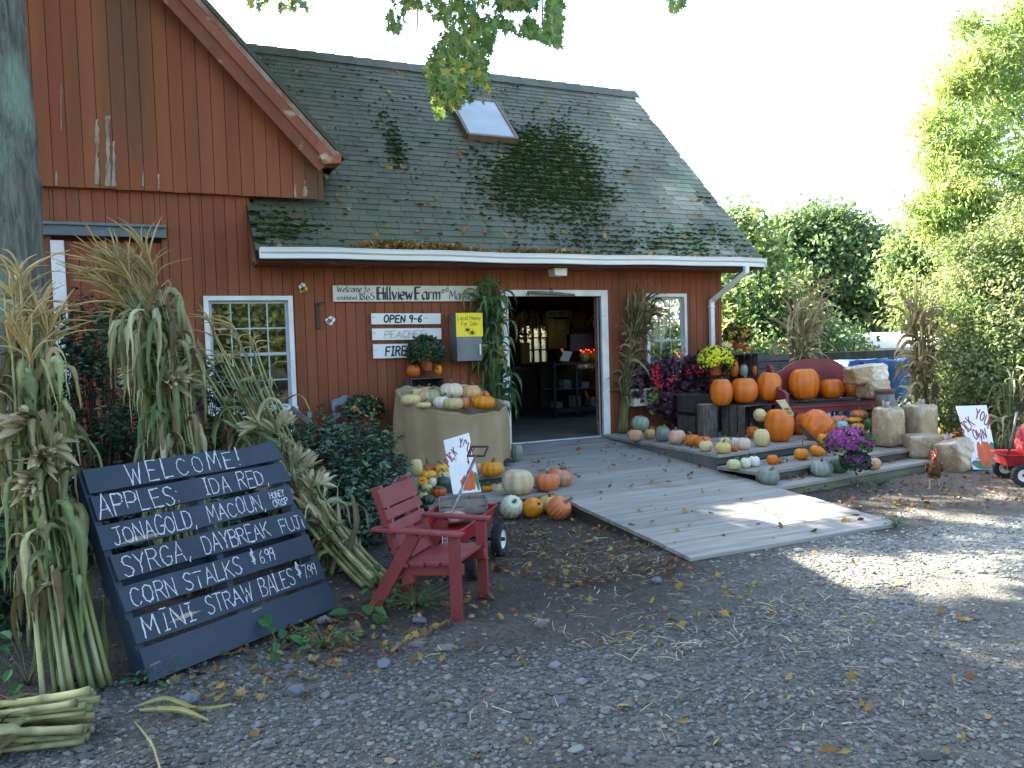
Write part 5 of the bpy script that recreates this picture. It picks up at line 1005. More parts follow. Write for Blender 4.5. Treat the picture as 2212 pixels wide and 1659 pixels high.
def text(g, s, mp, x, y, h, wid, sp=.16, slant=0.0, jit=0.0, xs=1.0, rot=0.0, nib=None, tint=(1, 1, 1), passes=1, sw=.38, rng=rng, dy=0.0, mix=None):
    """strokes of s on a surface; mp(u, v) -> (point, normal); u, v in metres; height h, stroke width wid"""
    cu = 0.0
    for ch in s:
        if ch == ' ': cu += sw; continue
        ja, jr, jy = jit*rng.normal(), jit*rng.normal()*.8, jit*rng.normal()*.5; mxw = 0
        for st in FONT[ch].split('|'):
            q = np.array([[float(k) for k in p.split(',')] for p in st.split()]); mxw = max(mxw, q[:, 0].max())
            for ps in range(passes):
                p = q.copy(); p[:, 0] += p[:, 1]*(slant+ja*.5); p[:, 1] = p[:, 1]*(1+ja)+jy; p += jr*.1
                m = max(2, len(p)); tt = np.linspace(0, len(p)-1, (len(p)-1)*4+1); p = np.stack([np.interp(tt, np.arange(len(p)), p[:, k]) for k in (0, 1)], -1)
                if passes > 1: p += .012*rng.normal(size=2)+.006*rng.normal(size=p.shape)
                U = (cu+p[:, 0])*h*xs; Vv = p[:, 1]*h+dy*cu*h; c_, s_ = math.cos(rot), math.sin(rot); U, Vv = x+U*c_-Vv*s_, y+U*s_+Vv*c_
                pr = [mp(a, b) for a, b in zip(U, Vv)]; pts = np.array([k[0] for k in pr]); nr = np.array([k[1] for k in pr])
                pts = pts+nr*(.0016+.0004*ps)
                if nib is not None:
                    e = .002; ux = np.array(mp(U[0]+e, Vv[0])[0])-mp(U[0], Vv[0])[0]; uy = np.array(mp(U[0], Vv[0]+e)[0])-mp(U[0], Vv[0])[0]
                    nv = unit(ux*math.cos(nib)+uy*math.sin(nib))*wid/2; n = len(pts); thin = unit(ux*math.sin(nib)-uy*math.cos(nib))*wid*.10
                    for o in (0, 1):
                        d_ = nv if o == 0 else thin
                        g.add(np.vstack([pts-d_+nr*.0002*o, pts+d_+nr*.0002*o]), [[k, k+1, n+k+1, n+k] for k in range(n-1)], tint)
                else:
                    d = np.gradient(pts, axis=0); w_ = wid*(1 if passes == 1 else (.55+.5*rng.random(len(pts)))); tn = np.asarray(tint, float)
                    if mix is not None: tn = np.where(rng.random((len(pts), 1)) < mix[1], np.array([mix[0]]), np.array([tint]))
                    if passes > 1:
                        for k in range(len(pts)-1):                     # chalk: short uneven dabs
                            if rng.random() < .72: sd_ = unit(np.cross(nr[k], pts[k+1]-pts[k]))*w_[k]/2; o_ = sd_*.5*rng.normal(); ex_ = (pts[k+1]-pts[k])*.12; g.add([pts[k]-sd_+o_-ex_, pts[k]+sd_+o_-ex_, pts[k+1]+sd_+o_+ex_, pts[k+1]-sd_+o_+ex_], [[0, 1, 2, 3]], tn if tn.ndim == 1 else tn[k])
                    else:
                        ext = pts.copy(); ext[0] -= unit(pts[1]-pts[0])*wid*.35; ext[-1] += unit(pts[-1]-pts[-2])*wid*.35; ribbon(g, ext, w_, np.cross(nr, d), tn)
        cu += mxw+sp
    return cu*h*xs
def fit(g, s, mp, x, y, w, h, wid, sp=.16, **k): return text(g, s, mp, x, y, h, wid, sp=sp, xs=w/(word_width(s, sp)*h), **k)
def plane_map(o, ux, uy):
    o = np.asarray(o, float); ux = unit(ux); uy = unit(uy); n = unit(np.cross(ux, uy)); return lambda u, v: (o+ux*u+uy*v, n)
M_black = mat('black_sign_paint', (.012, .012, .014), rough=.6); M_redtext = mat('dark_red_brush_paint', (.20, .018, .015), rough=.5); M_chalk = mat('white_chalk', (.80, .80, .82), rough=.95, tint=True)
M_ink = mat('blue_black_ink', (.022, .026, .05), (.05, .055, .08), scale=60, rough=.6)
# ================================================================ signs and things on the wall
rng = np.random.default_rng(66)
M_board = mat('white_sign_board', (.74, .74, .72), (.66, .66, .64), scale=5, rough=.6, c3=(.42, .40, .37), s3=6, t3=(.64, .74), st3=(1, 1, 4)); M_cream = mat('cream_sign_board', (.66, .63, .54), (.58, .55, .46), scale=4, rough=.6)
W_ = plane_map
def wallboard(name, label, px0, py0, px1, py1, y0, th, m, cat='sign', bev=.003, slope=0.0, group=None):
    a = P(px0, py0, y=y0); b = P(px1, py1, y=y0); t = thing(name, label, cat, ((a[0]+b[0])/2, y0+th, (a[2]+b[2])/2), group)
    return t, a, b
t, a, b = wallboard('farm_name_sign', 'long cream farm name sign lettered in blackletter above the price boards', 718.7, 619, 1016, 652, -.045, .03, M_cream)
g = Geo(); sx, sz0, sz1 = a[0], b[2], a[2]; W0 = 2.0
beam(g, (a[0], -.03, (a[2]+b[2])/2+.012), (a[0]+W0, -.03, (a[2]+b[2])/2+.012), .03, .205); part('board', g, M_cream, t, bevel=.003)
mp = W_((a[0], -.0452, (a[2]+b[2])/2+.012-.1025), (1, 0, 0), (0, 0, 1)); g = Geo()
fit(g, 'Welcome to', mp, .05, .120, .42, .078, .014, sp=.10, slant=.08, nib=.7, sw=.3); fit(g, 'established', mp, .045, .026, .25, .050, .006, sp=.10)
fit(g, '1865', mp, .325, .020, .20, .090, .016, sp=.14, nib=.5)
fit(g, 'Hillview', mp, .565, .024, .47, .160, .032, sp=.10, nib=.75); fit(g, 'Farm', mp, 1.07, .024, .34, .160, .032, sp=.10, nib=.75)
for u_ in (.56, 1.06): fit(g, 'I', mp, u_, .03, .05, .15, .020, nib=.9)
fit(g, 'and', mp, 1.43, .105, .11, .065, .008, sp=.1, slant=.15, rot=.25); fit(g, 'Market', mp, 1.545, .026, .36, .120, .016, sp=.08, slant=.1, nib=.7)
part('lettering', g, M_ink, t)
WB = [(802, 678, 952.5, 698.5, 'OPEN 9-6', M_black, .30), (804, 711, 954, 731.5, 'PEACHES', mat('peach_outline_paint', (.50, .25, .16), rough=.6), .28), (806, 745, 956, 769.5, 'FIREWOOD', M_black, .30)]
for i, (x0, y0, x1, y1, s, m, xo) in enumerate(WB):
    lab = ('white OPEN board, topmost of the three hung by hooks', 'white PEACHES board, middle of the three hung by hooks', 'white FIREWOOD board, lowest of the three and partly behind the mum')[i]
    t, a, b = wallboard('hanging_sign', lab, x0, y0, x1, y1, -.05, .03, M_board, group='boards hung one below another'); g = Geo(); zc = (a[2]+b[2])/2; hh = a[2]-b[2]
    hh = abs(hh)*1.0; beam(g, (a[0], -.035, zc+.004), (b[0], -.035, zc-.006), .03, hh*1.05); part('board', g, M_board, t, bevel=.003)
    mp = W_((a[0], -.0502, zc-hh/2), (1, 0, -.005), (0, 0, 1)); g = Geo()
    if s == 'PEACHES':
        fit(g, s, mp, .15, hh*.2, .53, hh*.62, .007, sp=.22, slant=.15); fit(g, s, mp, .168, hh*.2, .53, hh*.62, .005, sp=.22, slant=.15)
    else: fit(g, s, mp, .16, hh*.18, .50 if i == 0 else .62, hh*.66, .020, sp=.24, slant=.12, jit=.02)
    part('lettering', g, m, t); g = Geo()
    for u in (.40, .80):
        for sgn in ((1, -1) if i < 2 else (1,)): zz = zc+sgn*hh/2; q = np.linspace(0, 6.28, 9); tube(g, [(a[0]+u*(b[0]-a[0])*.93, -.035+.012*math.cos(k), zz+sgn*.022+.016*math.sin(k)) for k in q], .0025, 5, caps=False)
    part('hook', g, MATS['rusty_iron'], t)['kind'] = 'stuff'
# honey box with yellow notice
t = thing('honey_box', 'dark grey cash box with a yellow Local Honey For Sale notice', 'box', (P(1005, 730, y=-.02)[0], -.03, P(1005, 781, y=-.2)[2]))
A = P(970, 677, y=-.30); Bq = P(1043, 779, y=-.30); hx0 = P(985, 680, y=-.30)[0]; hx1 = Bq[0]; hz0 = Bq[2]; hz1 = A[2]
g = Geo(); box2(g, (hx0, -.30, hz0), (hx1, -.02, hz1)); part('body', g, mat('grey_metal_box', (.16, .165, .17), (.12, .125, .13), scale=3, rough=.5), t, bevel=.01)
g = Geo(); box2(g, (hx1-.05, -.325, hz0+.08), (hx1-.03, -.30, hz0+.22)); part('handle', g, M_white, t)
nz0 = P(1010, 728, y=-.31)[2]; g = Geo(); beam(g, (hx0-.005, -.306, (nz0+hz1)/2+.004), (hx1+.01, -.306, (nz0+hz1)/2+.004), .006, hz1-nz0); nt_ = part('notice', g, mat('yellow_notice_paper', (.80, .62, .02), rough=.6), t)
nw = hx1-hx0; nh = hz1-nz0; mp = W_((hx0, -.3095, nz0), (1, 0, 0), (0, 0, 1)); g = Geo(); u = nw/5.6
text(g, 'Local Honey', mp, nw*.05, nh*.72, nh*.17, .005, sp=.13, xs=nw*.9/(word_width('Local Honey', .13)*nh*.17)); text(g, 'For Sale', mp, nw*.19, nh*.48, nh*.17, .005, sp=.13, xs=nw*.62/(word_width('For Sale', .13)*nh*.17))
for (cu, cv, r_, an) in ((.42, .30, .05, .5), (.60, .18, .06, -.4)):
    for k in range(7):
        q = an+k*.9; tube(g, [np.array(mp(nw*cu, nh*cv)[0])+[0, -.001, 0], np.array(mp(nw*cu+r_*math.cos(q), nh*cv+r_*.8*math.sin(q))[0])+[0, -.001, 0]], [.008, .002], 5)
part('lettering', g, M_black, nt_)
# two wooden bees, strap hinge, lamp, singletree
for (px, py, ang, lab, body) in ((656, 626, .5, 'yellow and white painted bee on the wall above the iron strap', (.62, .42, .03)), (711, 695, -.7, 'white painted bee on the wall right of the iron strap', (.72, .72, .70))):
    c = P(px, py, y=-.03); t = thing('bee_ornament', lab, 'ornament', c); R = ry(-ang)
    g = Geo(); q = np.linspace(0, 6.283, 20)[:-1]; prism(g, [(.055*math.cos(k), .032*math.sin(k)) for k in q], c, R@[1, 0, 0], R@[0, 0, 1], -.02); part('body', g, mat('bee_body_paint_'+('yellow' if body[2] < .1 else 'white'), body, rough=.5), t)
    for dx, dz in ((-.012, .042), (.024, .048)): g = Geo(); o = c+R@np.array([dx, 0, dz]); prism(g, [(.026*math.cos(k), .034*math.sin(k)) for k in q], o, R@[1, 0, 0], R@[0, 0, 1], -.012); part('wing', g, M_white, t)
    g = Geo()
    for dx in (-.022, .004): prism(g, [(-.006, -.03), (.006, -.03), (.006, .03), (-.006, .03)], c+R@np.array([dx, .0, 0])+[0, -.021, 0], R@[1, 0, 0], R@[0, 0, 1], -.003)
    part('stripes', g, M_black, t)
c = P(687, 680, y=-.02); t = thing('iron_strap', 'rusty iron strap with an eye hook screwed to the wall', 'strap', c)
g = Geo(); box2(g, (c[0]-.022, -.03, P(687, 711, y=-.02)[2]), (c[0]+.022, -.005, P(687, 655, y=-.02)[2])); part('strap', g, MATS['rusty_iron'], t, bevel=.003)
g = Geo(); tube(g, [c+[0, 0, .13], c+[.0, -.05, .14], c+[.06, -.05, .15], c+[.08, -.04, .15]], .008, 6); part('hook', g, MATS['rusty_iron'], t)
c = P(1205, 588, y=-.36); t = thing('eave_lamp', 'small square white lamp fixed under the eave above the doorway', 'lamp', c)
g = Geo(); prism(g, [(-.10, .05), (.10, .05), (.085, -.05), (-.085, -.05)], c+[0, -.09, 0], (1, 0, 0), (0, 0, 1), -.18); part('shade', g, mat('frosted_lamp_glass', (.62, .60, .54), rough=.35), t, bevel=.006)
g = Geo(); box2(g, c+np.array([-.11, -.10, .045]), c+np.array([.11, .10, .09])); part('base', g, MATS['rusty_iron'], t)
a, b = P(1140, 631, y=-.10), P(1241, 637, y=-.16); t = thing('wooden_singletree', 'weathered wooden singletree bar hanging over the doorway', 'bar', (a+b)/2)
M_old = mat('weathered_grey_wood', (.20, .19, .17), (.12, .11, .10), scale=5, stretch=(2, 2, 2), rough=.85, bump=.3, tint=True)
g = Geo(); q = np.linspace(0, 1, 9)[:, None]; tube(g, a+(b-a)*q, .022+.016*np.sin(q[:, 0]*math.pi), 10, flat=.7); part('bar', g, M_old, t, smooth=True)
for p in (a, (a+b)/2): g = Geo(); k = np.linspace(0, 6.28, 11); tube(g, [p+np.array([.0, .03*math.cos(s), .045+.03*math.sin(s)-(.09 if p is a else 0)]) for s in k], .006, 6, caps=False); part('ring', g, MATS['rusty_iron'], t)
# pallet with chalk lettering
BL = np.array([-6.305, -5.643, 0.0]); wv = np.array([.837, .547, 0]); nv = np.array([-.547, .837, 0]); PWd = 1.34
top = np.array([-6.59, -5.235, 1.075])-BL; upv = unit(nv*.53+np.array([0, 0, 1.05])); skew = 0.0; fn_ = unit(np.cross(wv, upv)); PHt = 1.185
M_pal = mat('navy_chalkboard_paint', (.016, .027, .046), (.024, .036, .056), scale=5, rough=.62, stretch=(1, 1, 1), tint=True, c3=(.05, .06, .075), s3=2.5, t3=(.6, .8), bump=.12, bscale=60)
t = thing('pallet_sign', 'leaning navy painted pallet with prices and apple names in chalk', 'sign', BL+wv*.67)
def pp(u, v, h=0): return BL+wv*u+upv*v+fn_*h
slat = [(0.0, .175), (.198, .140), (.375, .135), (.548, .140), (.725, .135), (.892, .135), (1.05, .135)]; M_bare = mat('splintered_bare_wood', (.34, .27, .18), (.22, .17, .11), scale=14, rough=.85)
for i, (v, h) in enumerate(slat):
    g = Geo(); du = .012*rng.normal(); dv = .006*rng.normal()
    poly = [(du, v+.004*rng.normal()), (.4, v+.003*rng.normal()), (.9, v+.004*rng.normal()), (PWd+du+.008*rng.normal(), v+dv), (PWd+du+.006*rng.normal(), v+h+dv), (.95, v+h+.003*rng.normal()), (.45, v+h-.002), (du+.005*rng.normal(), v+h)]
    if i == 6: poly[5] = (.98, v+h-.018); poly[6] = (.9, v+h-.002)
    prism(g, poly, BL+fn_*.078, wv, upv, .018, (.9+.2*rng.random())*np.ones(3)); sl_ = part('slat', g, M_pal, t, bevel=.0025)
    g = Geo()
    if i in (4, 1): (a0, a1, vv) = (.06, .36, v+.010) if i == 4 else (.20, .42, v+.055); prism(g, [(a0, vv), ((a0+a1)/2, vv-.004), (a1, vv+.006), (a1-.06, vv+.018), (a0+.12, vv+.022)], BL+fn_*.0965, wv, upv, .0012); part('chipped_edge', g, M_bare, sl_)
    if i == 0:
        for a0, a1, vv in ((.72, .80, .15), (.03, .10, .07)): prism(g, [(a0, vv), (a1, vv+.006), (a1-.01, vv+.014), (a0+.01, vv+.012)], BL+fn_*.0965, wv, upv, .0012)
        part('chipped_edge', g, M_old, sl_)['kind'] = 'stuff'
for u in (.0, .64, PWd-.045): g = Geo(); prism(g, [(u+.002, .02), (u+.043, .02), (u+.043, 1.17), (u+.002, 1.17)], BL+fn_*-.012, wv, upv, .089, (.8, .8, .85)); part('stringer', g, M_pal, t)
for v in (.02, .5, 1.04): g = Geo(); prism(g, [(0, v), (PWd, v), (PWd, v+.1), (0, v+.1)], BL+fn_*-.031, wv, upv, .018, (.8, .8, .85)); part('back_slat', g, M_pal, t)
mp = lambda u, v: (pp(u, v, .0962), fn_)
L_ = [('WELCOME!', .25, 1.060, .112, 1.05, .34, 0), ('APPLES:', .03, .898, .118, .98, .16, 0), ('IDA RED,', .70, .905, .100, 1.0, .18, 0), ('JONAGOLD,', .06, .735, .100, .92, .12, 0), ('MACOUN,', .66, .742, .100, .92, .16, 0), ('HONEY', 1.145, .800, .042, .95, .10, 0), ('CRISP', 1.15, .742, .044, .95, .12, 0),
      ('SYRGA,', .06, .560, .112, .98, .16, 0), ('DAYBREAK', .56, .563, .105, .88, .12, 0), ('FUJi', 1.14, .560, .095, .95, .12, 0), ('CORN STALKS', .05, .390, .098, .98, .16, 0), ('$', .84, .425, .075, .8, .1, 0), ('6.99', .90, .41, .080, .85, .10, 0), ('MINI', .06, .222, .112, 1.05, .26, 0), ('STRAW', .45, .222, .100, .92, .12, 0), ('BALES', .83, .222, .108, .82, .10, 0), ('$', 1.13, .258, .085, .8, .1, 0), ('7.99', 1.18, .24, .080, .8, .08, 0)]
g = Geo()
for s, u, v, h, xs, sp, r_ in L_: text(g, s, mp, u, v, h, .0046, sp=sp, xs=xs, jit=.06, slant=.03, passes=3, sw=.5, tint=(.72, .72, .75))
for k in range(16): u0 = .66*rng.random()+.3; v0 = .3+.75*rng.random()
part('chalk_lettering', g, M_chalk, t)
# painted PICK YOUR OWN boards
def pick_sign(label, C4, rot, extra):
    TL, TR, BR, BL_ = [np.asarray(c, float) for c in C4]; t = thing('pick_your_own_sign', label, 'sign', (BL_+BR)/2, 'painted pick your own signs'); n = unit(np.cross(BR-BL_, TL-BL_)); w = np.linalg.norm(BR-BL_); h = np.linalg.norm(TL-BL_)
    def mp(u, v): a, b = u, v; return (BL_*(1-a)*(1-b)+BR*a*(1-b)+TL*(1-a)*b+TR*a*b, n)
    g = Geo(); V = [BL_, BR, TR, TL]; V = [p-n*.012 for p in V]+V; g.add(V, BOXQ); part('board', g, M_board, t)
    ms = lambda u, v: mp(u/w, v/h)
    g = Geo()
    for ch, u, v, r_ in (('P', .03, .50, .5), ('I', .15, .585, .5), ('C', .22, .60, .5), ('K', .35, .665, .45), ('Y', .52, .80, -.35), ('O', .655, .765, -.4), ('U', .775, .70, -.45), ('R', .885, .635, -.45), ('O', .34, .46, .1), ('W', .48, .455, .05), ('N', .68, .47, .05)): text(g, ch, ms, w*u, h*v, h*.155, h*.021, rot=r_, xs=.60)
    part('lettering', g, M_redtext, t)
    g = Geo(); cx_, cy_, rx_, ry_ = w*.60, h*.235, w*.30, h*.20
    def disc(cx0, cy0, a_, b_, off, tn): q = np.linspace(0, 6.283, 25)[:-1]; pts = [np.array(ms(min(w, max(0, cx0+a_*math.cos(k)*(1+.06*math.sin(3*k)))), min(h, max(0.002, cy0+b_*math.sin(k))))[0])+n*off for k in q]; c = np.array(ms(cx0, cy0)[0])+n*off; g.addf(pts+[c], None, [[i, (i+1) % 24, 24] for i in range(24)], tn)
    disc(cx_, cy_, rx_, ry_, .0012, (1, 1, 1))
    for k in (-.55, 0, .55): disc(cx_+rx_*k, cy_, rx_*.34, ry_*.98, .0014+abs(k)*.0004, (1.15, .9+.2*(k == 0), 1))
    part('pumpkin_picture', g, mat('orange_brush_paint', (.50, .11, .025), (.42, .09, .02), scale=20, rough=.6, tint=True), t)
    g = Geo()
    for (a_, b_, c_, d_) in extra: disc(w*a_, h*b_, w*c_, h*d_, .0009, (1, 1, 1))
    text(g, 'l', ms, cx_-.01, cy_+ry_*.9, h*.07, h*.022); part('leaf_picture', g, mat('green_brush_paint', (.04, .16, .08), (.06, .20, .10), scale=20, rough=.6), t)
    return t, ms, w, h, n
C4 = [P(958.2, 951.2, dist=7.08), P(1012.8, 934.8, dist=7.12), P(1039.6, 1062, dist=6.98), P(979, 1068, dist=6.94)]
pick_sign('white pick your own board with painted pumpkin stuck behind the wagon crate', C4, 0, [(.93, .18, .07, .16)])
C4 = [P(2066.3, 877.1, dist=10.15), P(2131.1, 875.1, dist=10.25), P(2156, 1014, dist=9.93), P(2103, 1014, dist=9.85)]
t, ms, w, h, n = pick_sign('tall cream pick your own board with a red pumpkin leaning by the wrapped bales', C4, 0, [(.12, .36, .16, .10), (.93, .30, .12, .12), (.5, .05, .42, .05), (.2, .09, .2, .05), (.8, .10, .18, .06)])
g = Geo()
for i, ch in enumerate('PUMPKINS'): q = -2.7+i*.33; text(g, ch, ms, w*(.58+.42*math.cos(q)), h*(.245+.21*math.sin(q)), h*.085, h*.012, sp=.1, rot=q+1.57)
part('lettering', g, mat('olive_brush_paint', (.10, .11, .03), rough=.6), t)
# ================================================================ furniture, wagons, crates, bales, flowers
rng = np.random.default_rng(77)
M_chair = mat('barn_red_chair_paint', (.215, .034, .036), (.17, .028, .030), scale=4, rough=.5, bump=.1, bscale=40, tint=True, c3=(.26, .07, .06), s3=7, t3=(.66, .8))
M_crate = mat('old_crate_wood', (.085, .072, .058), (.05, .043, .036), scale=5, stretch=(2, 2, 2), rough=.85, bump=.25, tint=True)
M_pot = mat('terracotta_plastic_pot', (.38, .075, .025), (.32, .06, .02), scale=5, rough=.45)
# --- red slatted armchair
FR = np.array([-4.51, -5.52, 0]); ca = np.array([.731, -.682, 0]); cb = np.array([.682, .731, 0]); zz_ = np.array([0, 0, 1.])
t = thing('red_armchair', 'barn red slatted wooden armchair standing on the gravel edge', 'chair', FR-ca*.3+cb*.29)
def cp(a, b, z): return FR+ca*a+cb*b+zz_*z
CWd = .515
for b in (.02, CWd-.02):
    o = -.045 if b < .1 else .045
    g = Geo(); beam(g, cp(0, b, 0), cp(-.005, b, .53), .040, .072, ca); part('leg', g, M_chair, t, bevel=.004)
    g = Geo(); beam(g, cp(-.60, b+o*.0, 0.0), cp(-.27, b, .535), .040, .085, ca); part('leg', g, M_chair, t, bevel=.004)
    g = Geo(); beam(g, cp(-.34, b-o*.85, .20), cp(-.555, b-o*.85, .82), .036, .075, ca); part('back_post', g, M_chair, t, bevel=.004)
    g = Geo(); beam(g, cp(-.565, b+o*.1, .556), cp(.055, b+o*.1, .546), .078, .024); part('armrest', g, M_chair, t, bevel=.005)
    g = Geo(); beam(g, cp(-.43, b-o*.85, .285), cp(.035, b-o*.85, .315), .034, .068); part('seat_rail', g, M_chair, t, bevel=.004)
for k in range(4): g = Geo(); a_ = -.045-.108*k; beam(g, cp(a_, .0, .362-.010*k), cp(a_, CWd, .362-.010*k), .100, .024, tint=(.95+.1*rng.random())*np.ones(3)); part('seat_slat', g, M_chair, t, bevel=.004)
for k in range(5):
    f_ = [.30, .44, .58, .72, .885][k]; hh = [.075, .07, .07, .07, .125][k]; c_ = cp(-.34-.215*f_+.028, .0, .20+.62*f_); d_ = unit(-ca*.215+zz_*.62)
    g = Geo(); beam(g, c_, c_+cb*CWd, .022, hh, d_, (.95+.1*rng.random())*np.ones(3)); part('back_slat', g, M_chair, t, bevel=.004)
# --- pull-along wagons
M_wagred = mat('red_wagon_enamel', (.32, .020, .024), (.27, .018, .02), scale=4, rough=.32, spec=.55, c3=(.20, .07, .045), s3=10, t3=(.68, .75)); M_rubber = mat('black_tyre_rubber', (.018, .018, .02), (.03, .03, .03), scale=30, rough=.85)
M_steel = mat('worn_steel', (.30, .30, .30), (.16, .14, .12), scale=25, rough=.45, metal=.8); M_rim = mat('white_wheel_disc', (.66, .66, .64), rough=.4); M_blkmetal = mat('black_metal', (.02, .02, .02), rough=.5)
def wagon(label, o, hd, L=.92, W=.44, zb=.21, H=.13, wr=.125, handle=None, badge=None, lip=(1, 1, 1)):
    o = np.asarray(o, float); f = unit(hd); s = np.array([-f[1], f[0], 0]); t = thing('red_wagon', label, 'wagon', o, 'red pull along wagons')
    def q(a, b, z): return o+f*a+s*b+zz_*z
    ring = lambda e, z: [q(a, b, z) for a, b in [((L/2+e-r_+r_*math.cos(k)) if sx > 0 else (-L/2-e+r_+r_*math.cos(k)), (W/2+e-r_+r_*math.sin(k)) if sy > 0 else (-W/2-e+r_+r_*math.sin(k))) for sx, sy, k0 in ((1, 1, 0), (-1, 1, 1.571), (-1, -1, 3.1416), (1, -1, 4.712)) for r_ in (.06,) for k in np.linspace(k0, k0+1.571, 6)]]
    R_ = [ring(-.035, zb), ring(0, zb+H), ring(.018, zb+H+.006), ring(.02, zb+H-.004), ring(-.006, zb+H-.006), ring(-.04, zb+.01)]; n = 24; g = Geo()
    V = np.vstack(R_); ids = np.arange(6*n).reshape(6, n); Q = []
    for a, b in ((0, 1), (1, 2), (2, 3), (3, 4), (4, 5)):
        for k in range(n): Q.append([ids[a][k], ids[a][(k+1) % n], ids[b][(k+1) % n], ids[b][k]])
    V = np.vstack([V, q(0, 0, zb), q(0, 0, zb+.01)]); T = [[6*n, ids[0][(k+1) % n], ids[0][k]] for k in range(n)]+[[6*n+1, ids[5][k], ids[5][(k+1) % n]] for k in range(n)]
    g.addf(V, Q, T); part('tub', g, M_wagred, t, smooth=False, bevel=.003)
    g = Geo(); beam(g, q(-L*.36, 0, zb-.035), q(L*.36, 0, zb-.035), .10, .05)
    for a in (-L*.33, L*.33): beam(g, q(a, -W/2-.03, wr), q(a, W/2+.03, wr), .022, .022); beam(g, q(a, -.12, wr+.02), q(a, -.05, zb-.01), .03, .02); beam(g, q(a, .12, wr+.02), q(a, .05, zb-.01), .03, .02)
    part('chassis', g, M_blkmetal, t)
    for a in (-L*.33, L*.33):
        for b in (-1, 1):
            c = q(a, b*(W/2+.055), wr); g = Geo(); prof = [(wr*.56, -.034), (wr*.78, -.042), (wr*.95, -.036), (wr, -.018), (wr*.985, 0), (wr, .018), (wr*.95, .036), (wr*.78, .042), (wr*.56, .034), (wr*.5, .0), (wr*.56, -.034)]
            M = np.stack([f, zz_, s], 1)
            lathe(g, prof, c, 28, R=M)
            for k in range(26): an = k*6.283/26; d = f*math.cos(an)+zz_*math.sin(an); beam(g, c+d*wr*.985-s*.03, c+d*wr*.985+s*.03, .012, .010, d)
            ty = part('wheel', g, M_rubber, t, smooth=False); g = Geo(); lathe(g, [(0, -.012), (wr*.52, -.022), (wr*.57, -.036), (wr*.57, .036), (wr*.52, .022), (0, .012)], c, 24, R=M); rm = part('rim', g, M_rim, ty, smooth=False)
            g = Geo(); lathe(g, [(0, .05), (.014, .048), (.018, .02), (.018, -.02), (.014, -.048), (0, -.05)], c, 12, R=M); part('hub', g, M_blkmetal, ty)
    if handle is not None:
        h1 = np.asarray(handle[0], float); h0 = q(L*.42, 0, zb-.06); g = Geo(); tube(g, [h0, h0+(h1-h0)*.5, h1], [.013, .012, .011], 8); hd_ = part('handle', g, M_steel, t, smooth=True)
        u = unit(h1-h0); v = unit(handle[1]); g = Geo(); w2 = .065; pts = [h1-v*w2, h1-v*w2+u*.085, h1+v*w2+u*.085, h1+v*w2, h1-v*w2]
        for a, b in zip(pts[:-1], pts[1:]): tube(g, [a, b], .009, 6)
        part('grip', g, M_blkmetal, hd_)
    return t, q, f, s
wf = -np.array([.64, .77, 0]); wo = np.array([-4.06, -4.27, 0]); hgrip = P(1196, 1151, dist=6.0); hgrip = P(1012.5+20, 985, dist=6.15)
t, q, f, s = wagon('red wagon full of pumpkins and crates behind the red armchair', wo, wf, W=.46, L=.98, zb=.25, H=.14, wr=.135, handle=(P(1028, 985, dist=6.3), RT))
g = Geo(); c = q(.49-.07, .205, .335)                       # white maker's plate near the front corner
nrm = f
pl_o = q(.492, .155, .30); mp = plane_map(pl_o, s, (0, 0, 1)); g = Geo(); box(g, pl_o+s*.0-f*.0, (.002, .002, .002)); prism(g, [(-.06, -.02), (.06, -.02), (.06, .055), (-.06, .055)], pl_o+f*.002, s, zz_, .003); bd_ = part('badge', g, M_board, t)
g = Geo(); text(g, 'R', plane_map(pl_o+f*.0055, s, zz_), -.045, -.005, .045, .006)
q_ = np.linspace(0, 6.283, 25); ribbon(g, [pl_o+f*.0062+s*(.0+.05*math.cos(k))+zz_*(.018+.03*math.sin(k)) for k in q_], .004, f, (1, 1, 1)); ribbon(g, [pl_o+f*.0068+s*(.015+.03*math.cos(k))+zz_*(.018+.018*math.sin(k)) for k in q_], .004, zz_, (1, 1, 1)); part('lettering', g, M_black, bd_)
h2 = np.array([-.80, .60, 0]); o2 = P(2254, 1041, z=0); t, q2, f2, s2 = wagon('red wagon with white wheel discs carrying a red mesh sack at the right edge', o2, h2, handle=(P(2197, 888, dist=9.0), RT), wr=.12, zb=.2)
pl2 = P(2205, 978, dist=8.72); pw = q2(.02, .255, .265); g = Geo(); text(g, 'RA', plane_map(q2(.22, .226, .235), -f2, zz_), -.0, 0, .075, .014, slant=.25); part('lettering', g, M_white, t)
c = q2(.06, .0, .47); g = Geo(); nb = 14; ths = np.linspace(0, math.pi, nb); sg_ = 22; an = np.arange(sg_)*6.283/sg_; V = []
for k in ths: rr = math.sin(k)**.7*(.19+.05*vnoise(an*2.2, k*3+0*an)+.012*np.sin(an*7)*np.sin(k*8)); V.append(np.stack([c[0]+rr*np.cos(an), c[1]+rr*np.sin(an), c[2]+.21*math.cos(k)+.02*np.sin(an*3)], -1))
ids = np.arange(nb*sg_).reshape(nb, sg_); j = np.roll(ids, -1, 1); g.add(np.vstack(V), np.stack([ids[:-1], ids[1:], j[1:], j[:-1]], -1).reshape(-1, 4))
sk = single('mesh_sack', g, mat('red_mesh_sack', (.62, .02, .05), (.70, .25, .25), scale=26, rough=.5, transl=.3), 'bright red mesh sack sitting in the right hand wagon', 'sack', c-[0, 0, .2], smooth=True)
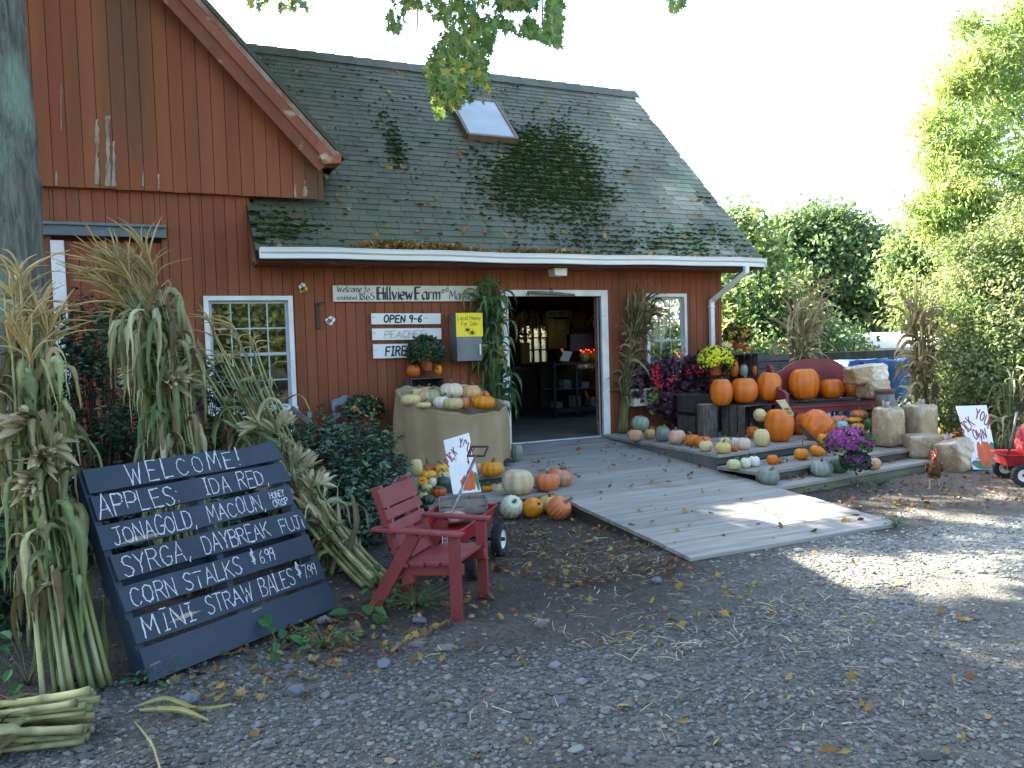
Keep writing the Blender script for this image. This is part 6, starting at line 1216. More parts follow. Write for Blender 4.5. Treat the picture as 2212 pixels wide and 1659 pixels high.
# --- crates
def crate(label, o, dims, ang=0.0, openf=True, slats=4, tone=1.0, group='old wooden crates', gapf=.18, m=None, handle_slot=False):
    """o = bottom centre; dims (w, d, h); open toward local -y when openf, else open at the top"""
    o = np.asarray(o, float); w, d, h = dims; t = thing('wooden_crate', label, 'crate', o, group, ang); th = .012; m = m or M_crate
    def sl(nm, lo, hi, n, ax):
        step = (hi[ax]-lo[ax])/n
        for k in range(n):
            g = Geo(); a = np.array(lo, float); b = np.array(hi, float); a[ax] = lo[ax]+step*k+(step*gapf*.5 if n > 1 else 0); b[ax] = lo[ax]+step*(k+1)-(step*gapf*.5 if n > 1 else 0); box2(g, a, b, tone*(.75+.5*rng.random())*np.ones(3)); part(nm, g, m, t, local=True, bevel=.002)
    if openf:
        sl('end_panel', (-w/2, -d/2, 0), (-w/2+th, d/2, h), 3, 1); sl('end_panel', (w/2-th, -d/2, 0), (w/2, d/2, h), 3, 1)
        sl('slat', (-w/2+th, -d/2, 0), (w/2-th, d/2, th), 3, 1); sl('slat', (-w/2+th, -d/2, h-th), (w/2-th, d/2, h), 3, 1); sl('back_panel', (-w/2+th, d/2-th, th), (w/2-th, d/2, h-th), 3, 2)
    else:
        sl('end_panel', (-w/2, -d/2, 0), (-w/2+th, d/2, h), 2, 2); sl('end_panel', (w/2-th, -d/2, 0), (w/2, d/2, h), 2, 2); sl('slat', (-w/2+th, -d/2, .01), (w/2-th, -d/2+th, h), slats, 2); sl('slat', (-w/2+th, d/2-th, .01), (w/2-th, d/2, h), slats, 2); sl('slat', (-w/2+th, -d/2+th, 0), (w/2-th, d/2-th, th), 3, 1)
    return t
crate('weathered crate under the tall orange pumpkins, nearest the log stump', (1.28, -1.42, .37), (.42, .42, .43), SA+.05); crate('weathered crate under the lopsided pumpkin beside the bench arm', (1.80, -1.40, .37), (.48, .42, .43), SA)
crate('dark crate under the yellow mum pot by the window box', (1.00, -.80, .37), (.44, .40, .58), 0, openf=False, tone=.7)
crate('dark crate lying under the upper pumpkin crate', (1.72, -.72, .37), (.56, .46, .30), 0); crate('second dark crate in the column under the upper pumpkin crate', (1.72, -.70, .68), (.56, .46, .33), 0)
uz = P(1605, 764, y=-.93)[2]; u0 = P(1573, 764, y=-.93)[0]; u1 = P(1640, 762, y=-.93)[0]; ub = P(1605, 833, y=-.93)[2]
crate('upper crate holding two pumpkins, with the orange mum on top', ((u0+u1)/2, -.70, ub), (u1-u0, .46, uz-ub), 0)
crate('dark grey crate standing to the right of the upper pumpkin crate', (u1+.36, -.62, ub), (.62, .42, uz-ub-.03), 0, openf=False, tone=.6, m=M_old); crate('dark crate under the grey crate behind the bench', (u1+.36, -.62, .37), (.62, .42, ub-.375), 0, openf=False, tone=.5)
wc0, wc1 = P(889, 818, y=-.36), P(961, 816, y=-.36); crate('narrow dark crate against the wall carrying the mum and two pumpkins', ((wc0[0]+wc1[0])/2, -.20, wc0[2]-.52), (wc1[0]-wc0[0], .30, .52), 0)
crate('dark crate under the wall crate behind the burlap bin', ((wc0[0]+wc1[0])/2, -.20, .31), (wc1[0]-wc0[0], .30, max(.1, wc0[2]-.52-.312)), 0, openf=False)
cc_ = (P(985, 1070, dist=6.85)+P(1060, 1066, dist=6.75))/2
crate('grey picket crate riding in the red wagon in front of the painted sign', q(-.36, -.03, .262), (.40, .20, .205), math.atan2(RT[1], RT[0])+.1, openf=False, slats=3, m=M_old)
# --- log stump
c = P(1541, 945, z=.37); c[1] += .12; t = thing('log_stump', 'upright bark covered log beside the crates on the platform', 'log', c); g = Geo(); an = np.arange(40)*6.283/40; V = []
for z in np.linspace(0, .45, 18): rr = .143*(1-.07*np.abs(np.sin(an*7+vnoise(an, 0*an+z*6)*4))**.6+.03*vnoise(an*4, 0*an+z*9)); V.append(np.stack([c[0]+rr*np.cos(an), c[1]+rr*np.sin(an), 0*an+c[2]+z], -1))
ids = np.arange(18*40).reshape(18, 40); j = np.roll(ids, -1, 1); g.add(np.vstack(V), np.stack([ids[:-1], j[:-1], j[1:], ids[1:]], -1).reshape(-1, 4)); part('bark', g, mat('furrowed_log_bark', (.15, .125, .095), (.06, .05, .04), scale=16, stretch=(3, 3, .5), rough=.9, bump=.8, bscale=30), t, smooth=True)
g = Geo(); lathe(g, [(0, .452), (.07, .451), (.132, .449)], c, 30); part('cut_face', g, mat('pale_cut_wood', (.42, .32, .20), (.34, .25, .15), scale=20, rough=.8), t)
# --- red bench (pew)
M_bench = mat('faded_red_bench_paint', (.20, .032, .036), (.16, .028, .03), scale=4, rough=.5, tint=True, bump=.1)
bo = np.array([1.69, -1.85, -.035]); bd = unit([.968, -.20, 0]); bn = np.array([-bd[1], bd[0], 0]); BL_ = 1.46
t = thing('red_bench', 'dark red high backed bench with scrolled ends holding three pumpkins', 'bench', bo+bd*.7+bn*.2+[0, 0, .405])
def bq(u, v, z): return bo+bd*u+bn*v+zz_*z
g = Geo(); prism(g, [(0, 0), (BL_, 0), (BL_, .44), (0, .44)], bq(0, 0, .782), bd, bn, .035); part('seat', g, M_bench, t, bevel=.006)
g = Geo(); prism(g, [(.03, 0), (BL_-.03, 0), (BL_-.03, .07), (.03, .07)], bq(0, .03, .708), bd, zz_, -.025); part('apron', g, M_bench, t, bevel=.004)
ends = [(.02, .405), (.02, .60), (-.01, .80), (.0, .98), (.07, 1.02), (.16, 1.03), (.24, 1.08), (.31, 1.19), (.36, 1.32), (.42, 1.36), (.50, 1.34), (.47, 1.10), (.46, .405), (.36, .405), (.34, .55), (.14, .55), (.12, .405)]
for u in (-.035, BL_): g = Geo(); prism(g, ends, bq(u, 0, 0), bn, zz_, .04); part('bench_end', g, M_bench, t, bevel=.006)
tops = [(0, 1.230), (.12, 1.260), (.20, 1.290), (.28, 1.350), (.40, 1.405), (.55, 1.425), (.69, 1.430), (.83, 1.425), (.98, 1.405), (1.10, 1.350), (1.18, 1.290), (1.30, 1.260), (1.46, 1.230)]
g = Geo(); prism(g, [(0, .86), (1.46, .86)]+tops[::-1], bq(0, .44, 0), bd, zz_, -.028); part('backrest', g, M_bench, t, bevel=.005)
g = Geo(); prism(g, [(0, 0), (1.20, 0), (1.22, .42), (.02, .40)], bq(.06, .01, .8185), bd, bn, .006); part('seat_pad', g, mat('black_seat_cloth', (.02, .022, .026), (.04, .04, .045), scale=8, rough=.8), t)
# --- straw bales in clear wrap
M_bale = mat('straw_bale_in_clear_wrap', (.42, .31, .185), (.24, .17, .095), scale=42, stretch=(1, 1, .9), rough=.30, spec=.5, bump=.7, bscale=60, coat=.6, c3=(.50, .43, .34), s3=4.5, t3=(.52, .70), tint=True, bdist=.012, lo=.3, hi=.7)
M_wrap = mat('bunched_clear_plastic', (.62, .60, .58), (.5, .46, .42), scale=14, rough=.25, transl=.4, coat=.6)
def bale(label, c, dims, R, ear=None, seed=0, white=None):
    c = np.asarray(c, float); t = thing('wrapped_straw_bale', label, 'straw bale', c-[0, 0, dims[2]/2], 'small straw bales wrapped in clear plastic'); n = 19; g = Geo(); u = np.linspace(-1, 1, n); V = []; Q = []; k0 = 0
    for ax in range(3):
        for sgn in (-1, 1):
            A, Bm = np.meshgrid(u, u, indexing='ij'); X_ = np.zeros((n, n, 3)); X_[..., ax] = sgn; X_[..., (ax+1) % 3] = A*sgn; X_[..., (ax+2) % 3] = Bm
            V.append(X_.reshape(-1, 3)); ids = np.arange(n*n).reshape(n, n)+k0; Q.append(np.stack([ids[:-1, :-1], ids[1:, :-1], ids[1:, 1:], ids[:-1, 1:]], -1).reshape(-1, 4)); k0 += n*n
    V = np.vstack(V); p5 = (np.abs(V)**7).sum(1)**(1/7.); V = V/p5[:, None]; nz = vnoise(V[:, 0]*2.6+seed*3+V[:, 2]*1.7, V[:, 1]*2.6+seed); fn2 = vnoise(V[:, 0]*7+V[:, 2]*5+seed, V[:, 1]*7-V[:, 2]*4)
    cr = np.abs(np.sin(V[:, 0]*4+V[:, 1]*3+V[:, 2]*5+6*nz+seed)); V = V*(1+.05*(nz-.5)+.035*(fn2-.5)-.02*cr**6)[:, None]
    tn = np.ones((len(V), 3))*(.85+.3*nz[:, None])*np.array([1, 1, 1]); tn = tn if white is None else np.where((V[:, :1]+.3*(fn2[:, None]-.5)) > white, np.array([[1.55, 1.8, 2.2]]), np.array([[.9, .8, .7]]))*tn; W = (V*np.asarray(dims)/2)@np.asarray(R).T+c; g.add(W, np.vstack(Q), tn); part('bale', g, M_bale, t, smooth=True)
    if ear is not None:
        g = Geo(); e0 = c+np.asarray(R)@(np.array(ear)*np.asarray(dims)/2)
        for k in range(6): d = unit(np.array([.5*rng.normal(), .5*rng.normal(), 1])); q_ = np.linspace(0, 1, 5); ribbon(g, e0+d*(.11*q_[:, None])-d*.02, .07*(1-q_)+.02, rng.normal(size=3))
        part('wrap_end', g, M_wrap, t)
    return t
yw = lambda a: rz(a)
def at_px(px, py, d): return P(px, py, dist=d)
vw = math.atan2(RT[1], RT[0])
c = P(1917, 962, z=.245); d = float((c-CAM)@FW)-.10
bale('upright wrapped bale with a torn plastic ear, left of the two standing ones', P(1919, 921, dist=d), (.34, .30, .52), yw(vw+.5), (-.3, 0, 1.0), 1)
bale('upright wrapped bale standing behind, right of the plastic eared one', P(1985, 916, dist=d+.25), (.38, .34, .54), yw(vw+.45), (.6, .3, .92), 2)
c3_ = P(2003, 990, z=.125); bale('wrapped bale lying flat across the end of the bottom step', P(2000, 962, dist=float((c3_-CAM)@FW)+.12), (.52, .36, .30), yw(vw-.1), None, 3)
c4_ = P(2070, 1020, z=0); bale('wrapped bale tilted back on the ground behind the hen', P(2063, 985, dist=float((c4_-CAM)@FW)+.17), (.38, .34, .42), yw(vw+.5)@rx(-.18)@ry(-.16), (.2, .3, .98), 4)
bale('wrapped bale under the other one on the bench end', P(1886, 840, dist=11.05), (.34, .34, .26), yw(math.atan2(bd[1], bd[0])+.1), None, 5)
bale('wrapped bale on top of the bench pile, white on its right half', P(1869, 808, dist=11.1), (.52, .36, .25), yw(math.atan2(bd[1], bd[0])-.05)@ry(-.10), (1.0, 0, .3), 6, white=.0)
# --- milk can
c = np.array([2.60, -2.42, .37]); c2 = P(1913, 880, dist=10.75); c[:2] = c2[:2]; t = thing('milk_can', 'rusty grey steel milk can between bench and wrapped bales', 'milk can', c)
M_can = mat('rusted_can_steel', (.17, .17, .17), (.11, .10, .10), scale=5, rough=.55, metal=.35, c3=(.13, .055, .035), s3=5, t3=(.48, .62), bump=.15); M_rust = mat('brown_rust', (.13, .06, .045), (.09, .045, .035), scale=9, rough=.8)
g = Geo(); lathe(g, [(0, 0), (.155, 0), (.165, .02), (.165, .36), (.160, .38), (.115, .49), (.112, .55), (.10, .56)], c, 32); part('body', g, M_can, t, smooth=True)
g = Geo(); lathe(g, [(.166, .34), (.172, .35), (.172, .375), (.163, .382)], c, 32); lathe(g, [(.165, .0), (.17, .0), (.17, .03), (.165, .035)], c, 32); part('band', g, M_rust, t)
g = Geo(); lathe(g, [(0, .615), (.09, .61), (.128, .60), (.132, .575), (.118, .56), (.114, .55)], c, 32); part('lid', g, M_rust, t, smooth=True)
# --- price stake
a, b = P(1738, 925, dist=9.55), P(1682, 868, dist=9.35); t = thing('price_stake', 'dark stake with a small picture price card leaning on the tall orange pumpkin', 'sign', P(1790, 975, dist=9.6))
g = Geo(); beam(g, P(1792, 978, dist=9.62), P(1725, 915, dist=9.5), .035, .02); part('stake', g, M_crate, t)
TL, TR, BR, Bl = P(1677, 866, dist=9.34), P(1697, 864, dist=9.34), P(1716.5, 897, dist=9.46), P(1703, 899, dist=9.46); g = Geo(); n_ = unit(np.cross(BR-Bl, TL-Bl)); g.add([Bl-n_*.01, BR-n_*.01, TR-n_*.01, TL-n_*.01, Bl, BR, TR, TL], BOXQ); cd_ = part('card', g, mat('yellow_card', (.66, .56, .26), rough=.5), t)
def quad_on(nm, u0, u1, v0, v1, m, off): mpq = lambda u, v: Bl*(1-u)*(1-v)+BR*u*(1-v)+TL*(1-u)*v+TR*u*v+n_*off; g = Geo(); g.add([mpq(u0, v0), mpq(u1, v0), mpq(u1, v1), mpq(u0, v1)], [[0, 1, 2, 3]]); part(nm, g, m, cd_)
quad_on('picture', .15, .85, .55, .9, M_board, .001); quad_on('picture', .15, .85, .08, .30, mat('teal_print', (.10, .30, .25), (.4, .35, .1), scale=40, rough=.5), .001); quad_on('picture', .2, .8, .36, .50, SK['orange'], .001)
# --- burlap bin
bc = np.array([-2.80, -.93, .31]); BR_ = .665; t = thing('burlap_bin', 'big round burlap wrapped bin heaped with pale pumpkins', 'bin', bc); sgn_ = 96; an = np.arange(sgn_)*6.283/sgn_
rimz = 1.095-.13*BR_*np.cos(an)+.15*BR_*np.sin(an)+.008*np.sin(an*9)+.006*np.sin(an*17+1)-.075*np.maximum(0, np.cos(an+2.0))**1.5; V = []; nl = 26
for k in range(nl):
    f = k/(nl-1); fold = .026*np.sin(an*11+1.3*np.sin(an*3)+f*.7)*(1-.75*f)+.013*np.sin(an*19+2*np.sin(an*5)+f*2)*(1-f); drape = .02*np.exp(-((np.sin((an+1.2)*1.5))**2)*3)*(1-f); sag = .04*np.sin(f*math.pi)*np.sin(an*2+2.)*.5
    r = BR_*(1+.015*np.sin(f*3))+fold+drape+sag+.012*(f > .97); z = bc[2]-.02+(rimz-bc[2]+.02)*f; V.append(np.stack([bc[0]+r*np.cos(an), bc[1]+r*np.sin(an)*.98, z], -1))
for dr, dz in ((-.03, -.0), (-.045, -.10), (-.05, -.25)): V.append(np.stack([bc[0]+(BR_+dr)*np.cos(an), bc[1]+(BR_+dr)*np.sin(an)*.98, rimz+dz], -1))
V.append(np.stack([bc[0]+.02*np.cos(an), bc[1]+.02*np.sin(an), 0*an+.86], -1)); nl = len(V); ids = np.arange(nl*sgn_).reshape(nl, sgn_); j = np.roll(ids, -1, 1); g = Geo(); g.add(np.vstack(V), np.stack([ids[:-1], j[:-1], j[1:], ids[1:]], -1).reshape(-1, 4))
m = mat('burlap_cloth', (.36, .275, .165), (.29, .215, .125), scale=3, rough=.9, bump=.35, bscale=220, c3=(.23, .165, .095), s3=1.6, t3=(.52, .75), st3=(1, 1, .35), bdist=.004, spec=.15); part('burlap', g, m, t, smooth=True)
g = Geo(); box2(g, (bc[0]-.55, -1.45, .30), (bc[0]+.58, -.4, .335), (.5, .5, .5)); part('base_pallet', g, M_crate, t)
# --- potted mums
M_pet = mat('mum_petal', (1, 1, 1), rough=.6, tint=True, transl=.25); M_mleaf = leafmat('mum_leaf', .15)
def mum(label, c, r, rh, potr, poth, fcol, nf, fs, potc=True, lcol=((.025, .06, .022), (.035, .08, .03), (.02, .045, .02)), cover=None, flat=1.0, group='potted chrysanthemums', nl=900):
    c = np.asarray(c, float); t = thing('potted_mum', label, 'potted flower', c-[0, 0, rh*.35+poth], group); b = c-[0, 0, rh*.25+poth]
    if potc:
        g = Geo(); lathe(g, [(0, 0), (potr*.78, 0), (potr, poth*.85), (potr*1.06, poth*.85), (potr*1.06, poth), (potr*.95, poth), (potr*.9, poth*.8), (0, poth*.8)], b, 24); part('pot', g, M_pot, t, smooth=False, bevel=.003)
    d = rng.normal(size=(nl, 3)); d[:, 2] = np.abs(d[:, 2])-.35; d /= np.linalg.norm(d, axis=1)[:, None]; rr = (.55+.45*rng.random((nl, 1))**.5); Pn = c+d*rr*np.array([r, r, rh*flat]); g = Geo()
    lc = np.array(lcol); leaves(g, Pn, d+.6*rng.normal(size=(nl, 3)), .045+.02*rng.random(nl), rng, 'oval', lc[rng.integers(0, len(lc), nl)]*(.7+.6*rng.random((nl, 1))), d+.5*rng.normal(size=(nl, 3))); part('foliage', g, M_mleaf, t)
    fcol = np.array(fcol); PP = []; k = 0
    while len(PP) < nf and k < nf*40:
        k += 1; d = rng.normal(size=3); d[2] = abs(d[2])-.25; d = unit(d)
        if cover is None or cover(d, vnoise(d[0]*3+7, d[2]*3+d[1]*2)): PP.append((c+d*np.array([r, r, rh*flat])*(.98+.07*rng.random()), d))
    g = Geo(); n = 9
    for p, d in PP:
        e1 = unit(np.cross(d, (.3, .5, .8))); e2 = np.cross(d, e1); col = fcol[rng.integers(0, len(fcol))]*(.8+.4*rng.random()); s_ = fs*(.75+.5*rng.random()); a = np.arange(n)*6.283/n+rng.random()
        rim = p+s_*(np.cos(a)[:, None]*e1+np.sin(a)[:, None]*e2)*(1+.25*(np.arange(n) % 2))[:, None]-d*s_*.25; mid = p+s_*.5*(np.cos(a+.3)[:, None]*e1+np.sin(a+.3)[:, None]*e2)+d*s_*.15; V = np.vstack([rim, mid, [p+d*s_*.22]])
        T = [[i, (i+1) % n, n+i] for i in range(n)]+[[(i+1) % n, n+(i+1) % n, n+i] for i in range(n)]+[[n+i, n+(i+1) % n, 2*n] for i in range(n)]; tn = np.vstack([np.repeat([col], n, 0), np.repeat([col*.95], n, 0), [col*np.array([.8, .7, .6])]]); g.addf(V, None, T, tn)
    if PP: part('flowers', g, M_pet, t)
    return t
pxm = lambda r, d: r*d/FOC
c = P(785*.33156*.8534+1550*.8534, (700+.33156*640)*.8534, y=-.85); mum('yellow chrysanthemum in full bloom beside the window box', c, .25, .21, .09, .16, [(.80, .74, .02), (.84, .77, .03), (.74, .70, .02)], 520, .021)
c = P((1550+.33156*958)*.8534, (700+.33156*452)*.8534, y=-.7); mum('gold and orange chrysanthemum on top of the crates by the downspout', c, .20, .19, .085, .15, [(.60, .34, .02), (.55, .25, .02), (.62, .42, .03)], 170, .021)
c = P((800+.30139*925)*.8534, (650+.30139*815)*.8534, y=-.2); mum('dark green budding mum in a red pot on the wall crate', c, .245, .23, .085, .16, [(.30, .04, .02), (.22, .05, .03)], 60, .012, nl=1700)
c = P((600+.22604*1420)*.8534, (950+.22604*395)*.8534, y=-.45); mum('orange flecked mum standing on the blue grey chair', c, .25, .19, .10, .18, [(.48, .14, .05), (.58, .40, .12), (.40, .10, .04)], 75, .020)
c = P((1950+.33144*598)*.8534, (700+.33144*1275)*.8534, dist=9.15)
MG_ = [(.30, .030, .26), (.36, .05, .31), (.23, .025, .22)]
mum('large purple chrysanthemum spilling over the middle step', c, .25, .19, .10, .10, MG_, 640, .016, potc=False, cover=lambda d, v: not (d@RT > .12 and d@RT < .8 and d[2] < .72 and d@(-FW) > .2 and v > .25), lcol=((.05, .10, .03), (.07, .13, .04)))
c = P((1950+.33144*655)*.8534, (700+.33144*1420)*.8534, dist=9.0); mum('lower trailing clump of the purple chrysanthemum on the bottom step', c, .14, .13, .10, .10, MG_, 150, .017, potc=False, cover=lambda d, v: d[2] < .75)
# --- window box with begonias and sweet potato vine
t = thing('window_box', 'cream wooden window box overflowing with dark purple vine and red begonias', 'planter', (1.05, -.15, .76)); wb0 = P(1369, 840, y=-.27); wb1 = P(1369, 878, y=-.27)
g = Geo(); zb_, zt_ = wb1[2], wb0[2]; box2(g, (wb0[0], -.27, zb_), (1.78, -.25, (zb_+zt_)/2-.003)); box2(g, (wb0[0], -.27, (zb_+zt_)/2+.003), (1.78, -.25, zt_)); box2(g, (wb0[0], -.25, zb_), (wb0[0]+.02, -.03, zt_)); box2(g, (1.76, -.25, zb_), (1.78, -.03, zt_)); box2(g, (wb0[0]+.02, -.25, zb_), (1.76, -.03, zb_+.02)); part('box', g, M_cream, t, bevel=.003)
g = Geo(); box2(g, (wb0[0]+.02, -.25, zt_-.06), (1.76, -.03, zt_-.03)); part('soil', g, M_void, t)
M_vine = leafmat('dark_purple_vine_leaf', .12, rough=.4); Cv = []
for px, py, r, n in ((1400, 815, 26, 18), (1425, 790, 26, 18), (1455, 815, 30, 34), (1490, 800, 30, 34), (1520, 815, 26, 24), (1440, 850, 26, 22), (1480, 860, 34, 34), (1510, 870, 26, 24), (1470, 895, 26, 18), (1500, 900, 20, 10), (1425, 872, 14, 5), (1535, 850, 16, 10)):
    for _ in range(n): Cv.append(P(px+r*rng.normal()*.6, py+r*rng.normal()*.6, y=-.28-.16*rng.random()))
Cv = np.array(Cv); n = len(Cv)*7; ci = np.repeat(np.arange(len(Cv)), 7); Pn = Cv[ci]+.05*rng.normal(size=(n, 3)); Pn[:, 1] = np.minimum(Pn[:, 1], -.04); g = Geo(); lc = np.array([(.040, .012, .026), (.055, .016, .034), (.028, .010, .020), (.07, .022, .035)])
leaves(g, Pn, rng.normal(size=(n, 3))*.6+[0, -1, .5], .075+.03*rng.random(n), rng, 'maple', lc[rng.integers(0, 4, n)]*(.6+.8*rng.random((n, 1))), rng.normal(size=(n, 3))*.4+[0, -.2, -1]); part('purple_foliage', g, M_vine, t)
g = Geo(); Cg = np.array([P(1420+14*rng.normal(), 858+14*rng.normal(), y=-.38) for _ in range(16)]+[P(1478+5*rng.normal(), 842+4*rng.normal(), y=-.4) for _ in range(3)]); leaves(g, Cg, rng.normal(size=(len(Cg), 3))*.4+[0, -1, .4], .10, rng, 'maple', np.array([.13, .20, .035])*(.8+.4*rng.random((len(Cg), 1))), rng.normal(size=(len(Cg), 3))*.4+[.4, 0, -1]); part('lime_foliage', g, M_mleaf, t)
g = Geo(); n = 500; Pn = np.array([P(1445+20*rng.normal(), 790+15*rng.normal(), y=-.2) for _ in range(n)]); leaves(g, Pn, rng.normal(size=(n, 3)), .05, rng, 'slim', np.array([.025, .06, .025])*(.6+.8*rng.random((n, 1))), rng.normal(size=(n, 3))+[0, 0, 1]); part('fern_foliage', g, M_mleaf, t)
g = Geo()
for px, py, n, sy in ((1417, 796, 20, 7), (1419, 815, 26, 10), (1423, 833, 14, 5), (1447, 827, 16, 8), (1468, 768, 18, 8), (1460, 812, 8, 4), (1503, 793, 18, 7), (1515, 789, 14, 5), (1485, 805, 8, 4), (1512, 806, 8, 3), (1540, 810, 40, 10), (1546, 825, 22, 8)):
    Pn = np.array([P(px+4.5*rng.normal(), py+sy*.7*rng.normal(), y=-.56-.05*rng.random()) for _ in range(n)]); leaves(g, Pn, rng.normal(size=(n, 3))*.7+[0, -1, .3], .050, rng, 'oval', np.array([.66, .022, .06])*(.7+.6*rng.random((n, 1)))*np.array([1, 1, 1])); 
part('begonia_flowers', g, M_pet, t)
# --- blue grey ladder chair, old white sash frames, plank and poles by the window
M_bluep = mat('blue_grey_chair_paint', (.20, .235, .285), (.16, .19, .235), scale=5, rough=.6); cz = lambda px, py, y: P(px, py, y=y)
t = thing('blue_grey_chair', 'blue grey wooden chair with a scalloped top rail standing by the wall', 'chair', cz(745, 980, -.5)*[1, 1, 0]+[0, 0, 0])
x0 = cz(719, 860, -.30)[0]; x1 = cz(770, 860, -.30)[0]; zt = cz(745, 853, -.30)[2]; w = x1-x0; fl = .0
for xx in (x0, x1): g = Geo(); beam(g, (xx, -.30, zt-.06), (xx, -.34, zt-.62), .034, .034, (0, 1, 0)); beam(g, (xx, -.34, zt-.62), (xx, -.30, fl), .034, .034, (0, 1, 0)); part('back_leg', g, M_bluep, t, bevel=.004); g = Geo(); beam(g, (xx, -.72, zt-.56), (xx, -.72, fl), .034, .034, (0, 1, 0)); part('leg', g, M_bluep, t, bevel=.004)
u = np.linspace(0, 1, 21); topc = zt-.045+.045*np.exp(-((u-.5)/.20)**2)-.02*np.exp(-((u-.5)/.03)**2)*.4; botc = zt-.14-.025*np.exp(-((u-.5)/.12)**2)+.03*np.sin(u*math.pi)
g = Geo(); prism(g, [(x0+w*a, b) for a, b in zip(u, botc)]+[(x0+w*a, b) for a, b in zip(u[::-1], topc[::-1])], (0, -.30, 0), (1, 0, 0), (0, 0, 1), .018); part('top_rail', g, M_bluep, t)
for dz in (.24, .38): g = Geo(); beam(g, (x0, -.305, zt-dz), (x1, -.305, zt-dz), .018, .055); part('back_rail', g, M_bluep, t, bevel=.003)
g = Geo(); box2(g, (x0-.03, -.76, zt-.60), (x1+.03, -.32, zt-.56)); part('seat', g, M_bluep, t, bevel=.006)
def frame(label, c4, wd, m):
    c4 = [np.asarray(p, float) for p in c4]; t = thing('old_window_sash', label, 'window frame', (c4[0]+c4[1])/2, 'old sashes leaning by the wall'); g = Geo(); n = unit(np.cross(c4[1]-c4[0], c4[3]-c4[0]))
    for k in range(4): a, b = c4[k], c4[(k+1) % 4]; beam(g, a, b, .03, wd, unit(np.cross(unit(b-a), n)))
    part('frame', g, m, t, bevel=.003)
frame('white wooden sash leaning below the window, front one', [cz(590, 1010, -.75), cz(632, 1005, -.85), cz(614, 890, -.45), cz(570, 893, -.40)], .045, M_white)
frame('white wooden sash leaning below the window, behind the front one', [cz(612, 1000, -.55), cz(640, 1000, -.6), cz(628, 888, -.3), cz(606, 886, -.3)], .04, M_board)
g = Geo(); beam(g, cz(630, 880, -.35), cz(730, 965, -.8), .03, .05); single('grey_plank', g, M_old, 'dark grey pole leaning down from the window sill', 'pole', cz(730, 965, -.8)); g = Geo(); beam(g, cz(668, 890, -.08), cz(671, 950, -.12), .05, .02); single('grey_board', g, M_bluep, 'short blue grey board standing against the wall left of the chair', 'board', cz(671, 950, -.12))
# ================================================================ hen, fence, far things, interior, litter
rng = np.random.default_rng(88)
# --- hen, one continuous skinned body
hc = P(2018, 1056, z=0); hy = math.atan2(-FW[1], -FW[0])-.42; hf = np.array([math.cos(hy), math.sin(hy), 0]); hs_ = np.array([-hf[1], hf[0], 0])
t = thing('hen', 'red brown hen with a bright red comb walking in front of the steps', 'hen', hc)
def hq(a, b, z): return hc+hf*a+hs_*b+zz_*z
nodes = [(-.02, 0, .215, .080, .082), (-.085, 0, .235, .068, .066), (-.150, 0, .275, .035, .04), (-.20, 0, .325, .018, .03), (.05, 0, .225, .072, .078), (.095, 0, .27, .050, .052), (.115, 0, .32, .034, .034), (.122, 0, .365, .026, .026), (.132, 0, .395, .027, .029),
         (-.005, .04, .15, .030, .030), (.005, .045, .10, .009, .009), (0.0, .047, .02, .007, .007), (.04, .05, .007, .005, .004), (-.025, .048, .006, .004, .004), (.03, .075, .006, .004, .004),
         (.0, -.04, .15, .030, .030), (.035, -.045, .10, .009, .009), (.05, -.047, .02, .007, .007), (.09, -.05, .007, .005, .004), (.03, -.048, .006, .004, .004), (.08, -.075, .006, .004, .004)]
edges = [(0, 1), (1, 2), (2, 3), (0, 4), (4, 5), (5, 6), (6, 7), (7, 8), (0, 9), (9, 10), (10, 11), (11, 12), (11, 13), (11, 14), (0, 15), (15, 16), (16, 17), (17, 18), (17, 19), (17, 20)]
me = bpy.data.meshes.new('body'); me.from_pydata([tuple(hq(*n[:3])-hc) for n in nodes], edges, []); ob = bpy.data.objects.new('body', me); COL.objects.link(ob); ob.parent = t
sm = ob.modifiers.new('skin', 'SKIN'); sm.use_smooth_shade = True; sv = me.skin_vertices[0].data
for i, n in enumerate(nodes): sv[i].radius = (n[3], n[4]); sv[i].use_root = (i == 0)
ss = ob.modifiers.new('sub', 'SUBSURF'); ss.levels = 2; ss.render_levels = 2
m = mat('hen_feathers', (.16, .062, .022), (.085, .032, .014), scale=16, rough=.75, bump=.5, bscale=60, stretch=(1, 1, .6), c3=(.30, .16, .08), s3=14, t3=(.6, .75))
nt = m.node_tree; bs = nt.nodes['Principled BSDF']; lk = bs.inputs['Base Color'].links[0].from_socket; tc = _n(nt, 'ShaderNodeTexCoord'); sx = _n(nt, 'ShaderNodeSeparateXYZ'); nt.links.new(tc.outputs['Object'], sx.inputs[0]); mr = _n(nt, 'ShaderNodeMapRange'); mr.inputs[1].default_value = .125; mr.inputs[2].default_value = .105; nt.links.new(sx.outputs['Z'], mr.inputs[0])
mx = _n(nt, 'ShaderNodeMix', data_type='RGBA'); nt.links.new(mr.outputs[0], mx.inputs[0]); nt.links.new(lk, mx.inputs[6]); mx.inputs[7].default_value = (.36, .30, .24, 1); nt.links.new(mx.outputs[2], bs.inputs['Base Color']); me.materials.append(m)
M_comb = mat('red_comb_skin', (.50, .025, .03), (.42, .02, .025), scale=30, rough=.5)
g = Geo(); prism(g, [(-.028, .415), (.03, .405), (.04, .425), (.028, .428), (.022, .448), (.012, .430), (.004, .455), (-.006, .432), (-.018, .448), (-.022, .428), (-.032, .432)], hc-hs_*.006+hf*.13, hf, zz_, -.012); part('comb', g, M_comb, t, bevel=.003)
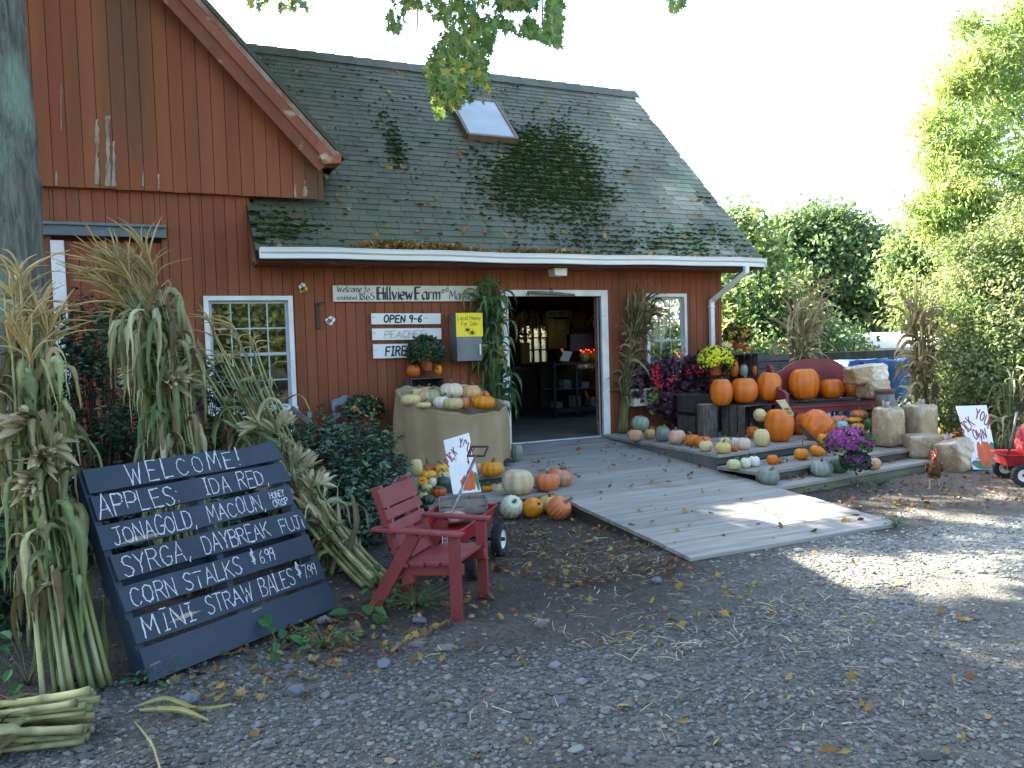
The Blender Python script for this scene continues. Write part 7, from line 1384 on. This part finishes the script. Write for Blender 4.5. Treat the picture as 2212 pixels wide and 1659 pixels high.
for b in (-1, 1): g = Geo(); lathe(g, [(0, -.022), (.010, -.012), (.011, 0), (.005, .014), (0, .018)], hq(.150, b*.010, .362), 10); part('wattle', g, M_comb, t, smooth=True); g = Geo(); lathe(g, [(0, -.013), (.012, 0), (0, .013)], hq(.143, b*.021, .390), 10, R=np.stack([hf, zz_, hs_], 1)); part('face_patch', g, M_comb, t); g = Geo(); lathe(g, [(0, -.004), (.004, 0), (0, .004)], hq(.147, b*.030, .397), 8); part('eye', g, M_black, t)
g = Geo(); tube(g, [hq(.150, 0, .392), hq(.172, 0, .388), hq(.186, 0, .380)], [.010, .007, .001], 8); part('beak', g, mat('horn_beak', (.45, .33, .14), rough=.4), t, smooth=True)
for b in (-1, 1):
    g = Geo(); prism(g, [(.065, .235), (.055, .285), (.0, .295), (-.07, .285), (-.145, .26), (-.10, .225), (-.04, .195), (.03, .195)], hc+hs_*b*.066, hf, zz_, -b*.016, (1, 1, 1)); part('wing', g, m, t, bevel=.006)
g = Geo()
for k in range(7): d = unit(-hf*.75+zz_*(.75+.12*k)+hs_*.14*(k % 3-1)); q_ = np.linspace(0, 1, 6)[:, None]; ribbon(g, hq(-.13, .015*(k % 3-1), .265)+d*.15*q_-hf*.03*q_**2, .035*np.sin(.4+q_[:, 0]*2.4)+.004, hs_+.3*rng.normal(size=3), (1, 1, 1), fold=.15)
part('tail_feathers', g, m, t)
# --- fence behind the platform, gate post
M_fence = mat('old_fence_timber', (.075, .066, .055), (.045, .04, .034), scale=4, stretch=(2, 2, 1), rough=.9, bump=.3, tint=True)
fy = .55; t = thing('rail_fence', 'dark weathered post and rail fence behind the red bench', 'fence', (5, fy, 0)); zt = P(1900, 788, y=fy)[2]
xs_ = [2.3, P(1929, 800, y=fy)[0], P(2057, 800, y=fy)[0], P(2170, 800, y=fy)[0]]
for i, x in enumerate(xs_[1:]): g = Geo(); hgt = zt+(.20 if i == 0 else -.35); beam(g, (x, fy, 0), (x, fy, hgt), .12, .12, (0, 1, 0)); part('post', g, M_fence, t, bevel=.006)
g = Geo(); beam(g, (xs_[0], fy-.09, zt-.02), (xs_[2]-.2, fy-.09, zt-.02), .10, .04, tint=(2.2, 2.2, 2.2)); part('top_rail', g, M_fence, t, bevel=.004)
for dz, xa, xb in ((-.10, xs_[0], xs_[2]), (-.62, xs_[0], xs_[3]), (.42-.0, xs_[0], xs_[1]+.2)):
    g = Geo(); z_ = zt+dz if dz < .3 else zt+.20; beam(g, (xa, fy-.075, z_), (xb, fy-.075, z_), .035, .14, tint=(1.1, 1.1, 1.1)); part('rail', g, M_fence, t, bevel=.004)
g = Geo(); a, b = P(2057, 850, y=fy-.2), P(2120, 855, y=fy-.2); beam(g, a, b, .05, .10, tint=(1.6, 1.6, 1.5)); part('rail', g, M_fence, t, bevel=.004); g = Geo(); b2 = b*[1, 1, 0]; beam(g, b2, b, .12, .12, (0, 1, 0), (1.3, 1.3, 1.2)); part('post', g, M_fence, t, bevel=.006)
# --- blue tarp and white roofed shed beyond the fence
c = P(1885, 800, dist=15.0); t_ = thing('blue_tarp_stack', 'bright blue tarpaulin draped over a stack beyond the fence', 'tarp', (c[0], c[1], 0)); n = 17; u = np.linspace(-1, 1, n); A, Bm = np.meshgrid(u, u, indexing='ij'); ed = np.maximum(np.abs(A), np.abs(Bm)); zt2 = P(1885, 779, dist=15.0)[2]
zz2 = np.where(ed < .8, zt2+.05*vnoise(A*4+3, Bm*4), np.where(ed < .95, zt2-.12, .15)); e = .12*(vnoise(A*9, Bm*9)-.5)*(ed > .8); rr_ = np.where(ed > .8, .86, 1.0); X_ = c[0]+RT[0]*A*.85*rr_-RT[1]*Bm*.6*rr_+e; Y_ = c[1]+RT[1]*A*.85*rr_+RT[0]*Bm*.6*rr_+e; ids = np.arange(n*n).reshape(n, n); g = Geo(); g.add(np.stack([X_, Y_, zz2], -1).reshape(-1, 3), np.stack([ids[:-1, :-1], ids[1:, :-1], ids[1:, 1:], ids[:-1, 1:]], -1).reshape(-1, 4)); part('tarp', g, mat('blue_tarpaulin', (.03, .09, .27), (.045, .13, .36), scale=5, rough=.45, bump=.6, bscale=9), t_, smooth=True)
c = P(1945, 750, dist=16.8); gx = unit(RT*[1, 1, 0]); gy = np.array([-gx[1], gx[0], 0]); t_ = thing('white_roofed_shed', 'low shed with a pale flat pitched roof beyond the fence', 'shed', (c[0], c[1], 0)); g = Geo(); prism(g, [(-.85, 0), (.85, 0), (.85, c[2]-.02), (-.85, c[2]-.02)], (c[0], c[1], 0), gx, zz_, .05, (1, 1, 1)); prism(g, [(-.85, 0), (.85, 0), (.85, c[2]), (-.85, c[2])], (c[0]+gy[0]*2, c[1]+gy[1]*2, 0), gx, zz_, .05); part('wall', g, M_dark, t_)
g = Geo(); A_ = c-gx*1.1-gy*.3; V = [A_, A_+gx*2.2, A_+gx*2.0+gy*1.3+zz_*.32, A_+gx*.2+gy*1.3+zz_*.32, A_+gx*2.2+gy*2.7, A_+gy*2.7]; V = V+[v-zz_*.07 for v in V]; g.addf(V, [[0, 1, 2, 3], [3, 2, 4, 5], [0, 6, 7, 1], [6, 9, 8, 7], [9, 11, 10, 8], [5, 4, 10, 11]], [[0, 3, 5], [1, 4, 2], [6, 11, 9], [7, 8, 10], ]); g.addf(V, [[0, 5, 11, 6], [1, 7, 10, 4]]); part('roof', g, mat('pale_roofing', (.62, .62, .60), (.52, .52, .50), scale=3, rough=.6), t_)
# --- inside the market
M_counter = mat('black_counter_front', (.02, .02, .023), (.03, .03, .033), scale=4, rough=.5); M_top = mat('brown_counter_top', (.10, .06, .035), (.07, .045, .03), scale=6, rough=.5)
c0 = P(1106, 895, z=.335); c1 = P(1190, 899, z=.335); ch = P(1150, 792, y=c0[1])[2]
t = thing('sales_counter', 'dark sales counter standing inside the doorway', 'counter', (c0+c1)/2); g = Geo(); box2(g, (c0[0]-.9, c0[1], .336), (c1[0], c0[1]+.7, ch-.04)); part('front', g, M_counter, t, bevel=.005); g = Geo(); box2(g, (c0[0]-.95, c0[1]-.04, ch-.04), (c1[0]+.02, c0[1]+.74, ch)); part('top', g, M_top, t, bevel=.005)
d0 = P(1199, 905, z=.335); d1 = P(1288, 905, z=.335); dh = P(1240, 783, y=d0[1])[2]; dx1 = d1[0]+.35
t = thing('glass_display_case', 'glass fronted display case with boxed goods inside the doorway', 'display case', ((d0+d1)/2)); y0 = d0[1]
g = Geo(); box2(g, (d0[0], y0, .45), (dx1, y0+.6, .52)); box2(g, (d0[0], y0+.56, .52), (dx1, y0+.6, dh)); box2(g, (d0[0], y0, dh-.04), (dx1, y0+.6, dh))
for xx in (d0[0], (d0[0]+dx1)/2, dx1-.04): box2(g, (xx, y0, .336), (xx+.04, y0+.05, dh-.04))
part('case_frame', g, M_dark, t); g = Geo(); box2(g, (d0[0]+.04, y0+.05, .86), (dx1-.04, y0+.55, .875)); part('shelf', g, M_skyglass, t); g = Geo(); g.add([(d0[0]+.04, y0+.015, .52), (dx1-.04, y0+.015, .52), (dx1-.04, y0+.015, dh-.04), (d0[0]+.04, y0+.015, dh-.04)], [[0, 1, 2, 3]]); part('front_pane', g, M_glass, t)
M_carton = mat('pale_food_carton', (.45, .46, .46), (.25, .27, .30), scale=12, rough=.5); 
for k in range(7):
    g = Geo(); x = d0[0]+.10+.19*k; z = .521 if k % 2 == 0 else .876; box2(g, (x, y0+.15, z), (x+.15, y0+.35, z+.10+.05*(k % 3))); single('food_carton', g, M_carton, 'pale food carton on a shelf of the glass display case', 'carton', (x, y0+.25, z), group='cartons in the display case')
g = Geo(); p = P(1222, 776, y=y0); pts = [P(1209, 778, y=y0+.1), P(1228, 780, y=y0+.1), P(1237, 760, y=y0+.25), P(1219, 758, y=y0+.25)]; n_ = unit(np.cross(pts[1]-pts[0], pts[3]-pts[0])); g.add([v-n_*.01 for v in pts]+pts, BOXQ); single('counter_notice', g, M_board, 'white paper notice propped on the display case', 'notice', pts[0])
g = Geo(); mo = [P(1229, 722, y=y0+.5), P(1278, 757, y=y0+.5)]; box2(g, (mo[0][0], y0+.45, mo[1][2]), (mo[1][0], y0+.6, mo[0][2])); box2(g, ((mo[0][0]+mo[1][0])/2-.03, y0+.5, dh), ((mo[0][0]+mo[1][0])/2+.03, y0+.54, mo[1][2])); single('cash_register_screen', g, M_counter, 'black cash register screen above the display case', 'screen', mo[1])
yi = y0+1.3
g = Geo(); a, b = P(1184, 690, y=yi), P(1230, 752, y=yi); box2(g, (a[0], yi, b[2]), (b[0], yi+.03, a[2])); single('cork_board', g, mat('tan_cork_board', (.60, .38, .19), (.48, .29, .14), scale=20, rough=.9), 'tan cork board of notes hanging inside the doorway', 'board', a)
for k, (px, py) in enumerate(((1190, 696), (1213, 698), (1190, 716))): a = P(px, py, y=yi-.03); g = Geo(); box2(g, a+np.array([-.07, 0, -.12]), a+np.array([.07, .008, .07])); single('pinned_note', g, mat('note_paper_%d' % k, ((.5, .42, .3), (.55, .5, .4), (.55, .40, .08))[k], rough=.8), ('brown note at the top left of the cork board', 'pale note at the top right of the cork board', 'yellow note on the left of the cork board')[k], 'note', a)
a, b = P(1183, 671, y=yi-.2), P(1228, 684, y=yi-.2); t = thing('vegetables_sign', 'grey VEGETABLES sign hanging inside the doorway', 'sign', a); g = Geo(); box2(g, (a[0], yi-.2, b[2]), (b[0], yi-.17, a[2])); part('board', g, mat('grey_sign_board', (.42, .42, .40), rough=.7), t); g = Geo(); hgt = a[2]-b[2]; text(g, 'VEGETABLES', plane_map((a[0], yi-.2005, b[2]), (1, 0, 0), (0, 0, 1)), .03, hgt*.22, hgt*.55, .012, sp=.16, xs=(b[0]-a[0]-.06)/(word_width('VEGETABLES', .16)*hgt*.55)); part('lettering', g, M_black, t)
for k, px in enumerate(list(range(1098, 1182, 9))+list(range(1232, 1290, 11))):
    yy = y0+.9+.3*(k % 3); a = P(px, 668+6*(k % 2), y=yy); g = Geo(); 
    for b in range(9): d = unit(np.array([.35*rng.normal(), .35*rng.normal(), -1])); q_ = np.linspace(0, 1, 5)[:, None]; ribbon(g, a+d*q_*.34, .035, rng.normal(size=3), np.array([.48, .33, .16])*(.6+.8*rng.random()))
    single('hanging_indian_corn', g, M_blade, 'bunch of dried indian corn hanging from the ceiling inside', 'corn bunch', a, 'dried corn bunches hanging inside the doorway')
a = P(1115, 722, y=c0[1]+.3); g = Geo(); n = 260; leaves(g, a+rng.normal(size=(n, 3))*[.16, .1, .10], rng.normal(size=(n, 3)), .06, rng, 'maple', np.array([.45, .07, .02])*(.6+.8*rng.random((n, 1)))); single('autumn_leaf_spray', g, M_dryleaf, 'orange autumn leaf spray on the counter inside', 'leaves', a)
a, b = P(1124, 740, y=c0[1]+.25), P(1143, 786, y=c0[1]+.25); g = Geo(); box2(g, (a[0], c0[1]+.2, b[2]), (b[0], c0[1]+.3, a[2])); single('tan_price_stand', g, mat('tan_card', (.40, .27, .12), rough=.7), 'tan card stand on the sales counter inside', 'stand', b)
g = Geo(); a = P(1145, 791, y=c0[1]+.2); lathe(g, [(0, 0), (.20, 0), (.22, .05), (.20, .06), (0, .06)], a*[1, 1, 0]+[0, 0, ch], 20); single('dark_tray', g, M_dark, 'dark tray on the sales counter inside', 'tray', a)
for k, (px, py) in enumerate(((1262, 772), (1280, 774), (1292, 776))): pumpkin(('yellow gourd on the display case', 'orange pumpkin on the display case by the red lights', 'small orange pumpkin on the display case at the jamb')[k], px, py+10, 22, 22, dh, ('lime', 'orange', 'orange')[k], y=y0+.3)
M_led = bpy.data.materials.new('lit_red_lamp'); M_led.use_nodes = True; M_led.node_tree.nodes['Principled BSDF'].inputs['Emission Color'].default_value = (1, .05, .02, 1); M_led.node_tree.nodes['Principled BSDF'].inputs['Emission Strength'].default_value = 1.2; M_led.node_tree.nodes['Principled BSDF'].inputs['Base Color'].default_value = (.4, .02, .01, 1)
g = Geo(); n = 9; blobs(g, np.array([P(1255+5.5*k, 757+2.5*math.sin(k*2), y=y0+.25) for k in range(n)]), np.full(n, .013), np.ones(3), rng, np.ones((n, 3))); single('red_string_lights', g, M_led, 'string of small lit red lights above the display case', 'lights', P(1275, 757, y=y0+.25))
# --- leaf litter, straw, weeds
def ground_pts(n, poly, z=.02):
    poly = np.asarray(poly, float); lo, hi = poly.min(0), poly.max(0); out = []
    while len(out) < n:
        s = lo+(hi-lo)*rng.random((n, 2)); s = s[inpoly(s, poly)]
        for x, y in s[:n-len(out)]: p = P(x, y, z=0); p[2] = gz(p[0], p[1])+z; out.append(p)
    return np.array(out)
def ramp_pts(n, poly):
    q = np.asarray(poly, float); lo, hi = q.min(0), q.max(0); out = []
    while len(out) < n:
        s = lo+(hi-lo)*rng.random(2)
        if inpoly(s[None], q)[0]:
            d = FW*FOC+RT*(s[0]-PW/2)-UP*(s[1]-PH/2); tt = (.34+.06*CAM[1]-CAM[2])/(d[2]-.06*d[1]); p = CAM+d*tt
            if RX0+.03 < p[0] < RX1-.03 and -5.1 < p[1] < -.1: out.append(p+[0, 0, .014])
    return np.array(out)
g = Geo()
def litter(Pn, size, w, curl=.45, kind='maple'):
    n = len(Pn); Pn = Pn+[0, 0, .006]; k = rng.random(n) < .38; N = np.array([0, 0, 1.])+curl*1.3*rng.normal(size=(n, 3)); sz = size*(.5+.9*rng.random(n)); c = leafcol(n, rng, w)
    leaves(g, Pn[k], N[k], sz[k], rng, kind, c[k]); leaves(g, Pn[~k], N[~k], sz[~k]*.8, rng, 'holly', c[~k]*.85)
brown = (.06, .10, .22, .28, .22, .10, .01, .02); mixd = (.22, .18, .14, .14, .12, .14, .04, .02); gold = (.38, .22, .1, .03, .05, .16, .05, .01)
litter(ground_pts(900, [(1060, 1110), (1240, 1100), (1330, 1140), (1480, 1205), (1480, 1240), (1250, 1275), (1060, 1240)]), .042, brown); litter(ground_pts(420, [(620, 1180), (1060, 1130), (1080, 1300), (860, 1420), (600, 1400)]), .06, brown)
litter(ground_pts(150, [(300, 1480), (700, 1320), (860, 1400), (700, 1470), (400, 1560)]), .06, mixd); litter(ground_pts(420, [(1700, 1062), (2000, 1025), (2212, 1030), (2212, 1090), (1930, 1120)]), .05, brown)
litter(ground_pts(110, [(980, 1280), (1480, 1215), (1700, 1260), (1400, 1400), (700, 1480)]), .048, mixd, .6); litter(ground_pts(62, [(300, 1500), (1500, 1330), (2212, 1300), (2212, 1659), (300, 1659)]), .052, gold, .6); litter(ground_pts(22, [(1500, 1200), (2212, 1150), (2212, 1350), (1600, 1350)]), .055, gold, .6)
litter(ramp_pts(70, [(1130, 955), (1310, 945), (1550, 1005), (1900, 1130), (1490, 1195), (1200, 1060)]), .06, mixd, .6); litter(ramp_pts(40, [(1310, 945), (1540, 1005), (1480, 1040), (1300, 980)]), .055, brown, .6); litter(ramp_pts(45, [(1140, 1000), (1200, 985), (1260, 1030), (1200, 1055)]), .05, brown, .6)
for z, y0_, y1_, x0_, x1_, n in ((.245, -3.1, -2.8, .3, 1.8, 90), (.125, -3.45, -3.3, .2, 2.4, 110), (.37, -2.5, -1.7, -.1, 1.4, 60), (.31, -2.1, -1.6, -3.6, -2.5, 40)):
    q_ = rng.random((n, 2)); litter(np.stack([x0_+(x1_-x0_)*q_[:, 0], y0_+(y1_-y0_)*q_[:, 1]+math.tan(SA)*(x0_+(x1_-x0_)*q_[:, 0])*(z != .31), np.full(n, z)], -1), .05, brown, .7)
stuff('fallen_leaves', g, M_dryleaf, 'fallen autumn leaves scattered over gravel, ramp and steps', 'leaves')
g = Geo()
Pn = np.vstack([ground_pts(340, [(1180, 1260), (1700, 1230), (2000, 1330), (1800, 1420), (1350, 1440), (1150, 1350)]), ground_pts(80, [(900, 1400), (2100, 1300), (2212, 1600), (1000, 1640)]), ground_pts(120, [(1060, 1120), (1480, 1200), (1300, 1270), (1060, 1230)])])
for p in Pn:
    a = rng.random()*6.283; L_ = .03+.11*rng.random()**1.6; d = np.array([math.cos(a), math.sin(a), .12*rng.normal()]); m_ = p+[0, 0, .006+.01*rng.random()]; ribbon(g, [m_-d*L_/2, m_+[.004*rng.normal(), .004*rng.normal(), .004], m_+d*L_/2], .0035+.003*rng.random(), np.cross(d, (0, 0, 1))+[0, 0, .3*rng.normal()], np.array([.50, .44, .28])*(.6+.6*rng.random()), fold=.3)
stuff('straw_bits', g, M_blade, 'broken bits of pale straw strewn on the gravel', 'straw')
# larger stones along the bed edge and in the yard
for k, (px, py, r) in enumerate(((735, 1335, .055), (700, 1345, .04), (410, 1520, .05), (1420, 1318-60, .04), (1170, 1310+45, .035), (1700, 1350, .03), (905, 1345, .04), (830, 1440, .035), (640, 1500, .05), (1210, 1525, .045), (1330, 1138, .05), (1490, 1185, .03), (1380, 1165, .045))):
    p = P(px, py, z=0); g = Geo(); blobs(g, np.array([p+[0, 0, r*.35]]), np.array([r]), np.array([1.3, 1.1, .7]), rng, np.array([[.13, .14, .155]])*(.8+.4*rng.random())); single('field_stone', g, M_stone, 'grey field stone lying at the yard edge', 'stone', p, 'larger stones along the yard edge')
M_weed = leafmat('green_weed_leaf', .3)
def weed(label, px, py, n, r, size, kind='oval', h=.12):
    c = P(px, py, z=0); t = thing('weed', label, 'plant', c, 'weeds at the edge of the gravel'); g = Geo(); gs = Geo(); 
    for k in range(n):
        a = rng.random()*6.283; tip = c+np.array([math.cos(a)*r*rng.random()**.5, math.sin(a)*r*rng.random()**.5, h*(.3+.7*rng.random())]); tube(gs, [c, (c+tip)/2+[0, 0, .02], tip], [.003, .002, .0015], 4, (.10, .14, .05)); d = unit(tip-c)
        leaves(g, tip[None], np.array([[.3*rng.normal(), .3*rng.normal()-.3, 1]]), size*(.6+.7*rng.random(1)), rng, kind, np.array([[.045, .17, .05]])*(.7+.6*rng.random()), (d*[1, 1, .2])[None])
    part('leaves', g, M_weed, t); part('stems', gs, M_stalk, t)
for a in (('broad leafed weed at the lower right corner of the pallet', 600, 1408, 7, .12, .13, 'holly'), ('broad leafed weed in front of the chair rear leg', 790, 1335, 7, .12, .13, 'holly'), ('small green weed under the red armchair', 900, 1310, 60, .28, .035), ('tiny weed beside the ramp edge', 1500*.8534+215, 1130, 22, .06, .03), ('leafy weed climbing the rear leg of the armchair', 825, 1290, 16, .14, .08, 'holly', .22), ('low weed patch between pallet and chair', 700, 1400, 40, .22, .03), ('little weed at the right foot of the ramp', 1935, 1140, 24, .1, .03), ('weed patch at the foot of the pallet', 330, 1478, 26, .14, .04), ('leafy weeds beneath the left corn shock', 60, 1480, 20, .2, .09, 'holly', .25), ('low weeds along the bottom step', 1900, 1050, 40, .2, .025)): weed(*a)
# a few loose corn leaves on the gravel by the shock
for k, pl_ in enumerate(([(300, 1525), (360, 1515), (420, 1530), (500, 1520)], [(290, 1560), (330, 1620), (350, 1680), (420, 1720)], [(300, 1535), (390, 1540), (450, 1552)])):
    pts = np.array([P(a, b, z=.02+.01*(i % 2)) for i, (a, b) in enumerate(pl_)]); tt = np.linspace(0, len(pts)-1, 14); pts = np.stack([np.interp(tt, np.arange(len(pts)), pts[:, i]) for i in range(3)], -1); pts[:, 2] += .012*np.sin(tt*2); g = Geo(); ribbon(g, pts, .03*np.sin(.3+tt/tt.max()*2.6)+.005, np.cross(np.gradient(pts, axis=0), (0, 0, 1))+[0, 0, .4], (.40, .37, .17), fold=.2); single('loose_corn_leaf', g, M_blade, ('loose dry corn leaf pointing right from the left shock', 'long loose corn leaf curving down to the bottom edge', 'short loose corn leaf beside the lying shock')[k], 'corn leaf', pts[0])
